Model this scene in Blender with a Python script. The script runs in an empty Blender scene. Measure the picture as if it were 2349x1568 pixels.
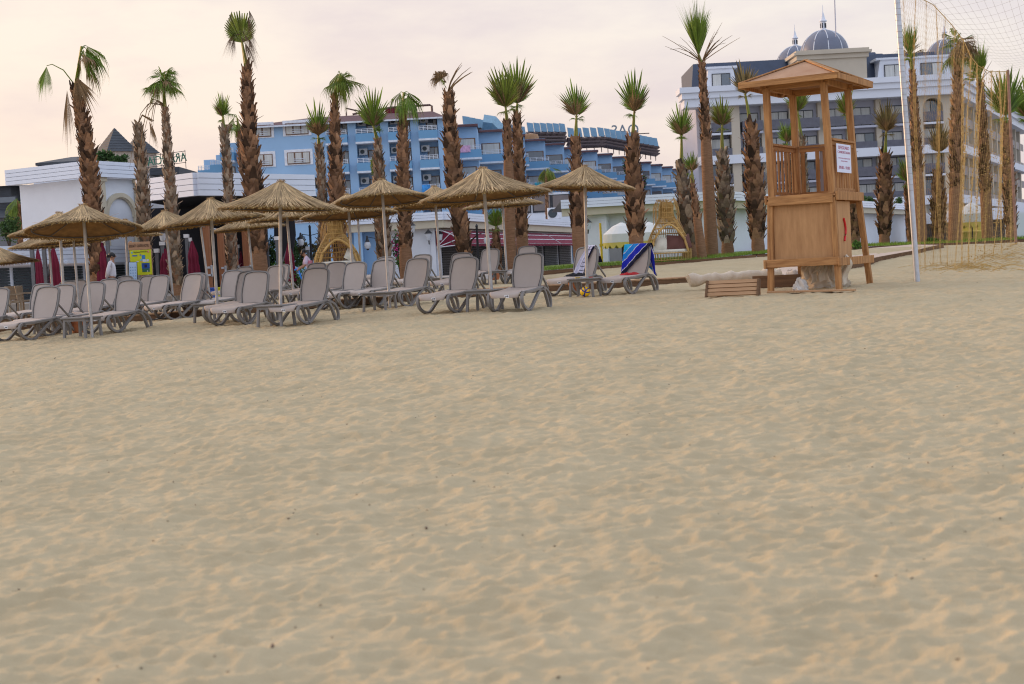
import bpy, math, random
import numpy as np
from mathutils import Vector, Matrix
RND = random.Random(11)
C = bpy.context.scene.collection
rad = math.radians

# ------------------------------------------------------------------ camera model (photo measured on a 2349 x 1568 grid)
EYE = 1.38
FPX = 3262.0
CX, CY = 1174.5, 784.0
ROLL = rad(3.0)
TANP = (CY - 600.0) / FPX          # the true horizon lies 600 px down the de-rolled photo
PITCH = math.atan(TANP)
RIGHT = Vector((1, 0, 0))
FWD = Vector((0, math.cos(PITCH), -math.sin(PITCH)))
UPV = Vector((0, math.sin(PITCH), math.cos(PITCH)))
CAMP = Vector((0, 0, EYE))

def D(px, py):
    c, s = math.cos(ROLL), math.sin(ROLL)
    return (CX + c*(px-CX) - s*(py-CY), CY + s*(px-CX) + c*(py-CY))
def Q(xd, yd, Y):
    d = FWD + RIGHT*((xd-CX)/FPX) - UPV*((yd-CY)/FPX)
    return CAMP + d*(Y/d.y)
def P(px, py, Y):
    return Q(*D(px, py), Y)

def smooth(a, b, x):
    t = min(1.0, max(0.0, (x-a)/(b-a)))
    return t*t*(3-2*t)
ZX = [-60, -20, 0, 1.4, 5, 8.5, 12, 17, 60]
ZZ = [.86, .90, 1.0, 1.063, 1.12, 1.22, 1.29, 1.24, 1.24]
def zt(x):
    return float(np.interp(x, ZX, ZZ))
def sandz(x, y):
    b = .0183*min(y, 47) + .02*min(x, 0)
    t = smooth(38, 47, y)*smooth(-1, 4, x)
    return b*(1-t) + (zt(x)-.10)*t
def S(px, py):
    xd, yd = D(px, py)
    d = FWD + RIGHT*((xd-CX)/FPX) - UPV*((yd-CY)/FPX)
    d = d/d.y
    lo, hi = 2.0, 60.0
    y = lo
    while y < hi:
        p = CAMP + d*y
        if p.z < sandz(p.x, p.y):
            break
        y += .1
    a, b = y-.1, y
    for _ in range(20):
        m = (a+b)/2
        p = CAMP + d*m
        if p.z < sandz(p.x, p.y): b = m
        else: a = m
    p = CAMP + d*a
    return Vector((p.x, p.y, sandz(p.x, p.y)))

# ------------------------------------------------------------------ materials
MATS = {}
def M(name, col, rough=.7, var=.15, scale=4.0, island=0.0, bump=0.0, bscale=40.0, metal=0.0, stretch=None, col2=None, spec=.4, trans=0.0):
    if name in MATS: return MATS[name]
    m = bpy.data.materials.new(name); m.use_nodes = True
    nt = m.node_tree; nd = nt.nodes; lk = nt.links
    b = nd['Principled BSDF']
    b.inputs['Roughness'].default_value = rough
    b.inputs['Metallic'].default_value = metal
    b.inputs['Specular IOR Level'].default_value = spec
    tc = nd.new('ShaderNodeTexCoord'); mp = nd.new('ShaderNodeMapping')
    lk.new(tc.outputs['Object'], mp.inputs['Vector'])
    if stretch: mp.inputs['Scale'].default_value = stretch
    nz = nd.new('ShaderNodeTexNoise'); nz.inputs['Scale'].default_value = scale; nz.inputs['Detail'].default_value = 6
    nz.inputs['Roughness'].default_value = .62
    lk.new(mp.outputs[0], nz.inputs['Vector'])
    rp = nd.new('ShaderNodeValToRGB')
    c = Vector(col)
    c2 = Vector(col2) if col2 else c*(1+var)
    c1 = c*(1-var) if not col2 else c
    rp.color_ramp.elements[0].position = .3; rp.color_ramp.elements[1].position = .7
    rp.color_ramp.elements[0].color = (*c1, 1); rp.color_ramp.elements[1].color = (*c2, 1)
    lk.new(nz.outputs['Fac'], rp.inputs[0])
    out = rp.outputs[0]
    if island:
        g = nd.new('ShaderNodeNewGeometry'); mr = nd.new('ShaderNodeMapRange')
        mr.inputs['To Min'].default_value = 1-island; mr.inputs['To Max'].default_value = 1+island
        lk.new(g.outputs['Random Per Island'], mr.inputs['Value'])
        hs = nd.new('ShaderNodeHueSaturation')
        lk.new(out, hs.inputs['Color']); lk.new(mr.outputs[0], hs.inputs['Value'])
        out = hs.outputs[0]
    lk.new(out, b.inputs['Base Color'])
    if bump:
        n2 = nd.new('ShaderNodeTexNoise'); n2.inputs['Scale'].default_value = bscale; n2.inputs['Detail'].default_value = 4
        lk.new(mp.outputs[0], n2.inputs['Vector'])
        bp = nd.new('ShaderNodeBump'); bp.inputs['Strength'].default_value = bump; bp.inputs['Distance'].default_value = .03
        lk.new(n2.outputs['Fac'], bp.inputs['Height']); lk.new(bp.outputs[0], b.inputs['Normal'])
    if trans:
        t = nd.new('ShaderNodeBsdfTranslucent'); mx = nd.new('ShaderNodeMixShader'); mx.inputs[0].default_value = trans
        lk.new(out, t.inputs['Color']); lk.new(b.outputs[0], mx.inputs[1]); lk.new(t.outputs[0], mx.inputs[2])
        lk.new(mx.outputs[0], nd['Material Output'].inputs['Surface'])
    MATS[name] = m
    return m

# ------------------------------------------------------------------ mesh builder
class MB:
    def __init__(s): s.v = []; s.f = []; s.T = None
    def pt(s, p):
        p = Vector(p)
        if s.T is not None: p = s.T @ p
        s.v.append(p[:]); return len(s.v)-1
    def face(s, pts):
        s.f.append([s.pt(p) for p in pts])
    def box(s, c, d, rot=None):
        c = Vector(c); h = Vector(d)/2
        vs = []
        for x in (-1, 1):
            for y in (-1, 1):
                for z in (-1, 1):
                    q = Vector((x*h.x, y*h.y, z*h.z))
                    if rot is not None: q = rot @ q
                    vs.append(s.pt(c+q))
        for f in ((0,1,3,2), (4,6,7,5), (0,4,5,1), (2,3,7,6), (0,2,6,4), (1,5,7,3)):
            s.f.append([vs[i] for i in f])
    def b2(s, x0, x1, y0, y1, z0, z1):
        s.box(((x0+x1)/2, (y0+y1)/2, (z0+z1)/2), (abs(x1-x0), abs(y1-y0), abs(z1-z0)))
    def beam(s, a, b, w, h, up=(0, 0, 1)):
        a = Vector(a); b = Vector(b); d = (b-a); L = d.length; d.normalize()
        u = Vector(up)
        if abs(d.dot(u)) > .97: u = Vector((0, 1, 0))
        sd = d.cross(u).normalized(); u = sd.cross(d)
        rot = Matrix((sd, d, u)).transposed()
        s.box((a+b)/2, (w, L, h), rot)
    def tube(s, pts, r, n=8, cap=True):
        pts = [Vector(p) for p in pts]
        rs = r if isinstance(r, (list, tuple)) else [r]*len(pts)
        rings = []
        for i, p in enumerate(pts):
            d = (pts[min(i+1, len(pts)-1)] - pts[max(i-1, 0)])
            d = d.normalized() if d.length > 1e-9 else Vector((0, 0, 1))
            u = Vector((0, 0, 1)) if abs(d.z) < .9 else Vector((0, 1, 0))
            a = d.cross(u).normalized(); b = a.cross(d)
            rings.append([s.pt(p + (a*math.cos(t)+b*math.sin(t))*rs[i]) for t in [2*math.pi*k/n for k in range(n)]])
        for i in range(len(rings)-1):
            for k in range(n):
                s.f.append([rings[i][k], rings[i][(k+1) % n], rings[i+1][(k+1) % n], rings[i+1][k]])
        if cap:
            s.f.append(rings[0][::-1]); s.f.append(rings[-1][:])
    def lathe(s, prof, n=24, c=(0, 0, 0), a0=0, a1=2*math.pi):
        c = Vector(c); full = abs(a1-a0-2*math.pi) < 1e-6
        rings = []
        m = n if full else n+1
        for r, z in prof:
            rings.append([s.pt(c+Vector((r*math.cos(a0+(a1-a0)*k/n), r*math.sin(a0+(a1-a0)*k/n), z))) for k in range(m)])
        for i in range(len(rings)-1):
            for k in range(n):
                k2 = (k+1) % m
                s.f.append([rings[i][k], rings[i][k2], rings[i+1][k2], rings[i+1][k]])
    def prism(s, poly, ax, d0, d1):
        # poly: 2D outline; ax 'x' extrudes along x (poly = y,z), 'y' along y (poly = x,z), 'z' along z (poly = x,y)
        def mk(p, d):
            return {'x': (d, p[0], p[1]), 'y': (p[0], d, p[1]), 'z': (p[0], p[1], d)}[ax]
        a = [s.pt(mk(p, d0)) for p in poly]; b = [s.pt(mk(p, d1)) for p in poly]
        n = len(poly)
        s.f.append(a[::-1]); s.f.append(b)
        for i in range(n):
            j = (i+1) % n
            s.f.append([a[i], a[j], b[j], b[i]])
    def grid(s, fn, nu, nv):
        ids = [[s.pt(fn(i/nu, j/nv)) for j in range(nv+1)] for i in range(nu+1)]
        for i in range(nu):
            for j in range(nv):
                s.f.append([ids[i][j], ids[i+1][j], ids[i+1][j+1], ids[i][j+1]])
    def build(s, name, mat, parent=None, sm=False, bevel=0.0):
        me = bpy.data.meshes.new(name)
        me.from_pydata(s.v, [], s.f); me.validate(); me.update()
        if sm:
            me.polygons.foreach_set('use_smooth', [True]*len(me.polygons))
            try: me.set_sharp_from_angle(angle=rad(40))
            except Exception: pass
        o = bpy.data.objects.new(name, me); C.objects.link(o)
        me.materials.append(mat)
        if parent is not None: o.parent = parent
        if bevel:
            md = o.modifiers.new('bevel', 'BEVEL'); md.width = bevel; md.segments = 2; md.limit_method = 'ANGLE'
        return o

def thing(name, label, cat, loc=(0, 0, 0), rz=0.0, group=None):
    o = bpy.data.objects.new(name, None); C.objects.link(o)
    o.empty_display_size = .2
    o.location = loc; o.rotation_euler = (0, 0, rz)
    o['label'] = label; o['category'] = cat
    if group: o['group'] = group
    return o
def tag(o, label, cat, group=None):
    o['label'] = label; o['category'] = cat
    if group: o['group'] = group
    return o
def struct(o, kind='structure'):
    o['kind'] = kind; return o
def copy_tree(o, parent=None):
    c = o.copy(); C.objects.link(c)
    if parent is not None: c.parent = parent
    for ch in list(o.children): copy_tree(ch, c)
    return c
def text_mesh(name, body, size, mat, parent, mtx, extrude=.004, mirror=False, sx=1.0):
    cu = bpy.data.curves.new(name, 'FONT'); cu.body = body; cu.size = size
    cu.align_x = 'CENTER'; cu.align_y = 'CENTER'; cu.extrude = extrude; cu.resolution_u = 3
    t = bpy.data.objects.new(name, cu); C.objects.link(t)
    dg = bpy.context.evaluated_depsgraph_get()
    me = bpy.data.meshes.new_from_object(t.evaluated_get(dg))
    bpy.data.objects.remove(t); bpy.data.curves.remove(cu)
    me.name = name
    s = Matrix.Diagonal((-sx if mirror else sx, 1, 1, 1))
    me.transform(mtx @ s)
    if mirror: me.flip_normals()
    me.materials.clear(); me.materials.append(mat)
    o = bpy.data.objects.new(name, me); C.objects.link(o)
    if parent is not None: o.parent = parent
    return o
FACE_CAM = Matrix.Rotation(rad(90), 4, 'X')        # text plane upright, reading from -Y
# ------------------------------------------------------------------ camera, sun, sky
cam = bpy.data.cameras.new('camera'); co = bpy.data.objects.new('camera', cam); C.objects.link(co)
cam.sensor_width = 36; cam.lens = 36*FPX/2349.0
ri = RIGHT*math.cos(ROLL) - UPV*math.sin(ROLL)
ui = RIGHT*math.sin(ROLL) + UPV*math.cos(ROLL)
mt = Matrix((ri, ui, -FWD)).transposed().to_4x4(); mt.translation = CAMP
co.matrix_world = mt
cam.clip_start = .05; cam.clip_end = 3000
cam.dof.use_dof = True; cam.dof.focus_distance = 27.5; cam.dof.aperture_fstop = 3.4
bpy.context.scene.camera = co

SUN_AZ = rad(-58)      # measured from +Y towards +X: the low sun stands off to the left
SUN_EL = rad(11)
sd = Vector((math.sin(SUN_AZ)*math.cos(SUN_EL), math.cos(SUN_AZ)*math.cos(SUN_EL), math.sin(SUN_EL)))
sl = bpy.data.lights.new('sun', 'SUN'); so = bpy.data.objects.new('sun', sl); C.objects.link(so)
sl.energy = 2.2; sl.angle = rad(13); sl.color = (1.0, .60, .32)
so.rotation_euler = (-sd).to_track_quat('-Z', 'Y').to_euler()

w = bpy.data.worlds.new('World'); bpy.context.scene.world = w; w.use_nodes = True
nt = w.node_tree; nd = nt.nodes; lk = nt.links
bg = nd['Background']; bg.inputs['Strength'].default_value = .1
sky = nd.new('ShaderNodeTexSky'); sky.sky_type = 'NISHITA'; sky.sun_disc = False
sky.sun_elevation = SUN_EL; sky.sun_rotation = SUN_AZ; sky.dust_density = 2.0; sky.air_density = 1.2
tc = nd.new('ShaderNodeTexCoord'); sp = nd.new('ShaderNodeSeparateXYZ'); lk.new(tc.outputs['Generated'], sp.inputs[0])
# thin veil of high cloud lit by the set sun, thinning out towards the zenith and the sea
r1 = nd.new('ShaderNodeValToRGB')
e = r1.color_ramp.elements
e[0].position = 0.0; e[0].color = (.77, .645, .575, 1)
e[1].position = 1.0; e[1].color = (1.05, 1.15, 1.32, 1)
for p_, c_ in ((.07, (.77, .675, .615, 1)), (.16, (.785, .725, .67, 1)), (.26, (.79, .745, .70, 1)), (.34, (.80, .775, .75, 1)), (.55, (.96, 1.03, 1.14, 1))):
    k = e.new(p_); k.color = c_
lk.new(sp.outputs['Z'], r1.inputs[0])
# left warm, right cool
mrx = nd.new('ShaderNodeMapRange'); mrx.inputs['From Min'].default_value = -.4; mrx.inputs['From Max'].default_value = .4
lk.new(sp.outputs['X'], mrx.inputs['Value'])
r2 = nd.new('ShaderNodeValToRGB'); r2.color_ramp.elements[0].color = (1.06, .985, .94, 1); r2.color_ramp.elements[1].color = (.93, .965, 1.035, 1)
lk.new(mrx.outputs[0], r2.inputs[0])
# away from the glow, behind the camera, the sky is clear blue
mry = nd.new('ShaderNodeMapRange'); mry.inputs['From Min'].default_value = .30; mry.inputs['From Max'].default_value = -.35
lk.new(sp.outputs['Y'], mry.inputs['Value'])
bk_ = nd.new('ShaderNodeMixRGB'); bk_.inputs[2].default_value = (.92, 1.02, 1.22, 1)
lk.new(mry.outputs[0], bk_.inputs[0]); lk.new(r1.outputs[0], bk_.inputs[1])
mul = nd.new('ShaderNodeMixRGB'); mul.blend_type = 'MULTIPLY'; mul.inputs[0].default_value = 1
lk.new(bk_.outputs[0], mul.inputs[1]); lk.new(r2.outputs[0], mul.inputs[2])
# faint cirrus
mp = nd.new('ShaderNodeMapping'); mp.inputs['Scale'].default_value = (2.2, 2.2, 7); mp.inputs['Rotation'].default_value = (0, rad(5), 0)
lk.new(tc.outputs['Generated'], mp.inputs['Vector'])
cn = nd.new('ShaderNodeTexNoise'); cn.inputs['Scale'].default_value = 2.6; cn.inputs['Detail'].default_value = 7; cn.inputs['Roughness'].default_value = .58
lk.new(mp.outputs[0], cn.inputs['Vector'])
r3 = nd.new('ShaderNodeValToRGB'); r3.color_ramp.elements[0].position = .36; r3.color_ramp.elements[1].position = .60
r3.color_ramp.elements[0].color = (.905, .88, .925, 1); r3.color_ramp.elements[1].color = (1.05, 1.035, .995, 1)
lk.new(cn.outputs['Fac'], r3.inputs[0])
mul2 = nd.new('ShaderNodeMixRGB'); mul2.blend_type = 'MULTIPLY'; mul2.inputs[0].default_value = 1
lk.new(mul.outputs[0], mul2.inputs[1]); lk.new(r3.outputs[0], mul2.inputs[2])
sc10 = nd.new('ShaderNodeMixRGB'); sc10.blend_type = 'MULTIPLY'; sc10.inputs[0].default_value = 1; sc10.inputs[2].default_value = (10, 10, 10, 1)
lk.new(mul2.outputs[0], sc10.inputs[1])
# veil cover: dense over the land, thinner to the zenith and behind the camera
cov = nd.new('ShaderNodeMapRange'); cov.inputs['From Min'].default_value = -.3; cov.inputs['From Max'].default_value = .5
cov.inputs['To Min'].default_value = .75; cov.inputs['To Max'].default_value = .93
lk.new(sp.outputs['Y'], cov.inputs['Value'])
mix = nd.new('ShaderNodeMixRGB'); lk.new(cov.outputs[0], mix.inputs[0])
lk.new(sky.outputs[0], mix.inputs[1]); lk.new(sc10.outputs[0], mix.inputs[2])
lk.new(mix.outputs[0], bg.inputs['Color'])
vs = bpy.context.scene.view_settings
vs.view_transform = 'Standard'; vs.look = 'None'; vs.gamma = 1; vs.exposure = .33
try: vs.use_curve_mapping = False
except Exception: pass
bpy.context.scene.cycles.max_bounces = 6
try: bpy.context.scene.cycles.filter_width = 1.1
except Exception: pass

# ------------------------------------------------------------------ sand
def hsh(ix, iy, s):
    h = (ix.astype(np.int64)*374761393 + iy.astype(np.int64)*668265263 + s*1274126177) & 0xffffffff
    h = ((h ^ (h >> 13))*1274126177) & 0xffffffff
    h = h ^ (h >> 16)
    return (h & 0xffffff)/float(0x1000000)
def vnoise(x, y, s):
    ix = np.floor(x); iy = np.floor(y); fx = x-ix; fy = y-iy
    ux = fx*fx*fx*(fx*(fx*6-15)+10); uy = fy*fy*fy*(fy*(fy*6-15)+10)
    def g(dx, dy):
        a = hsh(ix+dx, iy+dy, s)*2*np.pi
        return np.cos(a)*(fx-dx) + np.sin(a)*(fy-dy)
    return ((g(0,0)*(1-ux)+g(1,0)*ux)*(1-uy) + (g(0,1)*(1-ux)+g(1,1)*ux)*uy)
def cell(x, y, s):
    ix = np.floor(x); iy = np.floor(y)
    best = np.full(x.shape, 9.0)
    for dx in (-1, 0, 1):
        for dy in (-1, 0, 1):
            cx = ix+dx; cy = iy+dy
            px = cx + hsh(cx, cy, s); py = cy + hsh(cx, cy, s+7)
            r = .6 + .8*hsh(cx, cy, s+13)
            best = np.minimum(best, ((px-x)**2 + (py-y)**2)*r)
    return best
def sand_h(x, y):
    wx = x + .10*vnoise(x*3, y*3, 1); wy = y + .10*vnoise(x*3, y*3, 2)
    h = .043*np.minimum(cell(wx*4.8, wy*7.8, 3), .55)
    h += .023*np.minimum(cell(wx*9.5, wy*16, 21), .6)
    h += .030*vnoise(x*1.4, y*1.4, 5) + .020*vnoise(x*3.6, y*5.5, 6) + .017*vnoise(x*9, y*15, 8) + .0075*vnoise(x*24, y*28, 9)
    h += .05*vnoise(x*.35, y*.35, 10)
    return h - .03
def sandz_np(x, y):
    b = .0183*np.minimum(y, 47) + .02*np.minimum(x, 0)
    t = np.clip((y-38)/9, 0, 1); t = t*t*(3-2*t)
    u = np.clip((x+1)/5, 0, 1); u = u*u*(3-2*u)
    t = t*u
    return b*(1-t) + (np.interp(x, ZX, ZZ)-.10)*t
def np_grid_obj(name, X, Y, Z, mat):
    nu, nv = X.shape
    co_ = np.stack([X, Y, Z], -1).reshape(-1, 3).astype(np.float32)
    i = np.arange(nu*nv).reshape(nu, nv)
    q = np.stack([i[:-1, :-1], i[1:, :-1], i[1:, 1:], i[:-1, 1:]], -1).reshape(-1, 4).astype(np.int32)
    me = bpy.data.meshes.new(name)
    me.vertices.add(len(co_)); me.vertices.foreach_set('co', co_.ravel())
    me.loops.add(q.size); me.loops.foreach_set('vertex_index', q.ravel())
    me.polygons.add(len(q)); me.polygons.foreach_set('loop_start', np.arange(0, q.size, 4, dtype=np.int32))
    me.update(calc_edges=True); me.validate()
    me.polygons.foreach_set('use_smooth', np.ones(len(q), dtype=bool))
    me.materials.append(mat)
    o = bpy.data.objects.new(name, me); C.objects.link(o)
    return o
m_sand = M('sand', (.412, .332, .203), rough=.95, scale=1.6, col2=(.485, .395, .248), bump=.35, bscale=120, spec=.15)
na, nr = 1150, 1500
ang = np.linspace(rad(-42), rad(42), na); rr = 7.0*np.exp(np.linspace(0, math.log(55/7.0), nr))
A, Rr = np.meshgrid(ang, rr, indexing='ij')
X = np.sin(A)*Rr; Y = np.cos(A)*Rr - 4.0
fade = np.clip((Y-36)/10, 0, 1)
Z = sandz_np(X, Y) + sand_h(X, Y)*(1-.55*fade)
Z = np.where(Y > 47.1, np.minimum(Z, .7), Z)
struct(np_grid_obj('sand', X, Y, Z, m_sand))
m_gr = M('paving', (.30, .27, .24), rough=.9, scale=.6, var=.2)
g = MB(); g.face([(-900, -300, -.75), (900, -300, -.75), (900, 1500, -.75), (-900, 1500, -.75)])
struct(g.build('ground', m_sand))
g = MB(); g.b2(-400, 400, 47.3, 1200, -.6, .84)
struct(g.build('terrace_paving', m_gr))
# ragged flotsam on the sand, too many to count
g = MB()
for _ in range(3200):
    y = RND.uniform(1.5, 30)**1.0; x = RND.uniform(-.45, .45)*(y+3)
    if float(vnoise(np.array([x*.9]), np.array([y*.7]), 77)[0]) < .10 and RND.random() < .975: continue
    z = sandz(x, y) + float(sand_h(np.array([x]), np.array([y]))[0])
    L = RND.uniform(.002, .006)*(1+(RND.random() > .95)*1.2); a = RND.uniform(0, 6.28)
    rot = Matrix.Rotation(a, 3, 'Z') @ Matrix.Rotation(RND.uniform(-.4, .4), 3, 'Y')
    g.box((x, y, z+.004), (L*2, L*RND.uniform(.5, 1), L*.6), rot)
struct(g.build('beach_litter', M('litter', (.10, .065, .04), var=.5, island=.7, scale=30)), 'stuff')['label'] = 'scattered twigs, pebbles and shell bits on the sand'
# ------------------------------------------------------------------ sun loungers
m_frame = M('lounger_plastic', (.21, .195, .183), rough=.5, var=.08, scale=3)
m_sling = M('lounger_sling', (.43, .365, .32), rough=.85, var=.04, scale=2.5, bump=.08, bscale=300)
m_pipe = M('lounger_piping', (.03, .028, .03), rough=.6, var=.1)
m_tag = M('tag_white', (.75, .75, .76), rough=.6, var=.05)
m_tagink = M('tag_ink', (.05, .05, .07), rough=.6)

def catmull(pts, n=6):
    pts = [Vector(p) for p in pts]
    out = []
    for i in range(len(pts)-1):
        p0 = pts[max(i-1, 0)]; p1 = pts[i]; p2 = pts[i+1]; p3 = pts[min(i+2, len(pts)-1)]
        for k in range(n):
            t = k/n
            out.append(.5*((2*p1)+(p2-p0)*t+(2*p0-5*p1+4*p2-p3)*t*t+(3*p1-p0-3*p2+p3)*t*t*t))
    out.append(pts[-1])
    return out
def band(mb, pts, th, x0, x1, n=6):
    # polyline in the y-z plane given a thickness and extruded along x
    c = catmull([(0, p[0], p[1]) for p in pts], n)
    prev = None
    for i, p in enumerate(c):
        d = (c[min(i+1, len(c)-1)] - c[max(i-1, 0)]).normalized()
        nrm = Vector((0, -d.z, d.y))*th/2
        ring = [mb.pt((x0, p.y-nrm.y, p.z-nrm.z)), mb.pt((x1, p.y-nrm.y, p.z-nrm.z)), mb.pt((x1, p.y+nrm.y, p.z+nrm.z)), mb.pt((x0, p.y+nrm.y, p.z+nrm.z))]
        if prev:
            for k in range(4):
                mb.f.append([prev[k], prev[(k+1) % 4], ring[(k+1) % 4], ring[k]])
        else: mb.f.append(ring[::-1])
        prev = ring
    mb.f.append(prev)

HY, HZ = .24, .405            # backrest hinge, in lounger coordinates
BA = rad(69)
def backpt(u, v, off=0.0):
    v *= .875
    return Vector((u, HY + v*math.cos(BA) - off*math.sin(BA), HZ + v*math.sin(BA) + off*math.cos(BA)))
def outline(k, ns=6):
    # backrest outline, shrunk by k
    w0, w1, w2, h, r = .275-k, .315-k, .30-k, .80-k, .13-k*.6
    pts = [(-w0, .0+k*.6), (-w1+.005, .22), (-w1, .40), (-w2, h-r)]
    for i in range(1, ns+1):
        a = math.pi/2*i/ns
        pts.append((-w2+r-r*math.cos(a), h-r+r*math.sin(a)))
    for x in (-.08, 0, .08): pts.append((x, h+.014-k*0))
    q = [(-x, y) for x, y in pts[:4+ns]][::-1]
    return pts + q
def make_lounger():
    t = thing('sun_lounger', 'lounger', 'sun lounger')
    fr = MB()
    for sx in (-1, 1):
        x0, x1 = sorted((sx*.30, sx*.355))
        o = -.95
        band(fr, [(.20+o, .352), (.07+o, .325), (.035+o, .22), (.11+o, .11), (.27+o, .035), (.43+o, .015)], .052, x0, x1)
        band(fr, [(.36+o, .016), (.50+o, .050), (.72+o, .19), (.95+o, .33), (1.12+o, .39)], .052, x0, x1)
        band(fr, [(1.02+o, .365), (1.17+o, .385), (1.31+o, .30), (1.43+o, .12), (1.49+o, .0)], .055, x0, x1)
        band(fr, [(1.12+o, .395), (1.36+o, .372), (1.55+o, .25), (1.60+o, .10), (1.55+o, .01), (1.46+o, .015)], .045, x0, x1)
        band(fr, [(.12+o, .350), (.5+o, .358), (.9+o, .385), (1.18+o, .41)], .05, x0, x1)
    for y, z in ((-.70, .30), (-.15, .335), (.28, .345)):
        fr.box((0, y, z), (.62, .07, .03))
    fr.build('frame', m_frame, t, sm=True, bevel=.006)
    # seat sling with a soft lip at the foot end
    prof = [(HY+.0, .412), (-.1, .398), (-.4, .378), (-.7, .368), (-.86, .364), (-.93, .350), (-.965, .315), (-.97, .27)]
    prof2 = catmull([(0, a, b) for a, b in prof], 4)
    m = MB()
    def seat(u, v):
        i = v*(len(prof2)-1); k = min(int(i), len(prof2)-2); p = prof2[k].lerp(prof2[k+1], i-k)
        s = (u-.5)*2
        hw = .30 - .05*max(0, v-.72)/.28
        return (s*hw, p.y + .055*abs(s)**2.5*max(0, v-.5)*2, p.z - .012*(1-s*s)*(1 if v < .8 else .3) + .0)
    m.grid(seat, 14, len(prof2)-1)
    st = m.build('seat', m_sling, t, sm=True)
    sd_ = st.modifiers.new('thick', 'SOLIDIFY'); sd_.thickness = .018
    # backrest
    bf = MB()
    outer = outline(0); inner = outline(.034)
    n = len(outer)
    ring = []
    for (ou, ov), (iu, iv) in zip(outer, inner):
        ring.append([bf.pt(backpt(ou, ov, -.022)), bf.pt(backpt(ou, ov, .018)), bf.pt(backpt(iu, iv, .022)), bf.pt(backpt(iu, iv, -.022))])
    for i in range(n-1):
        for k in range(4):
            bf.f.append([ring[i][k], ring[i][(k+1) % 4], ring[i+1][(k+1) % 4], ring[i+1][k]])
    bf.f.append(ring[0][::-1]); bf.f.append(ring[-1])
    bf.box(backpt(0, .015, -.01), (.50, .04, .03), Matrix.Rotation(BA, 3, 'X'))
    for sx in (-1, 1):
        bf.tube([(sx*.265, HY+.01, HZ-.005), (sx*.325, HY+.01, HZ-.005)], .045, 10)
        bf.beam(backpt(sx*.22, .42, -.03), (sx*.22, HY+.62, .36), .03, .03)
    b = bf.build('backrest_frame', m_frame, t, sm=True)
    m = MB()
    inn = outline(.036); nn = len(inn)
    c0 = []
    for s in (.0, .5, .8, 1.0):
        row = []
        for u, v in inn:
            uu, vv = u*s, .40+(v-.40)*s
            row.append(m.pt(backpt(uu, vv, .008 - .018*(1-s*s))))
        c0.append(row)
    for a, bb in zip(c0, c0[1:]):
        for i in range(nn):
            m.f.append([a[i], a[(i+1) % nn], bb[(i+1) % nn], bb[i]])
    m.build('backrest', m_sling, t, sm=True)
    m = MB()
    po = outline(.030); pi_ = outline(.039)
    for i in range(len(po)-1):
        m.face([backpt(*po[i], .024), backpt(*po[i+1], .024), backpt(*pi_[i+1], .023), backpt(*pi_[i], .023)])
    m.build('piping', m_pipe, t)
    m = MB(); m.box((.06, -.985, .295), (.085, .004, .052))
    tg = m.build('number_tag', m_tag, t)
    m = MB()
    for k in range(3): m.box((.04+k*.011, -.989, .297), (.006, .003, .022))
    m.box((.083, -.989, .297), (.018, .003, .028))
    m.build('tag_print', m_tagink, tg)
    return t
proto = make_lounger()
YAW0 = rad(-24)
def lrot(yaw): return Matrix.Rotation(yaw, 3, 'Z')
used = [False]
LPOS = {}
def lounger(mode, px, py, label, group='sun loungers in rows on the sand', Y=None, yaw=YAW0, key=None):
    R = lrot(yaw)
    if mode == 'r':   # right front foot
        o = S(px, py) - R @ Vector((.33, -.52, 0))
    elif mode == 'l':
        o = S(px, py) - R @ Vector((-.33, -.52, 0))
    else:             # top of the backrest at depth Y
        o = P(px, py, Y) - R @ backpt(0, .8)
    o.z = sandz(o.x, o.y) - .03
    t = proto if not used[0] else copy_tree(proto)
    used[0] = True
    t.location = o; t.rotation_euler = (0, 0, yaw)
    t['label'] = label; t['group'] = group
    if key: LPOS[key] = (o.copy(), yaw)
    return t
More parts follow.
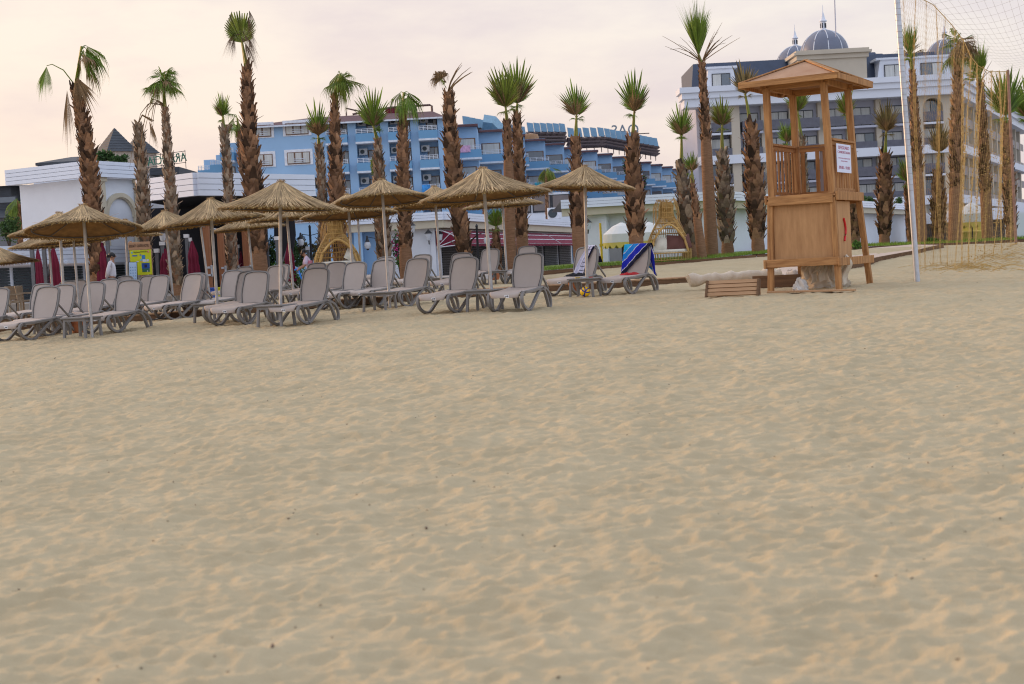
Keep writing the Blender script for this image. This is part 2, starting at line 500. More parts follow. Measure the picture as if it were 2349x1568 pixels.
LG = [
 ('r', 117.5, 768, 'front lounger at the left, just left of the terracotta pot', None, -22),
 ('r', 275, 759.5, 'front lounger just right of the terracotta pot at the left', None, -24),
 ('r', 407, 732, 'lounger under the straw parasol left of centre, in the second row', None, -25),
 ('r', 572, 742, 'front lounger left of the pole of the middle straw parasol', None, -24),
 ('r', 709, 740, 'front lounger right of the pole of the middle straw parasol', None, -21),
 ('r', 800, 705, 'second row lounger left of the small table at centre', None, -23),
 ('r', 940, 702, 'second row lounger at centre, right of its table and parasol pole', None, -24),
 ('r', 1052, 714.5, 'front lounger left of the table under the large right parasol', None, -24),
 ('r', 1216, 710, 'front row lounger furthest right, beside the big parasol pole', None, -22),
 ('r', 1454, 672, 'lounger with a blue striped towel over its back', None, -24),
 ('l', 1274, 675, 'lounger with a white and navy towel over its back', None, -26),
 ('t', 112, 652, 'second row lounger at far left, half hidden by the front one', 29.5, -24),
 ('t', 218, 642, 'lounger right behind the left parasol pole', 31.5, -24),
 ('t', 99, 645, 'lounger in front of the two closed maroon parasols at far left', 36, -26),
 ('t', 158, 643, 'far lounger seen between the parasol poles at the left', 38, -24),
 ('t', 182, 641, 'far lounger directly beside the smooth base of the big left palm', 39, -24),
 ('t', 252, 634, 'lounger just in front of the person in the white shirt', 36, -24),
 ('t', 287, 629, 'far lounger in front of the small menu board', 41, -24),
 ('t', 342, 623, 'lounger in front of the yellow notice board, left of its twin', 37, -28),
 ('t', 368, 621, 'lounger in front of the yellow notice board, right of its twin', 36, -28),
 ('t', 452, 615, 'lounger behind the second row one left of the shower posts', 34.5, -25),
 ('t', 537, 619, 'lounger behind the table left of the middle parasol', 35, -25),
 ('t', 574, 617.5, 'second row lounger left of the middle parasol, overlapping another', 31, -26),
 ('t', 562, 601, 'far lounger in front of the shower posts', 43, -24),
 ('t', 635, 601, 'far lounger left of the thin pole by the maroon parasol', 39, -32),
 ('t', 647, 594, 'furthest lounger left of the thin pole by the maroon parasol', 42, -32),
 ('t', 728, 598, 'third row lounger in front of the crouching boy', 38, -24),
 ('t', 774, 604, 'third row lounger in front of the left rattan cocoon', 36.5, -24),
 ('t', 804, 586, 'far lounger at the right foot of the left rattan cocoon', 44, -24),
 ('t', 882, 598, 'lounger right behind the central parasol pole', 34, -24),
 ('t', 886, 581, 'furthest lounger behind the central parasol pole', 42, -24),
 ('t', 970, 577, 'far lounger in front of the white wall with the lantern', 41, -24),
 ('t', 1060, 572, 'lounger in front of the left end of the maroon awning', 37, -24),
 ('t', 1126, 563, 'far lounger behind the big right parasol pole', 43, -24),
 ('t', 1211, 563, 'far lounger right of the thin pole before the maroon awning', 42.5, -24),
 ('t', 0, 668, 'lounger cut by the left edge of the picture', 33, -24),
]
FY = [19.5, 18.5, 31, 20, 22, 25, 28, 27, 21, 32, 33]
for k, (mo, px, py, lb, Y, yw) in enumerate(LG):
    lounger(mo, px, py, lb, Y=Y, yaw=-rad(FY[k] if k < len(FY) else float(np.interp(px, [0, 400, 1200], [19, 22, 25])) + RND.uniform(-3, 3) + (5 if yw < -27 else 0)), key=k)
# ------------------------------------------------------------------ tables, straw parasols and small things on the sand
def make_table():
    t = thing('side_table', 'table', 'table')
    m = MB(); m.box((0, 0, .405), (.62, .56, .03)); m.build('table_top', m_frame, t, bevel=.01)
    m = MB(); m.box((0, 0, .365), (.54, .48, .05)); m.build('apron', m_frame, t)
    for sx in (-1, 1):
        for sy in (-1, 1):
            m = MB(); m.beam((sx*.245, sy*.215, .34), (sx*.265, sy*.235, 0), .05, .05); m.build('leg', m_frame, t, bevel=.006)
    return t
TP = make_table(); tused = [False]
TBL = {}
def table(px, py, Y, label, yaw=-24):
    p = P(px, py, Y); p.z = sandz(p.x, p.y) - .03
    t = TP if not tused[0] else copy_tree(TP)
    tused[0] = True
    t.location = p; t.rotation_euler = (0, 0, rad(yaw))
    t['label'] = label; t['group'] = 'small plastic tables between the loungers'
    TBL[label] = p
table(187, 720, 28.2, 'small table above the terracotta pot at the left')
table(113, 706, 31.5, 'small table behind the front left lounger')
table(481, 683, 31.0, 'small table under the parasol left of centre')
table(631, 691, 27.2, 'small table at the pole of the middle straw parasol')
table(655, 648, 38.0, 'far small table right of the middle parasol pole')
table(780, 656, 33.5, 'small table between two loungers left of the central parasol')
table(869, 657, 30.2, 'small table at the pole of the central parasol')
table(1004, 621, 38.5, 'far small table left of the maroon awning')
table(1110, 661, 27.2, 'small table at the pole of the large right parasol')
table(1341, 634, 30.6, 'small table holding cigarette packs beside the yellow ball')
table(1146, 607, 41.5, 'far small table behind the large right parasol')

m_straw = M('straw', (.42, .29, .148), rough=.9, var=.3, scale=2.5, island=.55)
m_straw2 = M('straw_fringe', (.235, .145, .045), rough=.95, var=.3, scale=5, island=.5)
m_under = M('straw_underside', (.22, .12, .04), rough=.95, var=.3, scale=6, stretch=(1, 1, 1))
m_pole = M('galvanised_pole', (.42, .40, .38), rough=.45, var=.15, scale=6, metal=.35)
m_iron = M('dark_iron', (.10, .09, .085), rough=.6, metal=.3)

PR = [(.0, .0), (.10, -.045), (.25, -.14), (.5, -.30), (.8, -.435), (1.08, -.535), (1.17, -.575)]
def prz(r):
    return float(np.interp(r, [a for a, b in PR], [b for a, b in PR]))
def make_thatch(seed):
    rd = random.Random(seed)
    a = MB()
    # shell below the straw
    def shell(u, v):
        r = .02 + 1.12*u; th = 2*math.pi*v
        return (r*math.cos(th), r*math.sin(th), prz(r) - .035)
    def strip(r0, r1, th, dth, lift, wd, curl=0, lift1=None):
        pts = []
        n = 3
        for i in range(n+1):
            t = i/n; r = r0+(r1-r0)*t; an = th + dth*t
            l = lift + ((lift1 if lift1 is not None else lift)-lift)*t
            z = prz(min(r, 1.17)) + l - max(0, r-1.17)*.8 - curl*t*t
            pts.append((Vector((r*math.cos(an), r*math.sin(an), z)), an))
        for i in range(n):
            (p, a0), (q, a1) = pts[i], pts[i+1]
            s0 = Vector((-math.sin(a0), math.cos(a0), 0))*wd; s1 = Vector((-math.sin(a1), math.cos(a1), 0))*wd*(1 if i < n-1 else .4)
            up = Vector((0, 0, wd*.7))
            iv = [a.pt(p-s0), a.pt(p+up), a.pt(p+s0), a.pt(q-s1), a.pt(q+up*.5), a.pt(q+s1)] if i == 0 else last + [a.pt(q-s1), a.pt(q+up*.5), a.pt(q+s1)]
            a.f.append([iv[0], iv[1], iv[4], iv[3]]); a.f.append([iv[1], iv[2], iv[5], iv[4]])
            last = iv[3:]
    for i in range(1250):
        th = rd.uniform(0, 2*math.pi)
        k = rd.random()
        r0 = rd.choice((rd.uniform(.0, .12), rd.uniform(.1, .45), rd.uniform(.4, .8)))
        r1 = min(1.19, r0 + rd.uniform(.5, 1.1)) * rd.uniform(.975, 1.012)
        strip(r0, r1, th, rd.gauss(0, .06), rd.uniform(-.010, .026), rd.uniform(.0045, .009), lift1=rd.uniform(-.012, .014))
    # tuft at the crown
    for i in range(70):
        th = rd.uniform(0, 2*math.pi); s = rd.uniform(.03, .09)
        p = Vector((.05*math.cos(th), .05*math.sin(th), -.03)); q = p + Vector((rd.uniform(-.05, .05), rd.uniform(-.05, .05), s))
        a.tube([p, q], [.007, .003], 3)
    # stray stalks
    for i in range(16):
        th = rd.uniform(0, 2*math.pi); r = rd.uniform(.4, 1.15)
        p = Vector((r*math.cos(th), r*math.sin(th), prz(r)+.01)); d = Vector((math.cos(th+rd.uniform(-.7, .7)), math.sin(th+rd.uniform(-.7, .7)), rd.uniform(-.5, .25)))
        a.tube([p, p+d*rd.uniform(.08, .22)], [.004, .002], 3)
    f = MB()
    for i in range(1500):
        th = rd.uniform(0, 2*math.pi); r = rd.uniform(1.04, 1.185); z = prz(min(r, 1.17)) - rd.uniform(.0, .045)
        L = rd.uniform(.04, .095)
        p = Vector((r*math.cos(th), r*math.sin(th), z)); q = p + Vector((math.cos(th)*.025+rd.uniform(-.02, .02), math.sin(th)*.025+rd.uniform(-.02, .02), -L*.45))
        s = Vector((-math.sin(th), math.cos(th), 0))*rd.uniform(.006, .012)
        f.face([p-s, p+s, q+s*.5, q-s*.5])
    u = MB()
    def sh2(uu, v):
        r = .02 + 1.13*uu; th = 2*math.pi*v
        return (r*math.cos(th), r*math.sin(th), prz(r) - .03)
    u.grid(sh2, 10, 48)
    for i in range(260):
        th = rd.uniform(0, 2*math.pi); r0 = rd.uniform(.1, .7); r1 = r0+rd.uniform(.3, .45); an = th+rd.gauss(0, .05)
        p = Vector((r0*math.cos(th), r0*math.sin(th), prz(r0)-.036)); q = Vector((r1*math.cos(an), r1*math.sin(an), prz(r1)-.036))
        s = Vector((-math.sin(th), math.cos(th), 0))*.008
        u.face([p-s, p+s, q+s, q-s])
    return a, f, u
def make_parasol(seed):
    t = thing('straw_parasol', 'parasol', 'parasol')
    a, f, u = make_thatch(seed)
    th = a.build('thatch', m_straw, t)
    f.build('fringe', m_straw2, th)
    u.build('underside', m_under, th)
    m = MB()
    ring = [(1.02*math.cos(2*math.pi*k/40), 1.02*math.sin(2*math.pi*k/40), -.575) for k in range(41)]
    m.tube(ring, .013, 6, cap=False)
    for k in range(8):
        an = 2*math.pi*(k+.3)/8
        m.tube([(.03*math.cos(an), .03*math.sin(an), -.10), (.55*math.cos(an), .55*math.sin(an), -.385), (1.02*math.cos(an), 1.02*math.sin(an), -.575)], .010, 6)
    m.build('frame_ring', m_iron, th)
    m = MB(); m.tube([(0, 0, -.12), (0, 0, -3.2)], .033, 12); m.build('pole', m_pole, t, sm=True)
    return t
PROTO = [make_parasol(s) for s in (3, 8, 15)]
pused = [False]*3
def parasol(ax, ay, bx, by, Y, dia, tilt, label, k):
    # apex pixel, foot pixel (both at depth Y), diameter in metres, tilt of the roof (x, y degrees)
    A_ = P(ax, ay, Y); B_ = P(bx, by, Y)
    t = PROTO[k % 3] if not pused[k % 3] else copy_tree(PROTO[k % 3])
    pused[k % 3] = True
    d = (A_-B_).normalized()
    s = dia/2.34
    t.location = A_
    q = Vector((0, 0, 1)).rotation_difference(d)
    t.rotation_mode = 'QUATERNION'; t.rotation_quaternion = q
    zg = sandz(B_.x, B_.y) - .15
    L = (A_.z-zg)/max(.5, d.z)
    for ch in t.children:
        if ch.name.startswith('pole'):
            ch.scale = (1, 1, (L)/3.2)
        else:
            ch.scale = (s, s, s*.86)
            ch.rotation_euler = (rad(tilt[0]), rad(tilt[1]), RND.uniform(0, 6.28))
            # keep tilt about world-like axes
            ch.rotation_euler = (Matrix.Rotation(rad(tilt[0]), 3, 'X') @ Matrix.Rotation(rad(tilt[1]), 3, 'Y') @ Matrix.Rotation(RND.uniform(0, 6.28), 3, 'Z')).to_euler()
    t['label'] = label; t['group'] = 'straw parasols over the loungers'
PAR = [
 (190, 471, 210, 748, 28.0, 2.26, (-7, -1), 'leftmost large straw parasol, its dark underside showing'),
 (643, 417, 644, 724, 27.4, 2.40, (0, 0), 'straw parasol at the middle of the front row, pale upright pole'),
 (1107, 386, 1129.5, 695, 27.0, 2.50, (-1.5, -1), 'large straw parasol at the right of the front row'),
 (1341, 381, 1347, 664, 30.5, 2.16, (0, 2), 'straw parasol furthest right, over the yellow ball and table'),
 (875, 412, 894, 695, 31.0, 2.10, (-5, -1), 'straw parasol at centre with a ragged tuft on its crown'),
 (482, 456, 499, 705, 30.5, 2.26, (0, -4), 'straw parasol left of centre whose roof slants up to the right'),
 (377, 484, 395, 665, 37.0, 2.10, (0, -3), 'straw parasol left of the slanting one, before the dark bar'),
 (288, 504, 294, 664, 43.6, 2.16, (0, 0), 'far low straw parasol above the wooden hotel sign'),
 (136, 488, 147, 690, 33.0, 2.30, (-2, -1), 'straw parasol half hidden behind the leftmost large one'),
 (110, 527, 120, 662, 39.5, 2.16, (0, 0), 'low far straw parasol at the left, over a closed maroon parasol'),
 (165, 512, 178, 660, 37.5, 2.22, (0, -2), 'straw parasol behind the pole of the leftmost large one'),
 (655, 461, 673, 664, 37.5, 2.14, (0, -1), 'straw parasol directly behind the middle front one'),
 (566, 488, 581, 640, 43.0, 2.2, (0, -1), 'far straw parasol in front of the wooden shower posts'),
 (455, 476, 476, 640, 41.0, 2.0, (0, -1), 'straw parasol hidden behind the slanting one, only its pole clear'),
 (797, 446, 812, 655, 36.0, 2.46, (-3, -1), 'straw parasol before the left rattan cocoon'),
 (818, 447, 829, 630, 44.0, 2.3, (0, 0), 'furthest straw parasol right of the left rattan cocoon'),
 (996, 428, 1012, 640, 37.0, 2.24, (-2, -1), 'straw parasol between the central and the large right one'),
 (1150, 432, 1163, 630, 42.5, 2.4, (0, -1), 'far straw parasol behind the large right one'),
 (-8, 566, 0, 700, 40.0, 2.2, (0, -3), 'straw parasol cut by the left edge of the picture'),
]
for k, (ax, ay, bx, by, Y, dia, tl, lb) in enumerate(PAR):
    parasol(ax, ay, bx, by, Y, dia, tl, lb, k)

# ball
p = S(1343, 680)
m_yel = M('ball_yellow', (.80, .50, .01), rough=.45, var=.05)
m_bnv = M('ball_blue', (.035, .03, .22), rough=.45, var=.05)
t = thing('ball', 'yellow and dark blue volleyball lying on the sand', 'ball', p + Vector((0, 0, .105)))
m = MB()
m.lathe([(.11*math.sin(math.pi*k/20)+.0001, -.11*math.cos(math.pi*k/20)) for k in range(21)], 32)
m.build('panels', m_yel, t, sm=True)
m = MB()
for ax_, ph in ((Vector((.3, -.5, .8)), 0), (Vector((-.8, -.35, .15)), 1), (Vector((.75, -.5, -.4)), 2)):
    ax_.normalize(); u = ax_.orthogonal().normalized(); v = ax_.cross(u)
    prev = None
    for k in range(25):
        an = 2*math.pi*k/24; c = (u*math.cos(an)+v*math.sin(an))
        cc = (c + ax_*.55).normalized(); w_ = .13
        e1 = (cc + ax_*w_).normalized()*.1125; e2 = (cc - ax_*w_).normalized()*.1125
        if prev: m.face([prev[0], e1, e2, prev[1]])
        prev = (e1, e2)
m.build('stripes', m_bnv, t, sm=True)
# terracotta pots
m_tc = M('terracotta', (.42, .145, .06), rough=.8, var=.2, scale=12)
def pot(px, py, s, label):
    p = S(px, py)
    t = thing('plant_pot', label, 'pot', p - Vector((0, 0, .01)))
    m = MB(); m.lathe([(.001, .0), (.085*s, .0), (.10*s, .05*s), (.135*s, .22*s), (.135*s, .235*s), (.12*s, .235*s), (.10*s, .06*s), (.001, .05*s)], 24); m.build('pot_body', m_tc, t, sm=True)
    m = MB(); m.lathe([(.134*s, .205*s), (.15*s, .21*s), (.152*s, .25*s), (.14*s, .255*s), (.128*s, .245*s)], 24); m.build('rim', m_tc, t, sm=True)
pot(179, 761, 1.25, 'terracotta pot standing under the left front table')
pot(1137, 641, 1.25, 'terracotta pot beneath a far lounger behind the large parasol')
pot(1318, 668, 1.1, 'terracotta pot in the shade behind the table with cigarette packs')

# things on the table at the right
tp = [v for k, v in TBL.items() if 'cigarette' in k][0]
def small(name, label, cat, off, dim, col, rz):
    m = MB(); m.box((0, 0, dim[2]/2), dim); o = m.build(name, M(name+'_'+cat+str(col), col, rough=.5), bevel=.003)
    m2 = MB(); m2.box((dim[0]*.5+.001, 0, dim[2]*.5), (.003, dim[1]*.8, dim[2]*.5)); m2.build('printed_side', M('print_dark', (.04, .03, .03)), o)
    o.location = tp + Vector((off[0], off[1], .42)); o.rotation_euler = (0, 0, rz); tag(o, label, cat)
small('cigarette_pack', 'gold and black cigarette pack on the small table', 'cigarette pack', (-.16, -.1, 0), (.10, .06, .03), (.45, .33, .10), .3)
small('cigarette_pack', 'white and black cigarette pack on the small table', 'cigarette pack', (0, -.08, 0), (.09, .06, .025), (.6, .6, .62), -.2)
small('lighter', 'small red lighter on the small table', 'lighter', (.13, -.06, 0), (.08, .025, .02), (.55, .05, .04), .1)

# towels and clothes
def multi(o, mats, fn):
    for mm in mats: o.data.materials.append(mm)
    for pl in o.data.polygons:
        pl.material_index = fn(pl.center)
CY_ = M('towel_cyan', (.02, .42, .75), rough=.95, bump=.4, bscale=200); BL_ = M('towel_blue', (.01, .02, .42), rough=.95, bump=.4, bscale=200)
LB_ = M('towel_light_blue', (.01, .22, .66), rough=.95, bump=.4, bscale=200); NV_ = M('towel_navy', (.006, .008, .03), rough=.95, bump=.3, bscale=200); WH_ = M('towel_white', (.60, .58, .70), rough=.95, bump=.3, bscale=200)
def place_on(o, key):
    pos, yaw = LPOS[key]
    o.location = pos; o.rotation_euler = (0, 0, yaw)
def vlow(u): return max(0.0, (u+.27)/.57*.76)
m = MB()
NU, NV = 56, 60
def tw(u_, v_):
    u = -.345 + .66*u_
    L1 = .815 - vlow(u); s = v_
    if s < .64:
        v = .815 - L1*(1-s/.64) if False else vlow(u) + L1*(s/.64)
        fold = .008*math.sin(u*38+v*5) + .006*math.sin(u*17+2)
        return tuple(backpt(u, v, .036+fold))
    q = (s-.64)/.36
    if q < .2:
        a = q/.2*math.pi
        return tuple(backpt(u, .815+.022*math.sin(a), .036*math.cos(a)))
    dq = (q-.2)/.8
    L2 = .25 + .42*max(0, (u+.1)/.4)
    b = backpt(u, .80, -.036)
    return (b.x + .03*dq*math.sin(9*u), b.y + .03 + .05*dq+.015*math.sin(u*40), b.z - L2*dq)
m.grid(tw, NU, NV)
o = m.build('striped_towel', CY_, sm=True)
ids = []
for i in range(NU):
    for j in range(NV):
        u = -.345+.66*(i+.5)/NU; s = (j+.5)/NV
        v = vlow(u) + (.815-vlow(u))*min(1, s/.64) + max(0, s-.64)*.9
        t_ = -.8*(u+.27) + .6*v
        t_ = t_ if s < .64 else t_
        ids.append(3 if t_ < .095 else 4 if t_ < .112 else 1 if t_ < .25 else 4 if t_ < .266 else 2 if t_ < .385 else 4 if t_ < .40 else 0)
for mm in (BL_, LB_, NV_, WH_): o.data.materials.append(mm)
for pl, k in zip(o.data.polygons, ids): pl.material_index = k
place_on(o, 9); tag(o, 'towel with diagonal blue stripes hung over a lounger back', 'towel')
m = MB()
def tw2(u_, v_):
    s = v_
    if s < .7:
        q = s/.7; v = .80*q + .015
        c = -.14 + .24*q**1.3; w_ = .12 + .05*(1-q)
        u = c + (u_-.5)*2*w_*.8
        return tuple(backpt(u, v, .04 + .014*math.sin(u_*14+v*4)))
    q = (s-.7)/.3
    u = .10 + .03*q + (u_-.5)*2*(.10+.06*q)
    if q < .2:
        a = q/.2*math.pi; return tuple(backpt(u, .815+.025*math.sin(a), .04*math.cos(a)))
    b = backpt(u, .80, -.04); dq = (q-.2)/.8
    return (b.x+.02*dq, b.y+.03+.04*dq, b.z-.35*dq)
m.grid(tw2, 30, 70)
o = m.build('patterned_towel', WH_, sm=True); o.data.materials.append(NV_)
k = 0
for i in range(30):
    for j in range(70):
        s = (j+.5)/70; u = (i+.5)/30
        dark = (s < .68 and ((j % 7 == 0 and u > .45) or (i == 13 and (j//7) % 3 != 1) or (u > .84 and s > .3))) or s > .9
        o.data.polygons[k].material_index = 1 if dark else 0
        k += 1
place_on(o, 10); tag(o, 'white towel with navy line pattern on a lounger back', 'towel')
def cloth(name, label, cat, key, c, sx, sy, h, mat, seed):
    m = MB()
    def f(u, v):
        x = (u-.5)*sx; y = (v-.5)*sy
        nn = float(vnoise(np.array([u*4+seed]), np.array([v*4+.3]), seed)[0]); n2 = float(vnoise(np.array([u*9+seed]), np.array([v*9]), seed+1)[0])
        e = max(0, 1-(abs(u-.5)*2)**4)*max(0, 1-(abs(v-.5)*2)**4)
        return (c[0]+x*(1+.25*nn), c[1]+y*(1+.25*n2), c[2] + .004 + h*e*(.5+.9*abs(nn)+.5*abs(n2)))
    m.grid(f, 22, 22)
    o = m.build(name, mat, sm=True); place_on(o, key); tag(o, label, cat)
cloth('red_cloth', 'crumpled red cloth on the seat beside the striped towel', 'cloth', 9, (-.02, .02, .405), .44, .22, .06, M('cloth_red', (.42, .02, .025), rough=.9), 4)
cloth('black_garment', 'crumpled black shirt on the seat under the navy towel', 'clothing', 10, (-.08, .04, .408), .56, .28, .08, M('cloth_black', (.012, .012, .016), rough=.9), 7)
# ------------------------------------------------------------------ palms
m_bark = M('palm_bark', (.125, .066, .038), rough=.95, col2=(.30, .17, .092), scale=3.5, island=.85, bump=.4, bscale=25)
m_bark_g = M('palm_bark_grey', (.16, .115, .08), rough=.95, col2=(.38, .30, .22), scale=3.5, island=.7, bump=.4, bscale=25)
m_stem = M('palm_stem', (.17, .085, .042), rough=.95, col2=(.30, .17, .095), scale=5, bump=.5, bscale=18, stretch=(1, 1, 6))
m_leaf = M('palm_leaf', (.095, .175, .022), rough=.5, col2=(.215, .29, .042), scale=1.3, island=.45, trans=.25)
m_leaf2 = M('palm_leaf_yellow', (.11, .17, .02), rough=.6, col2=(.22, .24, .04), scale=1.5, island=.45, trans=.25)
m_dead = M('palm_leaf_dead', (.20, .125, .06), rough=.9, col2=(.32, .21, .11), scale=2, island=.45, trans=.2)
m_deadd = M('palm_leaf_dark', (.09, .055, .035), rough=.9, col2=(.17, .10, .055), scale=2, island=.45, trans=.15)
m_tan = M('palm_leaf_tan', (.15, .125, .04), rough=.8, col2=(.27, .20, .09), scale=1.3, island=.5, trans=.2)
m_petiole = M('palm_petiole', (.12, .17, .02), rough=.5, col2=(.24, .21, .03), scale=2)

def leaf(mb, o, d, pet, r, nrm, spread, droop, n=26, rag=.12, petr=.018, pdroop=.1, cup=.2, fuse=.55, thin=1.0, nar=.30):
    d = Vector(d).normalized(); nrm = Vector(nrm)
    pts = []
    for i in range(5):
        t = i/4
        pts.append(Vector(o) + d*pet*t - Vector((0, 0, 1))*pdroop*pet*t*t)
    if pet > .05: mb.tube(pts, [petr*(1-.5*i/4) for i in range(5)], 4)
    c = pts[-1]; ax = (pts[-1]-pts[-2]).normalized() if pet > .05 else d
    nrm = (nrm - ax*nrm.dot(ax)).normalized(); sd_ = ax.cross(nrm)
    dn = Vector((0, 0, -1))
    da = spread/n
    for i in range(n):
        f = (i+.5)/n - .5; an = f*spread
        L = r*(1-nar*abs(2*f)**1.35)*RND.uniform(1-rag, 1+rag*.6)
        v = ax*math.cos(an)+sd_*math.sin(an)
        v = (v - nrm*cup*abs(math.sin(an))).normalized()
        tl = v.cross(nrm).normalized()
        w0 = L*fuse*da*.5
        dr = droop*RND.uniform(.75, 1.25)
        p1 = c + v*L*fuse + dn*dr*L*.10
        p2 = c + v*L*(fuse+.25*(1-.35*dr)) + dn*dr*L*.30
        p3 = c + v*L*(1-.45*min(1, dr)) + dn*dr*L*.62
        pl = nrm*w0*.45
        a0 = mb.pt(c); a1 = mb.pt(p1-tl*w0*.98+pl); a2 = mb.pt(p1-pl); a3 = mb.pt(p1+tl*w0*.98+pl)
        mb.f.append([a0, a1, a2]); mb.f.append([a0, a2, a3])
        w1 = max(w0*.42*thin, .004)
        b1 = mb.pt(p2-tl*w1+pl*.4); b3 = mb.pt(p2+tl*w1+pl*.4)
        mb.f.append([a1, b1, b3, a2]); mb.f.append([a2, b3, a3])
        e1 = mb.pt(p3)
        mb.f.append([b1, e1, b3])

def trunk_path(b, t, bend, n=14):
    # bend: sideways bulge in metres at mid height
    pts = []
    for i in range(n+1):
        f = i/n
        p = Vector(b).lerp(Vector(t), f); p.x += bend*4*f*(1-f)
        pts.append(p)
    return pts

PALMN = [0]
def palm(bx, tx, ty, Y, wb, wt, label, crown, by=605, bend=0, rough0=.12, grey=.0, boots=1.0, wm=None, flare=1.0, shag=1.0):
    k = Y/FPX; wt = wt*.80
    base = P(bx, by, Y); base.z = zt(base.x) - .1
    top = P(tx, ty, Y)
    t = thing('palm_tree', label, 'palm', base, group='fan palms behind the loungers')
    path = trunk_path(Vector((0, 0, 0)), top-base, bend*k)
    rb, rt = wb*k/2, wt*k/2
    rm = (wm*k/2) if wm else None
    N = len(path)-1
    def rad_at(f):
        if rm is not None:
            return float(np.interp(f, [0, .5, 1], [rb, rm, rt]))
        return rb + (rt-rb)*f
    tr = MB()
    core = [max(.03, rad_at(i/N)*(.80 if i/N > rough0 else .97)) for i in range(N+1)]
    tr.tube(path, core, 12)
    # rings on the bare stem
    trunk = tr.build('trunk', m_stem, t, sm=True)
    bm_ = MB()
    H = (top-base).length
    spacing = .085
    cnt = int(H*(1-rough0)/spacing)
    ga = 2.399963
    for i in range(int(cnt*5*boots)):
        f = rough0 + (1-rough0)*(i+RND.random())/(cnt*5*boots)
        j = min(int(f*N), N-1); q = path[j].lerp(path[j+1], f*N-j)
        r = rad_at(f)
        an = i*ga + RND.uniform(-.6, .6)
        rd_ = Vector((math.cos(an), math.sin(an), 0)); tg = Vector((-math.sin(an), math.cos(an), 0))
        s = RND.uniform(.55, 1.45)*shag*min(1.15, (r/.24)**.6)
        wv = min(.085, r*.42)*s
        hh = RND.uniform(.14, .24)*s
        out = r*RND.uniform(.92, 1.06)
        tipo = out + RND.uniform(.015, .085)*s*(1 if RND.random() < .82 else 2.0)
        p0 = q + rd_*r*.74 - Vector((0, 0, .04))
        ptip = q + rd_*tipo + Vector((0, 0, hh))
        pm = q + rd_*(out+.012) + Vector((0, 0, hh*.45))
        a = bm_.pt(p0-tg*wv); b = bm_.pt(p0+tg*wv); c = bm_.pt(pm-tg*wv*.72); d = bm_.pt(pm+tg*wv*.72)
        sk = RND.uniform(-.3, .3)*wv
        e = bm_.pt(ptip-tg*wv*.35+tg*sk); g = bm_.pt(ptip+tg*wv*.35+tg*sk); h = bm_.pt(pm - rd_*.03)
        bm_.f.append([a, b, d, c]); bm_.f.append([c, d, g, e]); bm_.f.append([a, c, h]); bm_.f.append([b, h, d]); bm_.f.append([c, e, h]); bm_.f.append([d, h, g]); bm_.f.append([e, g, h])
    if bm_.f: bm_.build('leaf_bases', m_bark_g if RND.random() < grey else m_bark, trunk)
    top_l = top-base
    crown(t, top_l, k)
    return t

def vdir(az, el):
    # az: 0 right, 90 towards the camera, 180 left
    a, e = rad(az), rad(el)
    return Vector((math.cos(a)*math.cos(e), -math.sin(a)*math.cos(e), math.sin(e)))
CAMN = Vector((0, -1, .12))
def bundle(mb, a, b, r0, r1, n=5):
    a = Vector(a); b = Vector(b)
    for i in range(n):
        an = 6.283*i/n
        o = Vector((math.cos(an), math.sin(an), 0))
        mid = a.lerp(b, .55) + o*r0*.5
        mb.tube([a+o*r0, mid, b+o*r1*.5], [r0*.55, r0*.5, r0*.35], 5)

def crown_fan(stalk, size, lean=0.0, nf=3, nd=3, green=None, upright=.9, twin=False):
    # an upright fan facing the sea above a bundle of green stalks, ragged leaves about it
    def f(t, o, k):
        g = MB(); st = MB(); dd = MB()
        hub = o + Vector((lean*stalk*k, 0, stalk*k))
        bundle(st, o-Vector((0, 0, .1)), hub, .055, .03)
        r = size*k
        leaf(g, hub-Vector((0, 0, .05)), vdir(90-lean*40, 85), .05, r*1.28, CAMN, rad(140), .04, n=28, rag=.26, cup=.15, nar=.72, fuse=.62)
        for i in range(nf):
            az = RND.choice((RND.uniform(20, 70), RND.uniform(110, 170), RND.uniform(200, 340)))
            leaf(g, hub-Vector((0, 0, .1)), vdir(az, RND.uniform(72, 86)), .12, r*RND.uniform(.95, 1.25), vdir(az+180, 15), rad(RND.uniform(60, 110)), RND.uniform(.03, .2), n=22, rag=.3, nar=.6)
        for i in range(3):
            az = RND.uniform(0, 360)
            leaf(g, hub-Vector((0, 0, .15)), vdir(az, RND.uniform(5, 45)), .08, r*RND.uniform(.36, .5), vdir(az, 80), rad(140), .6, n=20, rag=.3, thin=.45, fuse=.4)
        for i in range(nd+2):
            az = RND.uniform(0, 360)
            leaf(dd, hub-Vector((0, 0, .1)), vdir(az, RND.uniform(52, 84)), .1, r*RND.uniform(.95, 1.42), vdir(az+180, 20), rad(RND.uniform(40, 90)), RND.uniform(.1, .5), n=16, rag=.3, thin=.5, fuse=.4, nar=.5)
        st.build('stalks', m_petiole, t, sm=True)
        g.build('crown', green or m_leaf, t)
        if dd.f: dd.build('dead_fronds', m_dead, t)
    return f

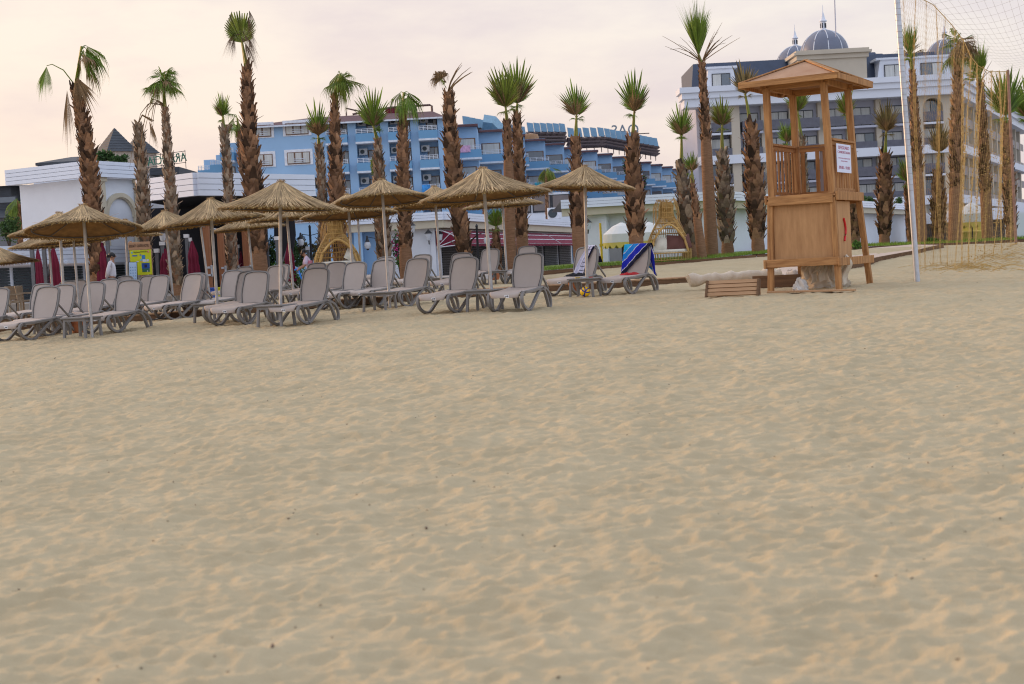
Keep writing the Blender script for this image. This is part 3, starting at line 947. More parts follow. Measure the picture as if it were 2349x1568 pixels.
def crown_droop(stalk, size, lean=.25, n=7, dead=2, side=1, extra=None, green=None):
    # fronds thrown over to one side by the wind, tips hanging
    def f(t, o, k):
        g = MB(); st = MB(); dd = MB()
        r = size*k
        hub = o + Vector((lean*stalk*k, 0, stalk*k))
        bundle(st, o-Vector((0, 0, .1)), hub, .05, .03, 4)
        for i in range(n):
            az = RND.uniform(-75, 75) if side > 0 else RND.uniform(105, 255)
            if i % 4 == 3: az += 180
            el = RND.uniform(48, 86)
            leaf(g, hub-Vector((0, 0, RND.uniform(.0, .35))), vdir(az, el), r*RND.uniform(.3, .5), r*RND.uniform(.9, 1.2), vdir(az, 60), rad(RND.uniform(80, 130)), RND.uniform(.8, 1.25), n=24, rag=.22, thin=.5, pdroop=RND.uniform(.5, 1.0), nar=.45, fuse=.5)
        for i in range(dead):
            az = RND.uniform(-60, 60) if side > 0 else RND.uniform(120, 240)
            leaf(dd, hub-Vector((0, 0, .3)), vdir(az, RND.uniform(-70, 20)), r*.3, r*RND.uniform(.7, .95), vdir(az, 60), rad(90), 1.1, n=18, rag=.3, thin=.5)
        if extra: extra(t, o, k, g, dd)
        st.build('stalks', m_petiole, t, sm=True)
        g.build('crown', green or m_leaf, t)
        if dd.f: dd.build('dead_fronds', m_dead, t)
    return f

def crown_brush(stalk, size, lean=0.0, n=9, dead=3, spread=70, wild=0, green=None, dmat=None):
    # narrow upright brush with bare rachises
    def f(t, o, k):
        g = MB(); st = MB(); dd = MB()
        r = size*k
        hub = o + Vector((lean*stalk*k, 0, stalk*k))
        bundle(st, o-Vector((0, 0, .1)), hub, .05, .03, 5)
        for i in range(n):
            az = RND.uniform(0, 360)
            leaf(g, hub-Vector((0, 0, RND.uniform(0, .3))), vdir(az, RND.uniform(74, 89)), .15, r*RND.uniform(.6, 1.0), vdir(az+180, 15), rad(RND.uniform(35, spread)), RND.uniform(.0, .3), n=18, rag=.25, thin=.7, fuse=.5)
        for i in range(0 if wild > 10 else 3):
            az = RND.uniform(0, 360)
            leaf(g, hub-Vector((0, 0, .3)), vdir(az, RND.uniform(20, 50)), .2, r*RND.uniform(.35, .5), vdir(az, 70), rad(120), .6, n=16, rag=.3, thin=.6)
        for i in range(dead):
            az = RND.uniform(0, 360)
            leaf(dd, hub-Vector((0, 0, .1)), vdir(az, RND.uniform(35, 85)), .15, r*RND.uniform(.6, .95), vdir(az+180, 30), rad(70), RND.uniform(.2, .9), n=16, rag=.3, thin=.6, fuse=.4)
        for i in range(wild):
            az = RND.choice((RND.uniform(-20, 50), RND.uniform(130, 200))); L = r*RND.uniform(.55, .8)
            d_ = vdir(az, RND.uniform(25, 68)); dr = RND.uniform(.05, .6)
            dd.tube([o + d_*L*s - Vector((0, 0, dr*L*s*s*.8)) for s in (0, .35, .7, 1)], [.016, .013, .009, .004], 4)
        st.build('stalks', m_petiole, t, sm=True)
        g.build('crown', green or m_leaf, t)
        if dd.f: dd.build('dead_fronds', dmat or m_dead, t)
    return f

def crown_ball(stalk, size, n=22, dead=3, curls=5, green=None):
    def f(t, o, k):
        g = MB(); st = MB(); dd = MB()
        r = size*k
        hub = o + Vector((0, 0, stalk*k))
        bundle(st, o-Vector((0, 0, .1)), hub, .05, .03, 4)
        for i in range(n):
            az = RND.uniform(0, 360)
            leaf(g, hub+Vector((0, 0, RND.uniform(-.3, .1))), vdir(az, RND.uniform(-35, 88)), r*.28, r*RND.uniform(.6, .9), vdir(az, 60), rad(RND.uniform(80, 150)), RND.uniform(.4, 1.1), n=20, rag=.35, thin=.4, pdroop=.3, fuse=.45)
        for i in range(curls):
            az = RND.uniform(150, 200); L = r*RND.uniform(.8, 1.3); d_ = vdir(az, RND.uniform(30, 65))
            dd.tube([o + d_*L*s - Vector((0, 0, L*s**3*1.3)) for s in (0, .25, .5, .75, 1, 1.2)], [.016, .015, .014, .011, .008, .004], 4)
        for i in range(dead):
            az = RND.uniform(30, 120)
            leaf(dd, hub, vdir(az, RND.uniform(-30, 30)), r*.3, r*.7, vdir(az, 60), rad(70), 1.1, n=14, rag=.3, thin=.5)
        st.build('stalks', m_petiole, t, sm=True)
        g.build('crown', green or m_leaf, t)
        if dd.f: dd.build('dead_fronds', m_dead, t)
    return f

def crown_dead(size, hang=1, up=0, green=0):
    def f(t, o, k):
        dd = MB(); g = MB()
        r = size*k
        for i in range(hang):
            az = RND.uniform(-40, 60)
            dd.tube([o, o+vdir(az, 60)*.35, o+vdir(az, 10)*.55], [.03, .025, .02], 5)
            leaf(dd, o+vdir(az, 30)*.45, vdir(az, -70), .1, r*RND.uniform(.8, 1.1), vdir(az, 20), rad(40), .5, n=18, rag=.3, thin=.5)
        for i in range(up):
            az = RND.uniform(0, 360)
            leaf(dd, o+Vector((0, 0, .1)), vdir(az, RND.uniform(35, 85)), r*.2, r*RND.uniform(.6, .95), vdir(az+180, 30), rad(RND.uniform(60, 130)), RND.uniform(.2, .8), n=18, rag=.3, thin=.6, fuse=.42)
        for i in range(green):
            az = RND.uniform(0, 360)
            leaf(g, o+Vector((0, 0, .1)), vdir(az, RND.uniform(50, 85)), r*.2, r*RND.uniform(.5, .75), vdir(az+180, 30), rad(90), RND.uniform(.1, .4), n=18, rag=.25)
        dd.build('dead_fronds', m_dead, t)
        if g.f: g.build('crown', m_leaf2, t)
    return f

def hang_left(dx1, dy1, L, dead=True, arc=True):
    # one broken frond hanging on the left of the crown
    def e(t, o, k, g, dd):
        tip = o + Vector((dx1*k, 0, -dy1*k))
        g.tube([o, o.lerp(tip, .4)+Vector((0, 0, .25)), o.lerp(tip, .8)+Vector((0, 0, .18)), tip], [.02, .018, .014, .012], 4)
        leaf(g, tip, (-.25, -.1, -1), .02, L*k, (-.5, -.8, 0), rad(75), .25, n=22, rag=.2, thin=.5)
        leaf(dd, o+Vector((-.22, -.2, -.1)), (-.06, -.05, -1), .05, L*k*1.75, (-.5, -.8, 0), rad(28), .1, n=20, rag=.25, thin=.5)
        leaf(dd, o+Vector((.1, -.2, .3)), (.35, -.1, -1), .05, L*k*1.2, (.5, -.8, 0), rad(70), .1, n=18, rag=.25, thin=.5)
    return e
def big_fan(t, o, k, g, dd):
    pass
def crown_p5(t, o, k):
    g = MB(); st = MB(); dd = MB()
    hub = o + Vector((-8*k, 0, 62*k))
    bundle(st, o-Vector((0, 0, .1)), hub, .055, .03, 4)
    leaf(g, hub-Vector((0, 0, .16)), vdir(110, 84), .05, 70*k, CAMN, rad(150), .05, n=30, rag=.08, cup=.1, fuse=.80, nar=.66)
    for i in range(5):
        az = RND.uniform(150, 390)
        leaf(g, hub+Vector((0, .15, .15)), vdir(az, RND.uniform(74, 88)), .3, 66*k, vdir(az, 60), rad(150), 1.1, n=26, rag=.25, thin=.3, fuse=.35, nar=.5)
    for i in range(5):
        az = RND.choice((RND.uniform(-30, 40), RND.uniform(140, 220)))
        leaf(dd, hub+Vector((0, 0, RND.uniform(-.2, .5))), vdir(az, RND.uniform(-62, -10)), .2, 66*k, vdir(az, 50), rad(60), .8, n=20, rag=.35, thin=.3, fuse=.25)
    for sx in (-1, 1):
        for z in (.05, .35, .7, .95):
            leaf(dd, hub+Vector((sx*(.22+.05*z), RND.uniform(-.1, .2), z)), (sx*.22, -.05, -1), .02, RND.uniform(50, 74)*k, CAMN, rad(34), .15, n=13, rag=.35, thin=.25, fuse=.2)
    st.build('stalks', m_petiole, t, sm=True)
    g.build('crown', m_leaf2, t); dd.build('dead_fronds', m_deadd, t)
def crown_p10(t, o, k):
    g = MB(); dd = MB()
    for i in range(9):
        d_ = vdir(RND.uniform(-40, 60), RND.uniform(45, 80)); L = RND.uniform(45, 75)*k
        dd.tube([o + d_*L*s + Vector((.25*L*s*s, 0, -.12*L*s*s)) for s in (0, .35, .7, 1)], [.028, .02, .013, .005], 4)
    for i in range(5):
        leaf(dd, o+Vector((-.05, -.05, .3)), vdir(RND.uniform(150, 220), RND.uniform(35, 65)), 14*k, 42*k, vdir(170, 55), rad(150), 1.2, n=20, rag=.25, thin=.5)
    leaf(g, o+Vector((-.05, -.1, .1)), vdir(150, 65), 10*k, 34*k, vdir(170, 40), rad(130), 1.0, n=20, rag=.2)
    dd.build('dead_fronds', m_dead, t); g.build('crown', m_leaf2, t)

palm(214, 173, 196, 47, 25, 30, 'tall palm at the left with a broken frond hanging on its left', crown_droop(88, 78, .22, 7, 2, 1, hang_left(-62, -48, 82)), bend=14, rough0=.10, wm=44)
palm(331, 316, 284, 49, 28, 27, 'headless palm stump with dead fronds dangling beside the dark pyramid roof', crown_dead(75, 2), bend=4, grey=1, wm=31)
palm(402, 378, 245, 47, 30, 20, 'palm with a round shaggy green head, left of the tallest thick palm', crown_ball(62, 66, 30, curls=7), bend=0, rough0=.05, grey=1, wm=28)
palm(527, 513, 293, 50, 26, 26, 'short palm with a small green head just left of the tallest thick palm', crown_fan(28, 42, .0, 3, 3), bend=5, rough0=.05, grey=1)
palm(598, 566, 152, 46, 36, 26, 'tall thick palm topped by one brownish upright fan leaf', crown_p5, bend=-5, rough0=.16, wm=44, shag=1.15)
palm(576, 549, 300, 55, 24, 22, 'small palm mostly hidden behind the tall thick palm', crown_droop(30, 48, -.1, 5, 2, -1), boots=.6)
palm(743, 732, 330, 50, 28, 24, 'palm with one round green fan and dead fronds above', crown_fan(22, 62, -.05, 2, 10), bend=2, grey=1)
palm(782, 768, 212, 47, 33, 20, 'tall palm whose green fronds hang to the right, right of a fan palm', crown_droop(42, 66, .35, 8, 0, 1, green=m_leaf2), bend=-4, rough0=.05, wm=36)
palm(885, 866, 318, 48, 30, 22, 'palm with a big deep green fan in front of the blue balconies', crown_fan(30, 74, -.25, 2, 2), bend=-2, rough0=.05, grey=1, wm=36)
palm(931, 924, 252, 47, 31, 26, 'palm with a tight drooping green head beside the blue balconies', crown_droop(40, 58, .1, 9, 0, 1), bend=-2, rough0=.20, wm=34, shag=.8)
palm(1074, 1028, 210, 47, 28, 26, 'leaning palm with curled brown fronds and bare sticks on top', crown_p10, bend=-8, rough0=.12, wm=40, shag=1.3)
palm(1172, 1163, 275, 48, 24, 22, 'left palm of the close pair, yellow-green fan on top', crown_fan(30, 82, -.05, 3, 2, green=m_leaf2), rough0=.72, wm=26)
palm(1200, 1185, 262, 50, 27, 24, 'right palm of the close pair, darker trunk and frayed fan', crown_fan(25, 82, .1, 4, 3), rough0=.22, wm=31)
palm(1331, 1320, 312, 47, 30, 24, 'palm with a dark green fan behind the straw parasol furthest right', crown_fan(48, 66, .1, 1, 1), rough0=.30, wm=38, grey=.0)
palm(1461, 1451, 312, 47, 30, 28, 'palm with a yellow-tipped fan just right of the straw parasol furthest right', crown_fan(56, 76, .12, 3, 3), rough0=.22, wm=42, shag=1.25)
palm(1584, 1563, 372, 49, 32, 26, 'palm behind the right rattan cocoon, fan head on a long stalk', crown_fan(62, 62, .05, 2, 4), rough0=.16, wm=42, grey=1, shag=1.2)
palm(1612, 1588, 412, 48, 24, 14, 'slender leaning palm with one small bright round fan', crown_fan(22, 36, .0, 1, 4), rough0=.5, wm=20)
palm(1634, 1610, 142, 50, 32, 20, 'very tall bare-stemmed palm with a brush head and bare sticks', crown_brush(22, 150, -.35, 14, 0, 34, wild=16), rough0=.60, wm=27)
palm(1671, 1656, 348, 51, 29, 26, 'palm with a wind-frayed yellowish head left of the lifeguard tower', crown_fan(62, 52, .05, 3, 9, green=m_leaf2), rough0=.14, wm=40, grey=1, shag=1.2)
palm(1741, 1722, 280, 50, 30, 28, 'thick palm directly beside the lifeguard tower on its left', crown_fan(66, 62, -.15, 2, 10, green=m_tan), rough0=.13, wm=44, shag=1.2)
palm(1850, 1838, 312, 56, 26, 24, 'palm seen through the cabin of the lifeguard tower', crown_fan(58, 58, -.1, 3, 4, green=m_leaf2), rough0=.1, grey=1)
palm(1815, 1806, 345, 62, 18, 18, 'small palm deep behind the lifeguard tower cabin', crown_fan(20, 42, .0, 3, 2), rough0=.1)
palm(1965, 1950, 322, 58, 24, 22, 'palm half hidden by the right posts of the lifeguard tower', crown_fan(62, 48, -.1, 3, 4, green=m_leaf2), rough0=.1)
palm(2030, 2030, 350, 55, 25, 26, 'palm with a brown head between the tower and the steel net pole', crown_fan(50, 58, .1, 2, 9, green=m_tan), rough0=.12, wm=36, shag=1.25)
palm(2092, 2080, 425, 56, 18, 18, 'low palm just left of the steel net pole', crown_fan(10, 50, .0, 5, 2), rough0=.1)
palm(2116, 2093, 160, 52, 28, 18, 'tall palm directly right of the steel net pole', crown_brush(38, 92, -.1, 8, 4, 60), rough0=.42, wm=24)
palm(2155, 2151, 388, 54, 24, 20, 'short palm with a brown head behind the net', crown_fan(40, 58, .1, 2, 9, green=m_tan), rough0=.1, wm=34, shag=1.2)
palm(2192, 2197, 138, 52, 32, 22, 'tall palm behind the net with a large brown and green shaggy head', crown_ball(38, 66, 16, 22, 0), rough0=.3, wm=32)
palm(2268, 2249, 188, 54, 28, 20, 'palm in the yellow part of the net with an upright green head', crown_brush(20, 92, .0, 11, 1, 80, wild=4), rough0=.3, wm=25)
palm(2322, 2308, 282, 52, 26, 22, 'palm near the right edge with a broad green head', crown_fan(18, 92, .0, 6, 1), rough0=.1, wm=29)
palm(2372, 2362, 290, 55, 26, 22, 'palm cut by the right edge of the picture', crown_fan(20, 88, -.1, 6, 1), rough0=.1)
palm(46, 44, 468, 70, 16, 16, 'palm in front of the dark shingled house at far left', crown_droop(8, 52, -.3, 9, 0, -1), rough0=.2)
# palms in front of the blue hotel, far behind
palm(1112, 1110, 425, 105, 10, 10, 'bushy young palm far behind the large right parasol', crown_ball(10, 40, 16, 2, 0))
palm(1258, 1253, 395, 110, 9, 8, 'slim yellow-green palm before the far stepped balconies', crown_droop(8, 42, .3, 8, 0, 1, green=m_leaf2))
palm(1139, 1137, 525, 52, 26, 18, 'low palm with a bright green fan behind the large right parasol', crown_fan(6, 48, .15, 5, 0), rough0=.05)
# ------------------------------------------------------------------ grass, kerb, path, boardwalk
m_grass = M('grass', (.13, .22, .02), rough=.9, col2=(.23, .32, .05), scale=3, island=.4, trans=.2)
m_soil = M('grass_soil', (.10, .17, .025), rough=1, col2=(.17, .22, .05), scale=4)
m_kerb = M('kerb_wood', (.10, .055, .03), rough=.9, col2=(.20, .11, .055), scale=3, stretch=(.4, 6, 6), bump=.3)
m_deck = M('deck_wood', (.25, .14, .07), rough=.8, col2=(.38, .23, .12), scale=2.5, stretch=(.5, 8, 8), island=.25, bump=.25)
m_path = M('path_stone', (.52, .40, .31), rough=.9, var=.08, scale=2)
g = MB()
N = 90
def gy0(x):
    return 47.0 + (3.2*smooth(10, 13.5, x) if x > 10 else 0)
def gz(x, y):
    return zt(x) - .012 + .012*math.sin(x*1.7)*math.sin(x*.6+y) + .05*smooth(0, 3.0, y-47-(gy0(x)-47))
g.grid(lambda u, v: (1.2+60*u, gy0(1.2+60*u)+(19)*v, gz(1.2+60*u, gy0(1.2+60*u)+19*v)), 160, 16)
struct(g.build('lawn', m_soil, sm=True))
g = MB()
for i in range(26000):
    x = RND.uniform(1.2, 30) if RND.random() < .9 else RND.uniform(30, 46)
    y = gy0(x)-.06 + abs(RND.gauss(0, 1.0))*2.2
    z = gz(x, y) - .01
    h = RND.uniform(.05, .12); a = RND.uniform(0, 3.14); w_ = .008
    dx, dy = math.cos(a)*w_, math.sin(a)*w_
    lx, ly = RND.uniform(-.04, .04), RND.uniform(-.05, .03)
    g.face([(x-dx, y-dy, z), (x+dx, y+dy, z), (x+lx, y+ly, z+h)])
struct(g.build('grass', m_grass), 'stuff')['label'] = 'short green grass along the edge above the beach'
t = thing('kerb', 'dark wooden kerb holding the lawn edge above the sand', 'kerb', (0, 0, 0))
xs = [1.0+i*2.4 for i in range(24)]
for a, b in zip(xs, xs[1:]):
    m = MB(); m.beam((a+.01, gy0(a)-.05, zt(a)-.12), (b-.01, gy0(b)-.05, zt(b)-.12), .06, .20)
    m.build('board', m_kerb, t)
# the boardwalk lying on the sand behind the second row
def deck(name, pts, wdt, label):
    t = thing(name, label, 'boardwalk', pts[0])
    o = Vector(pts[0])
    for i, (a, b) in enumerate(zip(pts, pts[1:])):
        a = Vector(a)-o; b = Vector(b)-o; d = (b-a).normalized(); s = Vector((-d.y, d.x, 0)).normalized()
        m = MB(); m.beam(a+Vector((0, 0, -.005)), b+Vector((0, 0, -.005)), .04, .13); m.build('side_board', m_kerb, t)
        m = MB(); m.beam(a+s*wdt+Vector((0, 0, -.005)), b+s*wdt+Vector((0, 0, -.005)), .04, .13); m.build('side_board', m_kerb, t)
        L = (b-a).length; n = max(1, int(L/.15)); pl = MB()
        for k in range(n):
            c = a.lerp(b, (k+.5)/n) + s*wdt/2 + Vector((0, 0, .075))
            rot = Matrix((d, s, d.cross(s))).transposed()
            pl.box(c + Vector((0, 0, RND.uniform(-.004, .004))), (L/n-.012, wdt+.06, .028), rot)
        pl.build('planks', m_deck, t)
def SP(px, Y):
    p = P(px, 640, Y); p.z = sandz(p.x, p.y)+.06; return p
deck('boardwalk', [SP(-60, 33.6), SP(300, 33.8), SP(700, 34.0), SP(1100, 34.2), SP(1500, 34.5), SP(1752, 34.8)], 1.1, 'long wooden boardwalk running behind the second lounger row')
deck('boardwalk', [SP(-60, 39.6), SP(120, 39.6), SP(330, 39.7)], .9, 'short wooden boardwalk by the cafe chairs at far left')
# the pale path behind the tower with its timber edge
fe = [S(1790, 648), S(1927, 619.7), S(2015, 597), S(2094, 582.5), S(2162, 567)]
be = [P(1790, 592, 43.5), P(1960, 574, 46.6), P(2004, 567.8, 47.6), P(2090, 560.5, 49.2), P(2164, 561, 50.2)]
m = MB()
for i in range(len(fe)-1):
    n = 6
    for k in range(n):
        a = fe[i].lerp(fe[i+1], k/n)+Vector((0, 0, .07)); b = fe[i].lerp(fe[i+1], (k+1)/n)+Vector((0, 0, .07))
        c = be[i].lerp(be[i+1], (k+1)/n); d = be[i].lerp(be[i+1], k/n)
        m.face([a, b, c, d])
        m.face([a, b, b-Vector((0, 0, .5)), a-Vector((0, 0, .5))])
struct(m.build('path', m_path))
t = thing('path_edging', 'dark timber edging along the pale path behind the tower', 'edging', fe[0]); o = fe[0]
for a, b in zip(fe, fe[1:]):
    m = MB(); m.beam(a-o+Vector((0, -.04, .02)), b-o+Vector((0, -.04, .02)), .06, .17); m.build('board', m_kerb, t)

# ------------------------------------------------------------------ lifeguard tower
m_wood = M('tower_wood', (.25, .108, .036), rough=.8, col2=(.56, .29, .11), scale=2.2, stretch=(8, 8, .7), bump=.35, bscale=30)
m_woodh = M('tower_wood_rail', (.25, .108, .036), rough=.8, col2=(.56, .29, .11), scale=2.2, stretch=(.7, 8, 8), bump=.35, bscale=30)
m_ply = M('tower_plywood', (.37, .19, .08), rough=.8, col2=(.54, .30, .135), scale=1.8, stretch=(4, 4, .7), bump=.1)
m_roof = M('tower_roof', (.31, .155, .075), rough=.75, col2=(.44, .27, .16), scale=1.4, bump=.2)
m_knot = M('tower_knot', (.10, .035, .012), rough=.8)
FRp = S(1920, 664); psi = rad(30)
ex = Vector((math.cos(psi), -math.sin(psi), 0)); ey = Vector((math.sin(psi), math.cos(psi), 0))
W, DP = 1.28, 1.70
org = FRp - ex*(W/2) + ey*(DP/2)
org.z = .53
T = thing('lifeguard_tower', 'wooden lifeguard tower with a hipped roof and railed cabin', 'lifeguard tower', org, -psi)
def tw_(x, z):     # upper cabin leans a touch to the left
    return x - .030*(z-1.9)
ZF = 1.79; ZE = 4.00
def part(mb, name, mat, parent=None, bevel=.006): return mb.build(name, mat, parent or T, bevel=bevel)
hx, hy = W/2, DP/2
for sx in (-1, 1):
    for sy in (-1, 1):
        m = MB()
        if sy < 0:
            m.beam((sx*(hx-.01), -hy, ZF-.02), (sx*(hx+.06), -hy-.03, -.25), .11, .11, (0, 1, 0))
        else:
            m.beam((sx*(hx-.0), hy, ZF-.02), (sx*(hx+.10), hy+.34, -.25), .11, .11, (0, 1, 0))
        part(m, 'leg', m_wood)
        m = MB(); m.beam((tw_(sx*(hx-.03), ZF), sy*(hy-.03), ZF), (tw_(sx*(hx-.06), ZE), sy*(hy-.05), ZE), .12, .12, (0, 1, 0))
        part(m, 'cabin_post', m_wood)
# floor beams and floor
m = MB(); m.box((0, -hy-.075, ZF-.02), (W+.02, .045, .19)); part(m, 'floor_beam', m_woodh)
m = MB(); m.box((hx+.078, 0, ZF+.01), (.045, DP+.1, .17)); part(m, 'floor_beam', m_wood)
m = MB(); m.box((-hx-.078, 0, ZF+.01), (.045, DP+.1, .17)); part(m, 'floor_beam', m_wood)
m = MB(); m.box((0, hy+.078, ZF-.02), (W+.02, .045, .19)); part(m, 'floor_beam', m_woodh)
m = MB(); m.box((0, 0, ZF+.03), (W+.1, DP+.1, .03)); part(m, 'floor', m_ply)
# plywood front, side door with its red handle
m = MB(); m.box((.0, -hy+.03, 1.14), (W-.10, .02, 1.14)); part(m, 'front_panel', m_ply, bevel=.003)
m = MB(); m.box((hx+.0, -.32, 1.08), (.025, 1.02, 1.24)); dr = part(m, 'door', m_ply, bevel=.003)
m = MB(); pts = [(hx+.03, -.30-.02+.10*math.sin(math.pi*k/10), .92+.44*k/10) for k in range(11)]
m.tube(pts, .022, 8); m.build('door_handle', M('handle_red', (.62, .015, .02), rough=.35, var=.05), dr, sm=True)
m = MB(); m.box((-hx, -.32, 1.08), (.025, 1.02, 1.24)); part(m, 'side_panel', m_ply, bevel=.003)
m = MB(); m.beam((hx-.15, .33, ZF-.05), (hx-.10, .42, .75), .09, .09, (0, 1, 0)); part(m, 'strut', m_wood)
# lower rails
m = MB(); m.box((-.03, -hy-.10, .54), (W+.24, .045, .155)); part(m, 'lower_rail', m_woodh)
m = MB(); m.box((hx+.115, .17, .52), (.045, DP+.66, .155)); part(m, 'lower_rail', m_wood)
m = MB(); m.box((-hx-.115, .17, .52), (.045, DP+.66, .155)); part(m, 'lower_rail', m_wood)
# railings: handrail, bottom rail and boards of every side
def rail_side(a, b, inset, name, n, skip=(), wd=.10):
    a = Vector(a); b = Vector(b)
    m = MB(); m.beam(a+Vector((0, 0, 2.90)), b+Vector((0, 0, 2.90)), .12, .045); rr_ = part(m, 'handrail', m_woodh, bevel=.004)
    m = MB(); m.beam(a+Vector((0, 0, 2.83)), b+Vector((0, 0, 2.83)), .035, .08); part(m, 'upper_rail', m_woodh, bevel=.004)
    m = MB(); m.beam(a+Vector((0, 0, 1.93)), b+Vector((0, 0, 1.93)), .05, .07); part(m, 'bottom_rail', m_woodh, bevel=.004)
    d = (b-a).normalized(); s = Vector((-d.y, d.x, 0))
    for k in range(n):
        if k in skip: continue
        c = a.lerp(b, (k+.5)/n) + s*inset
        m = MB(); m.box((c.x-.03*(2.35-1.9), c.y, 2.38), (.02 if abs(d.x) < .5 else wd, wd if abs(d.x) < .5 else .02, .90)); part(m, 'baluster', m_wood, bevel=.003)
f_ = -.012
rail_side((hx-.05, -hy+.1, 0), (hx-.05, hy-.1, 0), 0, 'right', 9)
rail_side((-hx+.0, -hy+.1, 0), (-hx+.0, hy-.1, 0), 0, 'left', 7)
rail_side((-hx+.1, hy-.05, 0), (hx-.1, hy-.05, 0), 0, 'back', 7, skip=(1,), wd=.085)
m = MB(); m.box((.20, hy-.01, 2.38), (.66, .012, .86)); part(m, 'grey_board', M('grey_board', (.36, .36, .40), rough=.6, var=.04), bevel=.002)
# roof
OV = .345; rx, ry = hx+OV, hy+OV
cx_ = tw_(0, ZE+.3)
m = MB()
apex = (cx_, 0, ZE+.56)
e = [(cx_-rx, -ry, ZE+.10), (cx_+rx, -ry, ZE+.10), (cx_+rx, ry, ZE+.10), (cx_-rx, ry, ZE+.10)]
for i in range(4): m.face([e[i], e[(i+1) % 4], apex])
for i in range(4): m.face([Vector(e[(i+1) % 4])-Vector((0, 0, .03)), Vector(e[i])-Vector((0, 0, .03)), Vector(apex)-Vector((0, 0, .03))])
part(m, 'roof', m_roof, bevel=0)
for i in range(4):
    a = Vector(e[i]); b = Vector(e[(i+1) % 4])
    m = MB(); m.beam(a-Vector((0, 0, .035)), b-Vector((0, 0, .035)), .035, .115)
    part(m, 'fascia', m_woodh if i % 2 == 0 else m_wood, bevel=.004)
    m = MB(); m.beam(a+Vector((0, 0, .015)), Vector(apex)+Vector((0, 0, .015)), .09, .025); part(m, 'hip_board', m_woodh, bevel=.003)
    m = MB(); m.beam(a.lerp(Vector(apex), .06)-Vector((0, 0, .10)), Vector(apex)-Vector((0, 0, .10)), .05, .08); part(m, 'rafter', m_woodh, bevel=.003)
for sy in (-1, 1):
    m = MB(); m.box((cx_, sy*(hy-.05), ZE+.02), (W+.1, .05, .13)); part(m, 'top_plate', m_woodh)
for sx in (-1, 1):
    m = MB(); m.box((cx_+sx*(hx-.06), 0, ZE+.035), (.05, DP+.0, .12)); part(m, 'top_plate', m_wood)
# sign on the right railing
m_signw = M('sign_white', (.66, .72, .90), rough=.35, var=.03)
m_red = M('sign_red', (.42, .03, .10), rough=.5, var=.02)
m_pink = M('sign_pink', (.62, .28, .42), rough=.5, var=.02)
m = MB(); m.box((0, 0, 0), (.012, .94, .56)); sg = m.build('sign', m_signw, T, bevel=.004)
sg.location = (hx+.03, -.16, 2.54)
def sgt(body, size, y, mat, sx=1.0):
    mx = Matrix.Translation((.008, 0, y)) @ Matrix.Rotation(rad(90), 4, 'Z') @ Matrix.Rotation(rad(90), 4, 'X')
    text_mesh('lettering', body, size, mat, sg, mx, extrude=.001, sx=sx)
sgt('LIFEGUARD', .092, .205, m_red, 1.55)
sgt('CANKURTARAN', .070, .115, m_red, 1.62)
sgt('CANKURTARAN ÇALIŞMA SAATLERİ', .03, .0, m_pink, 1.6)
sgt('LIFEGUARD HOURS', .03, -.055, m_pink, 1.65)
sgt('09:00 - 18:00', .086, -.185, m_red, 1.55)

# ------------------------------------------------------------------ rubbish round the tower foot
m_tarp = M('tarp', (.52, .43, .32), rough=.8, col2=(.66, .58, .46), scale=4, bump=.5, bscale=12)
m_tarpw = M('tarp_white', (.52, .48, .43), rough=.7, col2=(.64, .60, .55), scale=5, bump=.4, bscale=14)
p0 = S(1582, 664); p1 = S(1760, 655) + ey*.35
d = p1-p0; o = p0.copy()
m = MB(); pts = []; rs = []
for i in range(25):
    f = i/24
    p = d*f*1.1 + Vector((0, 0, .20+.05*f+.012*math.sin(i*1.9)))
    pts.append(p); rs.append(.118+.018*math.sin(i*1.3)+.012*math.sin(i*2.9) + (.02 if i < 3 else 0))
m.tube(pts, rs, 14)
m.tube([p+Vector((-.02, .16, .01+.02*math.sin(k))) for k, p in enumerate(pts[:10])], [.07+.012*math.sin(k*2.1) for k in range(10)], 12)
a = m.build('rolled_tarp', m_tarp, sm=True); a.location = o
tag(a, 'long rolled beige tarpaulin lying across the wooden crate', 'tarpaulin')
# crate
c = S(1680, 679); c.z += .0
t = thing('wooden_crate', 'broken slatted wooden crate lying on the sand under the tarpaulin', 'crate', c, -rad(22))
m_cr = M('crate_wood', (.36, .20, .10), rough=.8, col2=(.50, .31, .17), scale=2.5, stretch=(.5, 7, 7), bump=.2)
for k, (z, y) in enumerate(((.05, -.02), (.125, .02), (.20, .06), (.275, .12))):
    m = MB(); m.box((0, y, z), (.98, .03, .070), Matrix.Rotation(rad(-25), 3, 'X')); m.build('slat', m_cr, t, bevel=.004)
for x in (-.50, .50):
    m = MB(); m.prism([(-.10, .0), (.04, .0), (.24, .30), (.06, .32)], 'x', x-.02, x+.02); m.build('end_board', m_kerb, t, bevel=.004)
m = MB(); m.box((.0, .22, .12), (1.0, .03, .24)); m.build('back_board', m_cr, t)
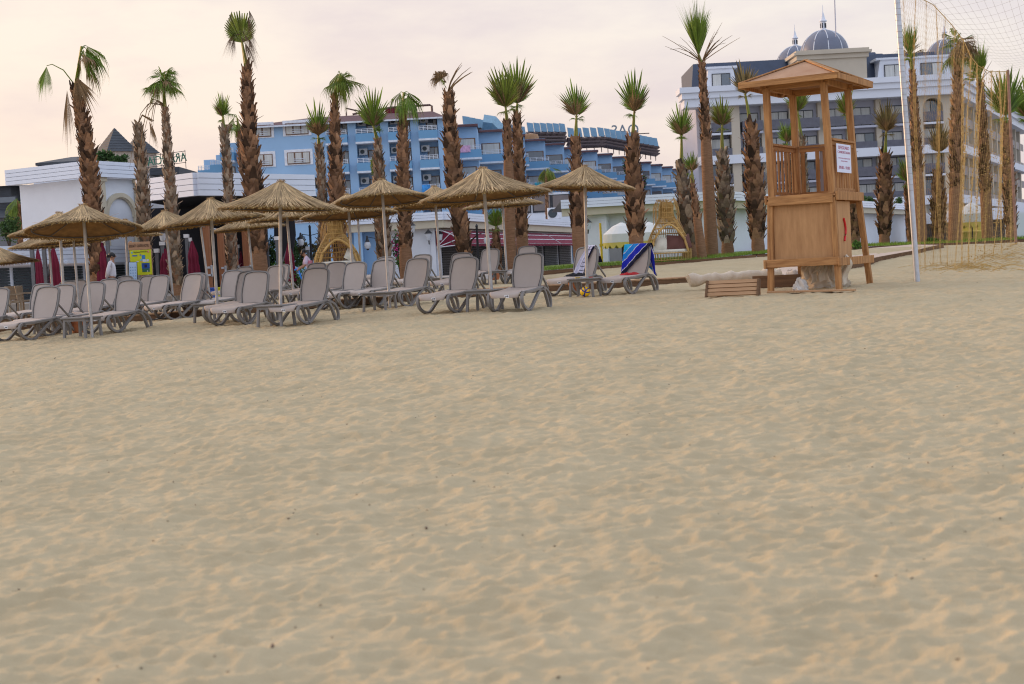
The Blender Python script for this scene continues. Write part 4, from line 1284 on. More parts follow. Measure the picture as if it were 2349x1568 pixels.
# loose boards
def plank(pa, pb, w_, h_, label, lift=.02, mat=m_cr):
    a = S(*pa); b = S(*pb); L = (b-a).length; mid = (a+b)/2
    m = MB(); m.box((0, 0, 0), (L, w_, h_))
    o = m.build('plank', mat, bevel=.004); o.location = mid+Vector((0, 0, lift)); dd = b-a
    o.rotation_euler = (0, -math.asin(dd.z/L), math.atan2(dd.y, dd.x)); tag(o, label, 'plank')
plank((1762, 672), (1962, 667), .14, .035, 'flat board half buried in the sand before the tower legs')
plank((1690, 656), (1770, 646), .16, .03, 'thin board lying behind the rolled tarpaulin', .05)
m = MB(); m.box((0, 0, 0), (1.0, .05, .26)); o = m.build('board', m_kerb, bevel=.005)
o.location = S(1775, 660)+Vector((.1, .2, .13)); o.rotation_euler = (rad(-8), 0, -rad(15)); tag(o, 'dark board standing on edge beneath the lifeguard tower', 'plank')
# crumpled sheeting under the platform
def crump(name, label, px, py, sx, sy, sz, seed, mat, dy=.5):
    m = MB(); base = S(px, py) + ey*dy; base.z = sandz(base.x, base.y) - .05
    NU_, NV_ = 46, 30
    def f(u, v):
        th = 2*math.pi*u; ph = math.pi*.5*(1-v)
        n1 = float(vnoise(np.array([math.cos(th)*1.8+v*1.5+seed]), np.array([math.sin(th)*1.8+v*2.0]), seed)[0])
        n2 = float(vnoise(np.array([math.cos(th)*4.5+v*2+seed]), np.array([math.sin(th)*4.5+v*3]), seed+1)[0])
        r = (math.cos(ph) if False else math.sin(math.pi/2*(1-v)+.0001)) * (1 + .45*abs(n1)*2 - .2 + .22*n2)
        z = math.sin(math.pi/2*v)*(1 + .7*n1 + .25*n2)
        return (sx*r*math.cos(th), sy*r*math.sin(th), max(0, sz*z))
    m.grid(f, NU_, NV_)
    o = m.build(name, mat, sm=True); o.location = base; o.rotation_euler = (0, 0, -psi)
    tag(o, label, 'tarpaulin')
crump('crumpled_tarp', 'heap of crumpled beige sheeting under the tower platform', 1866, 662, .50, .34, .50, 31, m_tarp)
crump('crumpled_tarp', 'white crumpled sheet under the tower, left of the heap', 1795, 659, .36, .26, .34, 45, m_tarpw, .6)
crump('crumpled_tarp', 'small pale sack on the sand under the tower platform', 1826, 668, .17, .15, .24, 77, m_tarpw, .3)
m = MB()
for k in range(7):
    x = -.40+.13*k
    def f(u, v, x=x, k=k):
        return (x + .09*(u-.5)*2*(1+.4*math.sin(v*5+k)) + .03*math.sin(v*7+k*2), .05*math.sin(u*6+k+v*3), -v*(.42+.12*math.sin(k*2.3)) - .03*math.sin(u*5+k))
    m.grid(f, 8, 12)
o = m.build('hanging_sheet', m_tarp); o.location = org + Vector((0, 0, .62)) + ex*.28 - ey*.35; o.rotation_euler = (0, 0, -psi)
tag(o, 'torn beige sheeting hanging below the tower platform', 'sheeting')

# ------------------------------------------------------------------ ball-stop net
m_steel = M('net_pole_steel', (.50, .52, .56), rough=.4, var=.12, scale=8, metal=.45)
m_neta = M('net_yellow', (.46, .30, .10), rough=.9, var=.2, island=.2)
m_netb = M('net_grey', (.33, .31, .30), rough=.9)
pb = S(2105, 645); YN = pb.y
t = thing('net_pole', 'tall pale steel pole at the near end of the ball net', 'pole', pb-Vector((0, 0, .2)))
tp_ = P(2053.5, -60, YN)
m = MB(); m.tube([(0, 0, 0), tp_-pb+Vector((0, 0, .2))], .058, 16); m.build('shaft', m_steel, t, sm=True)
m = MB()
for i in range(150):
    f = .30+.69*i/150; p = (tp_-pb)*f + Vector((0, 0, .2))
    if i % 4 == 0:
        m.tube([p+Vector((.062*math.cos(a), .062*math.sin(a), .01*math.sin(a))) for a in [k*math.pi/5 for k in range(11)]], .004, 3, cap=False)
m.build('lashing', m_netb, t)
YF = 45.0
pf = P(2331, 566, YF); pf.z = sandz(pf.x, YF)-.1
tf = P(2312, 160, YF)
t = thing('net_pole', 'thin far pole at the back corner of the ball net', 'pole', pf)
m = MB(); m.tube([(0, 0, 0), tf-pf], .045, 12); m.build('shaft', M('pole_rust', (.30, .17, .12), rough=.6, var=.3, scale=9), t, sm=True)
# yellow net: top rope and lower edge in world space
topc = [(P(2056, -30, YN+.1), 0), (P(2095, -12, 32.5), .10), (P(2140, 10, 35.5), .25), (P(2182, 55, 38), .40), (P(2213, 98, 40), .52), (P(2226, 128, 41), .58), (P(2243, 150, 42), .68), (P(2270, 164, 43.3), .80), (P(2312, 164, YF), 1.0)]
botc = [(S(2108, 640), 0), (S(2125, 612), .10), (S(2160, 606), .25), (S(2190, 617), .40), (S(2215, 612), .52), (S(2232, 604), .62), (S(2260, 590), .72), (S(2290, 584), .84), (pf, 1.0)]
def along(tab, u):
    for (a, ua), (b, ub) in zip(tab, tab[1:]):
        if u <= ub: return a.lerp(b, (u-ua)/(ub-ua))
    return tab[-1][0]
def strands(mb, a, b, r):
    d = b-a
    if d.length < 1e-4: return
    d = d.normalized(); u = d.cross(Vector((0, 1, .3))).normalized(); v = u.cross(d)
    q = [mb.pt(x+(u*math.cos(k)+v*math.sin(k))*r) for x in (a, b) for k in (0, 2.1, 4.2)]
    for k in range(3): mb.f.append([q[k], q[(k+1) % 3], q[3+(k+1) % 3], q[3+k]])
m = MB(); mkn = MB()
NUn, NVn = 150, 96
def nodeu(i):
    u = i/NUn
    # the mesh is bunched in a few places
    for c0, wd, s in ((.575, .045, .45), (.80, .03, .35), (.975, .03, .35)):
        dlt = u-c0
        u = c0 + dlt*(1 - s*math.exp(-(dlt/wd)**2))
    return min(1, max(0, u))
rows = []
for i in range(NUn+1):
    u = nodeu(i); a = along(topc, u); b = along(botc, u)
    col = []
    for j in range(NVn+1):
        v = j/NVn
        p = a.lerp(b, v)
        sag = math.sin(math.pi*v)
        p = p + Vector((.10*math.sin(u*31+v*2)*sag + .05*math.sin(u*80+v*9), .22*math.sin(u*19+v*3.2)*sag, -.05*math.sin(u*40)*sag + .03*math.sin(i*1.7+j)))
        p.z = max(p.z, sandz(p.x, p.y)+.015)
        col.append(p)
    rows.append(col)
for i in range(NUn+1):
    dense = 1
    for j in range(NVn+1):
        u = nodeu(i)
        r = .0016 if u < .45 else .0024
        if j < NVn: strands(m, rows[i][j], rows[i][j+1], r)
        if i < NUn and (j % 2 == 0 or j < 2): strands(m, rows[i][j], rows[i+1][min(NVn, j+1) if u < .5 else j], r*.9)
        if u > .5 and RND.random() < .12:
            m.box(rows[i][j], (.026, .022, .022), Matrix.Rotation(RND.uniform(0, 3), 3, 'Y'))
# gathers lying on the sand
for k in range(230):
    u = RND.uniform(.05, 1); p = along(botc, u) + Vector((RND.uniform(-.5, .3), RND.uniform(-3.8, .3)*(1 if u < .7 else .6), 0)); p.z = sandz(p.x, p.y)+.02
    q = p + Vector((RND.uniform(-.7, .7), RND.uniform(-.4, .4), 0)); q.z = sandz(q.x, q.y)+.02
    mid = (p+q)/2 + Vector((RND.uniform(-.1, .1), 0, RND.uniform(0, .12)))
    strands(m, p, mid, .004); strands(m, mid, q, .004)
nt_ = thing('ball_net', 'sagging yellow net hung between the two poles, its foot on the sand', 'net', pb)
def off(mb): mb.v = [(x-pb.x, y-pb.y, z-pb.z) for x, y, z in mb.v]
off(m); m.build('mesh', m_neta, nt_)
m = MB()
for (a, _), (b, _) in zip(topc, topc[1:]): strands(m, a, b, .012)
off(m); m.build('top_rope', m_neta, nt_)
# grey overhead net, wider mesh, stretched from the poles out to the right
m = MB()
A0, A1, A2, A3 = P(2062, -40, YN+.2), P(2312, 166, YF), P(2475, 118, 38.0), P(2560, -260, 27.5)
NG = 22
def gp(i, j):
    u, v = i/NG, j/NG
    p = A0.lerp(A3, u).lerp(A1.lerp(A2, u), v)
    p.z -= .5*math.sin(math.pi*u)*math.sin(math.pi*v)
    return p
for i in range(NG+1):
    for j in range(NG+1):
        if i < NG: strands(m, gp(i, j), gp(i+1, j), .0022)
        if j < NG: strands(m, gp(i, j), gp(i, j+1), .0022)
t = thing('ball_net', 'thin grey wide-meshed net stretched overhead at the top right', 'net', pb)
off(m); m.build('mesh', m_netb, t)
# ------------------------------------------------------------------ buildings
m_white = M('render_white', (.71, .74, .79), rough=.8, var=.05, scale=.8, bump=.15, bscale=6)
m_siding = M('siding_white', (.73, .78, .87), rough=.45, var=.03, scale=.6)
m_groove = M('siding_groove', (.34, .36, .41), rough=.8)
m_cream = M('render_cream', (.56, .50, .38), rough=.85, var=.05, scale=1)
m_dark = M('roof_slate', (.055, .062, .072), rough=.7, var=.25, scale=2, stretch=(1, 1, 5))
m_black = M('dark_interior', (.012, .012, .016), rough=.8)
m_shut = M('shutter_dark', (.05, .062, .068), rough=.6, var=.1, scale=1)
m_glass = M('window_glass', (.10, .12, .14), rough=.08, var=.1, spec=.8)
m_curt = M('window_curtain', (.50, .50, .47), rough=.6, var=.18, scale=1.5, stretch=(6, 6, .4), spec=.6)
m_frd = M('window_frame_dark', (.03, .032, .04), rough=.5)
m_frw = M('window_trim_white', (.70, .72, .76), rough=.6)
m_brown = M('window_frame_brown', (.16, .085, .05), rough=.5)
m_maroon = M('maroon_cloth', (.17, .012, .035), rough=.9, var=.2, scale=2)

def siding_wall(mb, gv, a, b, z0, z1, th, n):
    # band of n horizontal boards between plan points a and b, grooves between them
    a = Vector(a); b = Vector(b); d = (b-a); L = d.length; d.normalize(); s = Vector((d.y, -d.x, 0))
    rot = Matrix((d, s, Vector((0, 0, 1)))).transposed()
    h = (z1-z0)/n
    for k in range(n):
        c = (a+b)/2; c.z = z0+h*(k+.5)
        mb.box(c, (L, th, h*.90), rot)
    c = (a+b)/2 - s*.03; c.z = (z0+z1)/2
    gv.box(c, (L-.02, th, z1-z0-.02), rot)
def wall(mb, a, b, z0, z1, th=.25):
    a = Vector(a); b = Vector(b); d = (b-a); L = d.length; d.normalize(); s = Vector((d.y, -d.x, 0))
    rot = Matrix((d, s, Vector((0, 0, 1)))).transposed()
    c = (a+b)/2 - s*th/2; c.z = (z0+z1)/2
    mb.box(c, (L, th, z1-z0), rot)
def xy(px, py, Y):
    p = P(px, py, Y); return Vector((p.x, p.y, 0))
def on(a, b, u, out=0.0):
    a = Vector(a); b = Vector(b); d = (b-a).normalized(); s = Vector((d.y, -d.x, 0))
    return a + d*u + s*out
def rotof(a, b):
    d = (Vector(b)-Vector(a)).normalized(); s = Vector((d.y, -d.x, 0))
    return Matrix((d, s, Vector((0, 0, 1)))).transposed()

# ---- left beach building
t = thing('beach_building', 'white beach building at the left with a blind arch and siding roof edge', 'building')
A_ = xy(17, 392, 60.6); B_ = xy(206, 371, 58); C_ = xy(330, 378, 61.0); E_ = Vector((C_.x+1, C_.y+14, 0)); F_ = Vector((A_.x-.2, A_.y+14, 0))
zb, ztp = 5.70, 6.36
m = MB(); gv = MB()
siding_wall(m, gv, A_, B_, zb, ztp, .3, 4); siding_wall(m, gv, B_, C_, zb, ztp, .3, 4)
m.build('fascia', m_siding, t); gv.build('fascia_back', m_groove, t)
wa = xy(45, 430, 60.9); wb = on(B_, A_, .15, 0); wb = Vector((B_.x-.0, B_.y+.45, 0)); wc = Vector((C_.x, C_.y+.45, 0))
m = MB(); wall(m, wa, wb, .2, zb-.0); wall(m, wb, wc, .2, zb-.0)
m.b2(wa.x+.3, wc.x, wc.y+.4, wc.y+10, .2, zb+.3)
m.build('wall', m_white, t)
Lw = (wc-wb).length
rt_ = rotof(wb, wc)
for f in (.06, .72):
    m = MB(); c = on(wb, wc, Lw*f+.12, .10); c.z = (zb+.2)/2; m.box(c, (.26, .14, zb-.25), rt_)
    c = on(wb, wc, Lw*f+.12, .13); c.z = zb-.08; m.box(c, (.40, .20, .16), rt_)
    m.build('pilaster', m_cream, t)
m = MB(); ac = on(wb, wc, Lw*.42, .06); s_ = Vector(rt_.col[0]); nrm = Vector(rt_.col[1])
for r0, r1, o in ((.82, 1.0, .10), (.78, .83, .06)):
    pv = None
    for k in range(25):
        an = math.pi*k/24
        q = []
        for r in (r0, r1):
            for oo in (-.04, o):
                q.append(ac + s_*(-math.cos(an)*r) + Vector((0, 0, 4.10+math.sin(an)*r)) + nrm*oo)
        ids = [m.pt(x) for x in q]
        if pv:
            for aa, bb in ((0, 1), (1, 3), (3, 2), (2, 0)): m.f.append([pv[aa], pv[bb], ids[bb], ids[aa]])
        pv = ids
for sx in (-1, 1):
    c = ac + s_*sx*.91 + nrm*.03; c.z = 2.6; m.box(c, (.18, .14, 3.0), rt_)
m.build('arch_moulding', m_cream, t)
m = MB(); r0 = P(90, 381, 64); r1 = P(176, 378, 64)
m.b2(r0.x+.25, r1.x, 64, 68, zb, r0.z-.0); m.build('roof_hut', m_dark, t)
m = MB(); z = r0.z+.02; rg = P(148, 359.5, 65).z
q = [(r0.x-.1, 63.8, z), (r1.x+.3, 63.8, z), (r1.x+.3, 68, z), (r0.x-.1, 68, z)]
q2 = [(x, y, z_+.12) for x, y, z_ in q]
for i in range(4): m.face([q[i], q[(i+1) % 4], q2[(i+1) % 4], q2[i]])
ridge = [(r1.x-.6, 65.2, rg), (r1.x+.3, 65.2, rg)]
m.face([q2[0], q2[1], ridge[1], ridge[0]]); m.face([q2[3], q2[0], ridge[0]]); m.face([q2[2], q2[3], ridge[0], ridge[1]])
m.build('roof', m_dark, t)
m = MB(); r0 = P(345, 386, 62); r1 = P(413, 391, 62); m.b2(r0.x, r1.x, 61.8, 66, r1.z-.14, r1.z+.16); m.build('roof_edge', m_dark, t)

def pyramid_tower(apx, apy, half, zr, zw0, Y, name, label, ang=38):
    t = thing(name, label, 'tower')
    ap = P(apx, apy, Y); R = Matrix.Rotation(rad(ang), 3, 'Z')
    m = MB(); b = [Vector((ap.x, Y, zr)) + R @ Vector((sx*half, sy*half, 0)) for sx, sy in ((-1, -1), (1, -1), (1, 1), (-1, 1))]
    n = 9
    # stepped shingle courses
    for k in range(n):
        f0, f1 = k/n, (k+1)/n
        r0 = [p.lerp(Vector((ap.x, Y, ap.z)), f0) for p in b]; r1 = [p.lerp(Vector((ap.x, Y, ap.z)), f1-.012) for p in b]
        for i in range(4):
            j = (i+1) % 4; m.face([r0[i], r0[j], r1[j]-Vector((0, 0, .02)), r1[i]-Vector((0, 0, .02))])
            m.face([r0[i], r0[j], r0[j]-Vector((0, 0, .03)), r0[i]-Vector((0, 0, .03))])
    m.face(b[::-1]); m.build('roof', m_dark, t)
    m = MB(); m.box((ap.x, Y, (zr-.02+zw0)/2), (half*1.66, half*1.66, zr-.02-zw0), R); m.build('wall', M('tower_stucco', (.42, .36, .30), rough=.9, var=.08, scale=3, bump=.3, bscale=20), t)
pyramid_tower(262, 291.5, .86, P(262, 349, 76).z, 4.5, 76, 'roof_tower', 'cream tower with a dark pyramid roof behind the white beach building')
pyramid_tower(316, 308, .86, P(330, 352, 80).z, 4.5, 80, 'roof_tower', 'second dark pyramid roof, half hidden behind the headless palm stump')
# mirrored roof sign
t = thing('roof_sign', 'green open letters of a roof sign seen from behind, reversed', 'sign')
m_green = M('sign_green', (.02, .13, .075), rough=.5)
ca = P(383, 365.5, 66)
mx = Matrix.Translation(ca) @ Matrix.Rotation(rad(-4.5), 4, 'Y') @ FACE_CAM
text_mesh('letters', 'ARANCIA', .58, m_green, t, mx, extrude=.03, mirror=True, sx=.72)
m = MB()
for dz in (-.24, .08, .28): m.beam(ca+Vector((-.95, .06, dz-.075)), ca+Vector((.86, .06, dz+.075)), .025, .025)
for dx in (-.9, -.3, .3, .84): m.beam(ca+Vector((dx, .06, .34+dx*.08)), ca+Vector((dx, .06, -.55)), .025, .025)
m.build('sign_frame', M('sign_frame', (.10, .06, .05), rough=.6), t)
# ---- beach bar with the deep dark opening
t = thing('beach_bar', 'dark open beach bar under a deep white siding fascia', 'bar')
a = xy(318, 405, 54.3); b = xy(449, 397, 52); c = xy(716, 405, 56.5)
z0, z1 = 4.36, 5.22
m = MB(); gv = MB(); siding_wall(m, gv, a, b, z0, z1, .3, 4); siding_wall(m, gv, b, c, z0, z1, .3, 4)
m.build('fascia', m_siding, t); gv.build('fascia_back', m_groove, t)
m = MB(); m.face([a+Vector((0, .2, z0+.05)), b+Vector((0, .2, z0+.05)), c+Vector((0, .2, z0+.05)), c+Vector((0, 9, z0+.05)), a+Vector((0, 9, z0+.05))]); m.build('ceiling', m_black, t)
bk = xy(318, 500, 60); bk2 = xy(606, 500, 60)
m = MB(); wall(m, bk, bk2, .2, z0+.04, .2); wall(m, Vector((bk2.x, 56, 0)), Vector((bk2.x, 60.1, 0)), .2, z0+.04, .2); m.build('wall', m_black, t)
m = MB(); m.face([a+Vector((0, .2, z1-.05)), b+Vector((0, .2, z1-.05)), c+Vector((0, .2, z1-.05)), c+Vector((0, 9, z1-.05)), a+Vector((0, 9, z1-.05))]); m.build('roof', m_dark, t)
m = MB()
for px in (340, 352): pass
tr0 = P(345, 500, 56.5); tr1 = P(470, 494, 56.5); zt0 = P(400, 516, 56.5).z; zt1 = P(400, 505, 56.5).z
for z in (zt0, zt1): m.beam((tr0.x, 56.5, z), (tr1.x, 56.5, z), .04, .04)
for k in range(14):
    x = tr0.x + (tr1.x-tr0.x)*k/14; m.beam((x, 56.5, zt0 if k % 2 else zt1), (x+(tr1.x-tr0.x)/14, 56.5, zt1 if k % 2 else zt0), .025, .025)
m.build('lighting_truss', M('truss', (.16, .17, .19), rough=.4, metal=.5), t)
for px in (327, 606):
    m = MB(); q = P(px, 520, 54.6); m.b2(q.x-.12, q.x+.12, 54.4, 54.65, .3, z0); m.build('post', m_white if px < 400 else m_frd, t)
# ---- kiosk with shutters
t = thing('kiosk', 'long white kiosk with dark roller shutters at the far left', 'kiosk')
a = xy(-30, 565, 49.2); b = xy(296, 564, 58.6)
m = MB(); gv = MB(); siding_wall(m, gv, a, b, 2.19, 2.86, .3, 4); m.build('fascia', m_siding, t); gv.build('fascia_back', m_groove, t)
L = (b-a).length; rt_ = rotof(a, b)
m = MB(); wall(m, on(a, b, 0, -.25), on(a, b, L, -.25), .2, 2.2); m.build('wall', m_white, t)
nn = 6
for k in range(nn):
    u0 = L*(k+.10)/nn; u1 = L*(k+.92)/nn
    m = MB()
    for q in range(16):
        cc = on(a, b, (u0+u1)/2, -.20); cc.z = .55+.1*q; m.box(cc, (u1-u0, .05, .085), rt_)
    m.build('shutter', m_shut, t)
m = MB(); cc = on(a, b, L*.48, .2); cc.z = 2.24; m.box(cc, (.14, .12, .10), rt_); m.build('floodlight', m_frw, t)

# ---- dark shingled house and greenery at the far left
t = thing('shingled_house', 'dark shingled house at the far left edge behind the white building', 'house')
p = P(-40, 440, 95); q = P(52, 440, 95)
m = MB(); m.b2(p.x, q.x, 95, 104, .3, P(0, 500, 95).z); m.build('wall', M('house_grey', (.16, .16, .17), rough=.9, scale=2), t)
m = MB(); zr = P(0, 500, 95).z
m.face([(p.x, 94.5, zr), (q.x+.3, 94.5, zr), (q.x+.3, 99.5, zr+2.1), (p.x, 99.5, zr+2.1)]); m.face([(q.x+.3, 94.5, zr), (q.x+.3, 104, zr), (q.x+.3, 99.5, zr+2.1)])
m.build('roof', m_dark, t)
m = MB(); z2 = P(0, 470, 95).z
m.b2(p.x, P(14, 450, 95).x, 96, 103, zr, P(0, 424, 95).z); m.face([(p.x, 95.5, z2+1.3), (P(22, 0, 95).x, 95.5, z2+1.25), (P(22, 0, 95).x, 104, z2+1.25), (p.x, 104, z2+1.9)])
m.build('upper_storey', m_dark, t)
w = MB(); pc = P(20, 458, 95.3); w.box((pc.x, 95.2, pc.z), (1.2, .1, .5)); f = w.build('window', m_frd, t)
w = MB(); w.box((pc.x, 95.12, pc.z), (1.05, .05, .36)); w.build('pane', m_glass, f)

# ---- white shop row with the maroon awnings
t = thing('shop_row', 'white shop row with cream band and maroon awnings at centre', 'shop building')
a = xy(786, 490, 75.5); b = xy(1016, 486, 75); c = xy(1326, 508, 111)
z0, z1, z2, zg = 3.36, 3.76, 4.20, .3
m = MB(); gv = MB(); siding_wall(m, gv, a, b, z1, z2, .3, 3); siding_wall(m, gv, b, c, z1, z2, .3, 3); m.build('fascia', m_siding, t); gv.build('fascia_back', m_groove, t)
m = MB(); wall(m, on(a, b, 0, -.02), on(a, b, (b-a).length, -.02), z0, z1, .5); wall(m, on(b, c, 0, -.02), on(b, c, (c-b).length, -.02), z0, z1, .5); m.build('cream_band', m_cream, t)
m = MB(); wall(m, on(a, b, 1.9, -.6), on(a, b, (b-a).length-.3, -.6), zg, z0+.02); bb = on(b, c, .3, -.6); wall(m, bb, on(b, c, (c-b).length, -.6), zg, z0+.02); m.build('wall', m_white, t)
m = MB(); m.face([a+Vector((0, .3, z2-.05)), b+Vector((0, .3, z2-.05)), c+Vector((0, .3, z2-.05)), c+Vector((0, 12, z2-.05)), a+Vector((0, 40, z2-.05))]); m.build('roof', m_groove, t)
w = MB(); pc = P(872, 585, 75.4); w.b2(pc.x-.18, pc.x+.2, 75.35, 75.7, zg, pc.z+1.2); w.build('door', m_frd, t)
L = (c-b).length; rt_ = rotof(b, c)
nsh = 7
for k in range(nsh):
    u0 = 1.2+(L-1.4)*k/nsh; u1 = 1.2+(L-1.4)*(k+.86)/nsh
    m = MB()
    for q in range(18):
        cc = on(b, c, (u0+u1)/2, -.52); cc.z = .5+.13*q; m.box(cc, (u1-u0, .05, .115), rt_)
    m.build('shutter', m_shut if k % 3 else m_frd, t)
# awnings: three folds with white lines and a scalloped hem
def awning(u0, u1, label):
    ta = thing('awning', label, 'awning', group='maroon awnings of the shop row')
    m = MB(); wl = MB()
    za, zb_ = 3.28, 2.36; outw = 1.7
    pr = [(0, za), (.35, za-.04), (.8, za-.22), (1.25, za-.52), (outw, zb_+.1)]
    n = 24
    rows = []
    for i in range(n+1):
        u = u0+(u1-u0)*i/n; row = []
        for o, z in pr: q = on(b, c, u, o-.55); q.z = z; row.append(q)
        q = row[-1].copy(); q.z -= .12 + (.04 if i % 2 else 0); row.append(q)
        rows.append(row)
    for r0, r1 in zip(rows, rows[1:]):
        for j in range(len(r0)-1): m.face([r0[j], r1[j], r1[j+1], r0[j+1]])
    for row in (rows[0], rows[-1]):
        q = on(b, c, u0 if row is rows[0] else u1, -.55); q.z = zb_
        m.face([q]+row)
    cl = m.build('canopy', m_maroon, ta)
    for j in (1, 2, 3, 4):
        for r0, r1 in zip(rows, rows[1:]):
            up = Vector((0, 0, .012)); s_ = Vector(rt_.col[1])*.02
            x0 = r0[j]+up+s_; x1 = r1[j]+up+s_; y0 = r0[j].lerp(r0[j+1], .10)+up+s_; y1 = r1[j].lerp(r1[j+1], .10)+up+s_
            wl.face([x0, x1, y1, y0])
    for jj in range(4):
        x0 = rows[0][jj]; x1 = rows[0][jj+1]
        ee = -Vector(rt_.col[0])*.015
        wl.face([x0+ee, x1+ee, x1+ee+Vector((0, 0, -.06)), x0+ee+Vector((0, 0, -.06))])
        q = on(b, c, u0, -.55); q.z = zb_
        qq = rows[0][jj+1]+ee
        wl.face([q+ee, qq, qq+Vector((0, 0, -.045)), q+ee+Vector((0, 0, -.045))])
    wl.build('white_piping', m_frw, cl)
awning(.3, 12.5, 'maroon awning nearest, with its striped end showing')
awning(12.8, 24.5, 'middle maroon awning of the shop row')
awning(24.8, L-.3, 'furthest maroon awning of the shop row at its right end')
# storey above the shop row with its outdoor unit
t = thing('upper_rooms', 'white rooms with dark curtained windows above the shop row', 'building')
p = P(1165, 470, 113); q = P(1305, 460, 113)
m = MB(); m.b2(p.x, q.x, 113, 121, 3.5, P(1230, 443, 113).z); m.build('wall', m_white, t)
zc = P(1264, 466, 113).z
for px in (1196, 1243, 1287):
    pc = P(px, 466, 113); m = MB(); m.box((pc.x, 112.97, zc), (1.5, .08, 1.35)); f = m.build('window', m_frd, t)
    m = MB(); m.box((pc.x, 112.92, zc+.03), (1.3, .06, 1.15)); m.build('pane', M('brown_curtain', (.19, .16, .15), rough=.4, var=.1), f)
pc = P(1271, 489, 108); m = MB(); m.box((pc.x, 108, pc.z), (1.0, .5, .85)); ac_ = m.build('outdoor_unit', m_frw, None, bevel=.02)
m = MB(); m.T = Matrix.Translation((pc.x-.12, 107.73, pc.z)) @ Matrix.Rotation(rad(90), 4, 'X'); m.lathe([(.001, 0), (.34, 0), (.34, .02), (.30, .03)], 20); m.build('fan_grille', m_shut, ac_)
tag(ac_, 'white air conditioner outdoor unit on the shop row roof', 'air conditioner')
# ---- right white beach building behind the cocoon
t = thing('beach_building', 'low white beach building behind the right rattan cocoon', 'building')
a = xy(1287, 460, 63); b = xy(1650, 440, 62); c = xy(2098, 480, 104)
z0, z1, z2 = 3.26, 3.58, 3.98
m = MB(); gv = MB(); siding_wall(m, gv, a, b, z1, z2, .3, 3); siding_wall(m, gv, b, c, z1, z2, .3, 3); m.build('fascia', m_siding, t); gv.build('fascia_back', m_groove, t)
m = MB(); wall(m, on(a, b, 0, -.02), on(a, b, (b-a).length, -.02), z0, z1, .5); wall(m, on(b, c, 0, -.02), on(b, c, (c-b).length, -.02), z0, z1, .5); m.build('cream_band', m_cream, t)
m = MB(); wall(m, on(a, b, .9, -.7), on(a, b, (b-a).length-.2, -.7), .3, z0+.02); bb = on(b, c, .2, -.7); wall(m, bb, on(b, c, (c-b).length, -.7), .3, z0+.02); wall(m, on(a, b, .9, -.7), on(a, b, 1.9, -.5)+Vector((0, -.2, 0)), .3, z0+.01); m.build('wall', m_white, t)
m = MB(); m.face([a+Vector((0, .3, z2-.05)), b+Vector((0, .3, z2-.05)), c+Vector((0, .3, z2-.05)), c+Vector((0, 14, z2-.05)), a+Vector((0, 14, z2-.05))]); m.build('roof', m_groove, t)
m_gd = M('grey_door', (.28, .27, .29), rough=.35, var=.06)
for x0, x1 in ((1387, 1470), (1522, 1572)):
    pa = P(x0, 560, 62.9); pb_ = P(x1, 560, 62.9); zt_ = P(x0+10, 526, 62.9).z; yy = 63.25
    m = MB(); m.b2(pa.x, pb_.x, yy-.06, yy+.2, .6, zt_); f = m.build('glass_door', m_frd, t)
    for k in range(2):
        w_ = (pb_.x-pa.x)/2
        m = MB(); m.b2(pa.x+w_*k+.06, pa.x+w_*(k+1)-.04, yy-.10, yy, .6, zt_-.07); m.build('pane', m_gd, f)
Lr = (c-b).length; rt_ = rotof(b, c)
m = MB(); cc = on(b, c, 1.35, -.66); cc.z = 1.55; m.box(cc, (1.3, .12, 2.6), rt_); m.build('door', m_gd, t)
for u in (.35, 2.6):
    m = MB(); cc = on(b, c, u, -.55); cc.z = z0-.17; m.box(cc, (.16, .2, .1), rt_); m.build('spot_lamp', m_frd, t)
m = MB(); pa = P(1381, 598, 62.3); pt_ = P(1380, 511, 62.3); m.tube([(pa.x, 62.3, .7), (pa.x, 62.3, pt_.z)], .05, 8); m.box((pa.x, 62.3, 1.9), (.16, .14, .12))
o = m.build('pipe', M('pipe_yellow', (.55, .38, .01), rough=.5)); tag(o, 'yellow gas pipe up the wall of the white building', 'pipe')

# ------------------------------------------------------------------ blue hotel
m_blue = M('hotel_blue', (.30, .47, .67), rough=.85, var=.05, scale=.4)
m_blued = M('hotel_blue_deep', (.145, .315, .50), rough=.85, var=.06, scale=.4)
m_blight = M('hotel_blue_light', (.17, .42, .75), rough=.8, var=.05)
m_sof = M('soffit_white', (.62, .66, .72), rough=.8)
m_rail = M('railing_white', (.58, .62, .68), rough=.5)
m_tile = M('roof_plum', (.12, .062, .066), rough=.85, var=.15, scale=1.2, stretch=(1, 1, 6))
m_acw = M('ac_white', (.55, .56, .56), rough=.6)
H = thing('blue_hotel', 'large sky blue hotel with white balconies and a plum roof', 'hotel')
YB = 146.0; kB = YB/FPX
def qx(xd): return (xd-CX)*YB/FPX/1.0
def qz(yd): return Q(CX, yd, YB).z
x0, x1, xm = qx(572), qx(1041), qx(766)
ztop = qz(262)
m = MB(); m.b2(x0, xm, YB, YB+13, .3, ztop); m.b2(xm, x1, YB+1.5, YB+13, .3, ztop); m.build('wall', m_blue, H)
bx_ = [767, 835, 909, 978, 1040]
for xd in bx_:
    m = MB(); X = qx(xd); m.b2(X-.42, X+.42, YB-.02, YB+1.6, .3, ztop-.02); m.build('pillar', m_blue, H)
m = MB(); m.b2(qx(1043.5), qx(1062), YB+.1, YB+6, .3, qz(330))
m.build('corner_panel', m_blight, H)
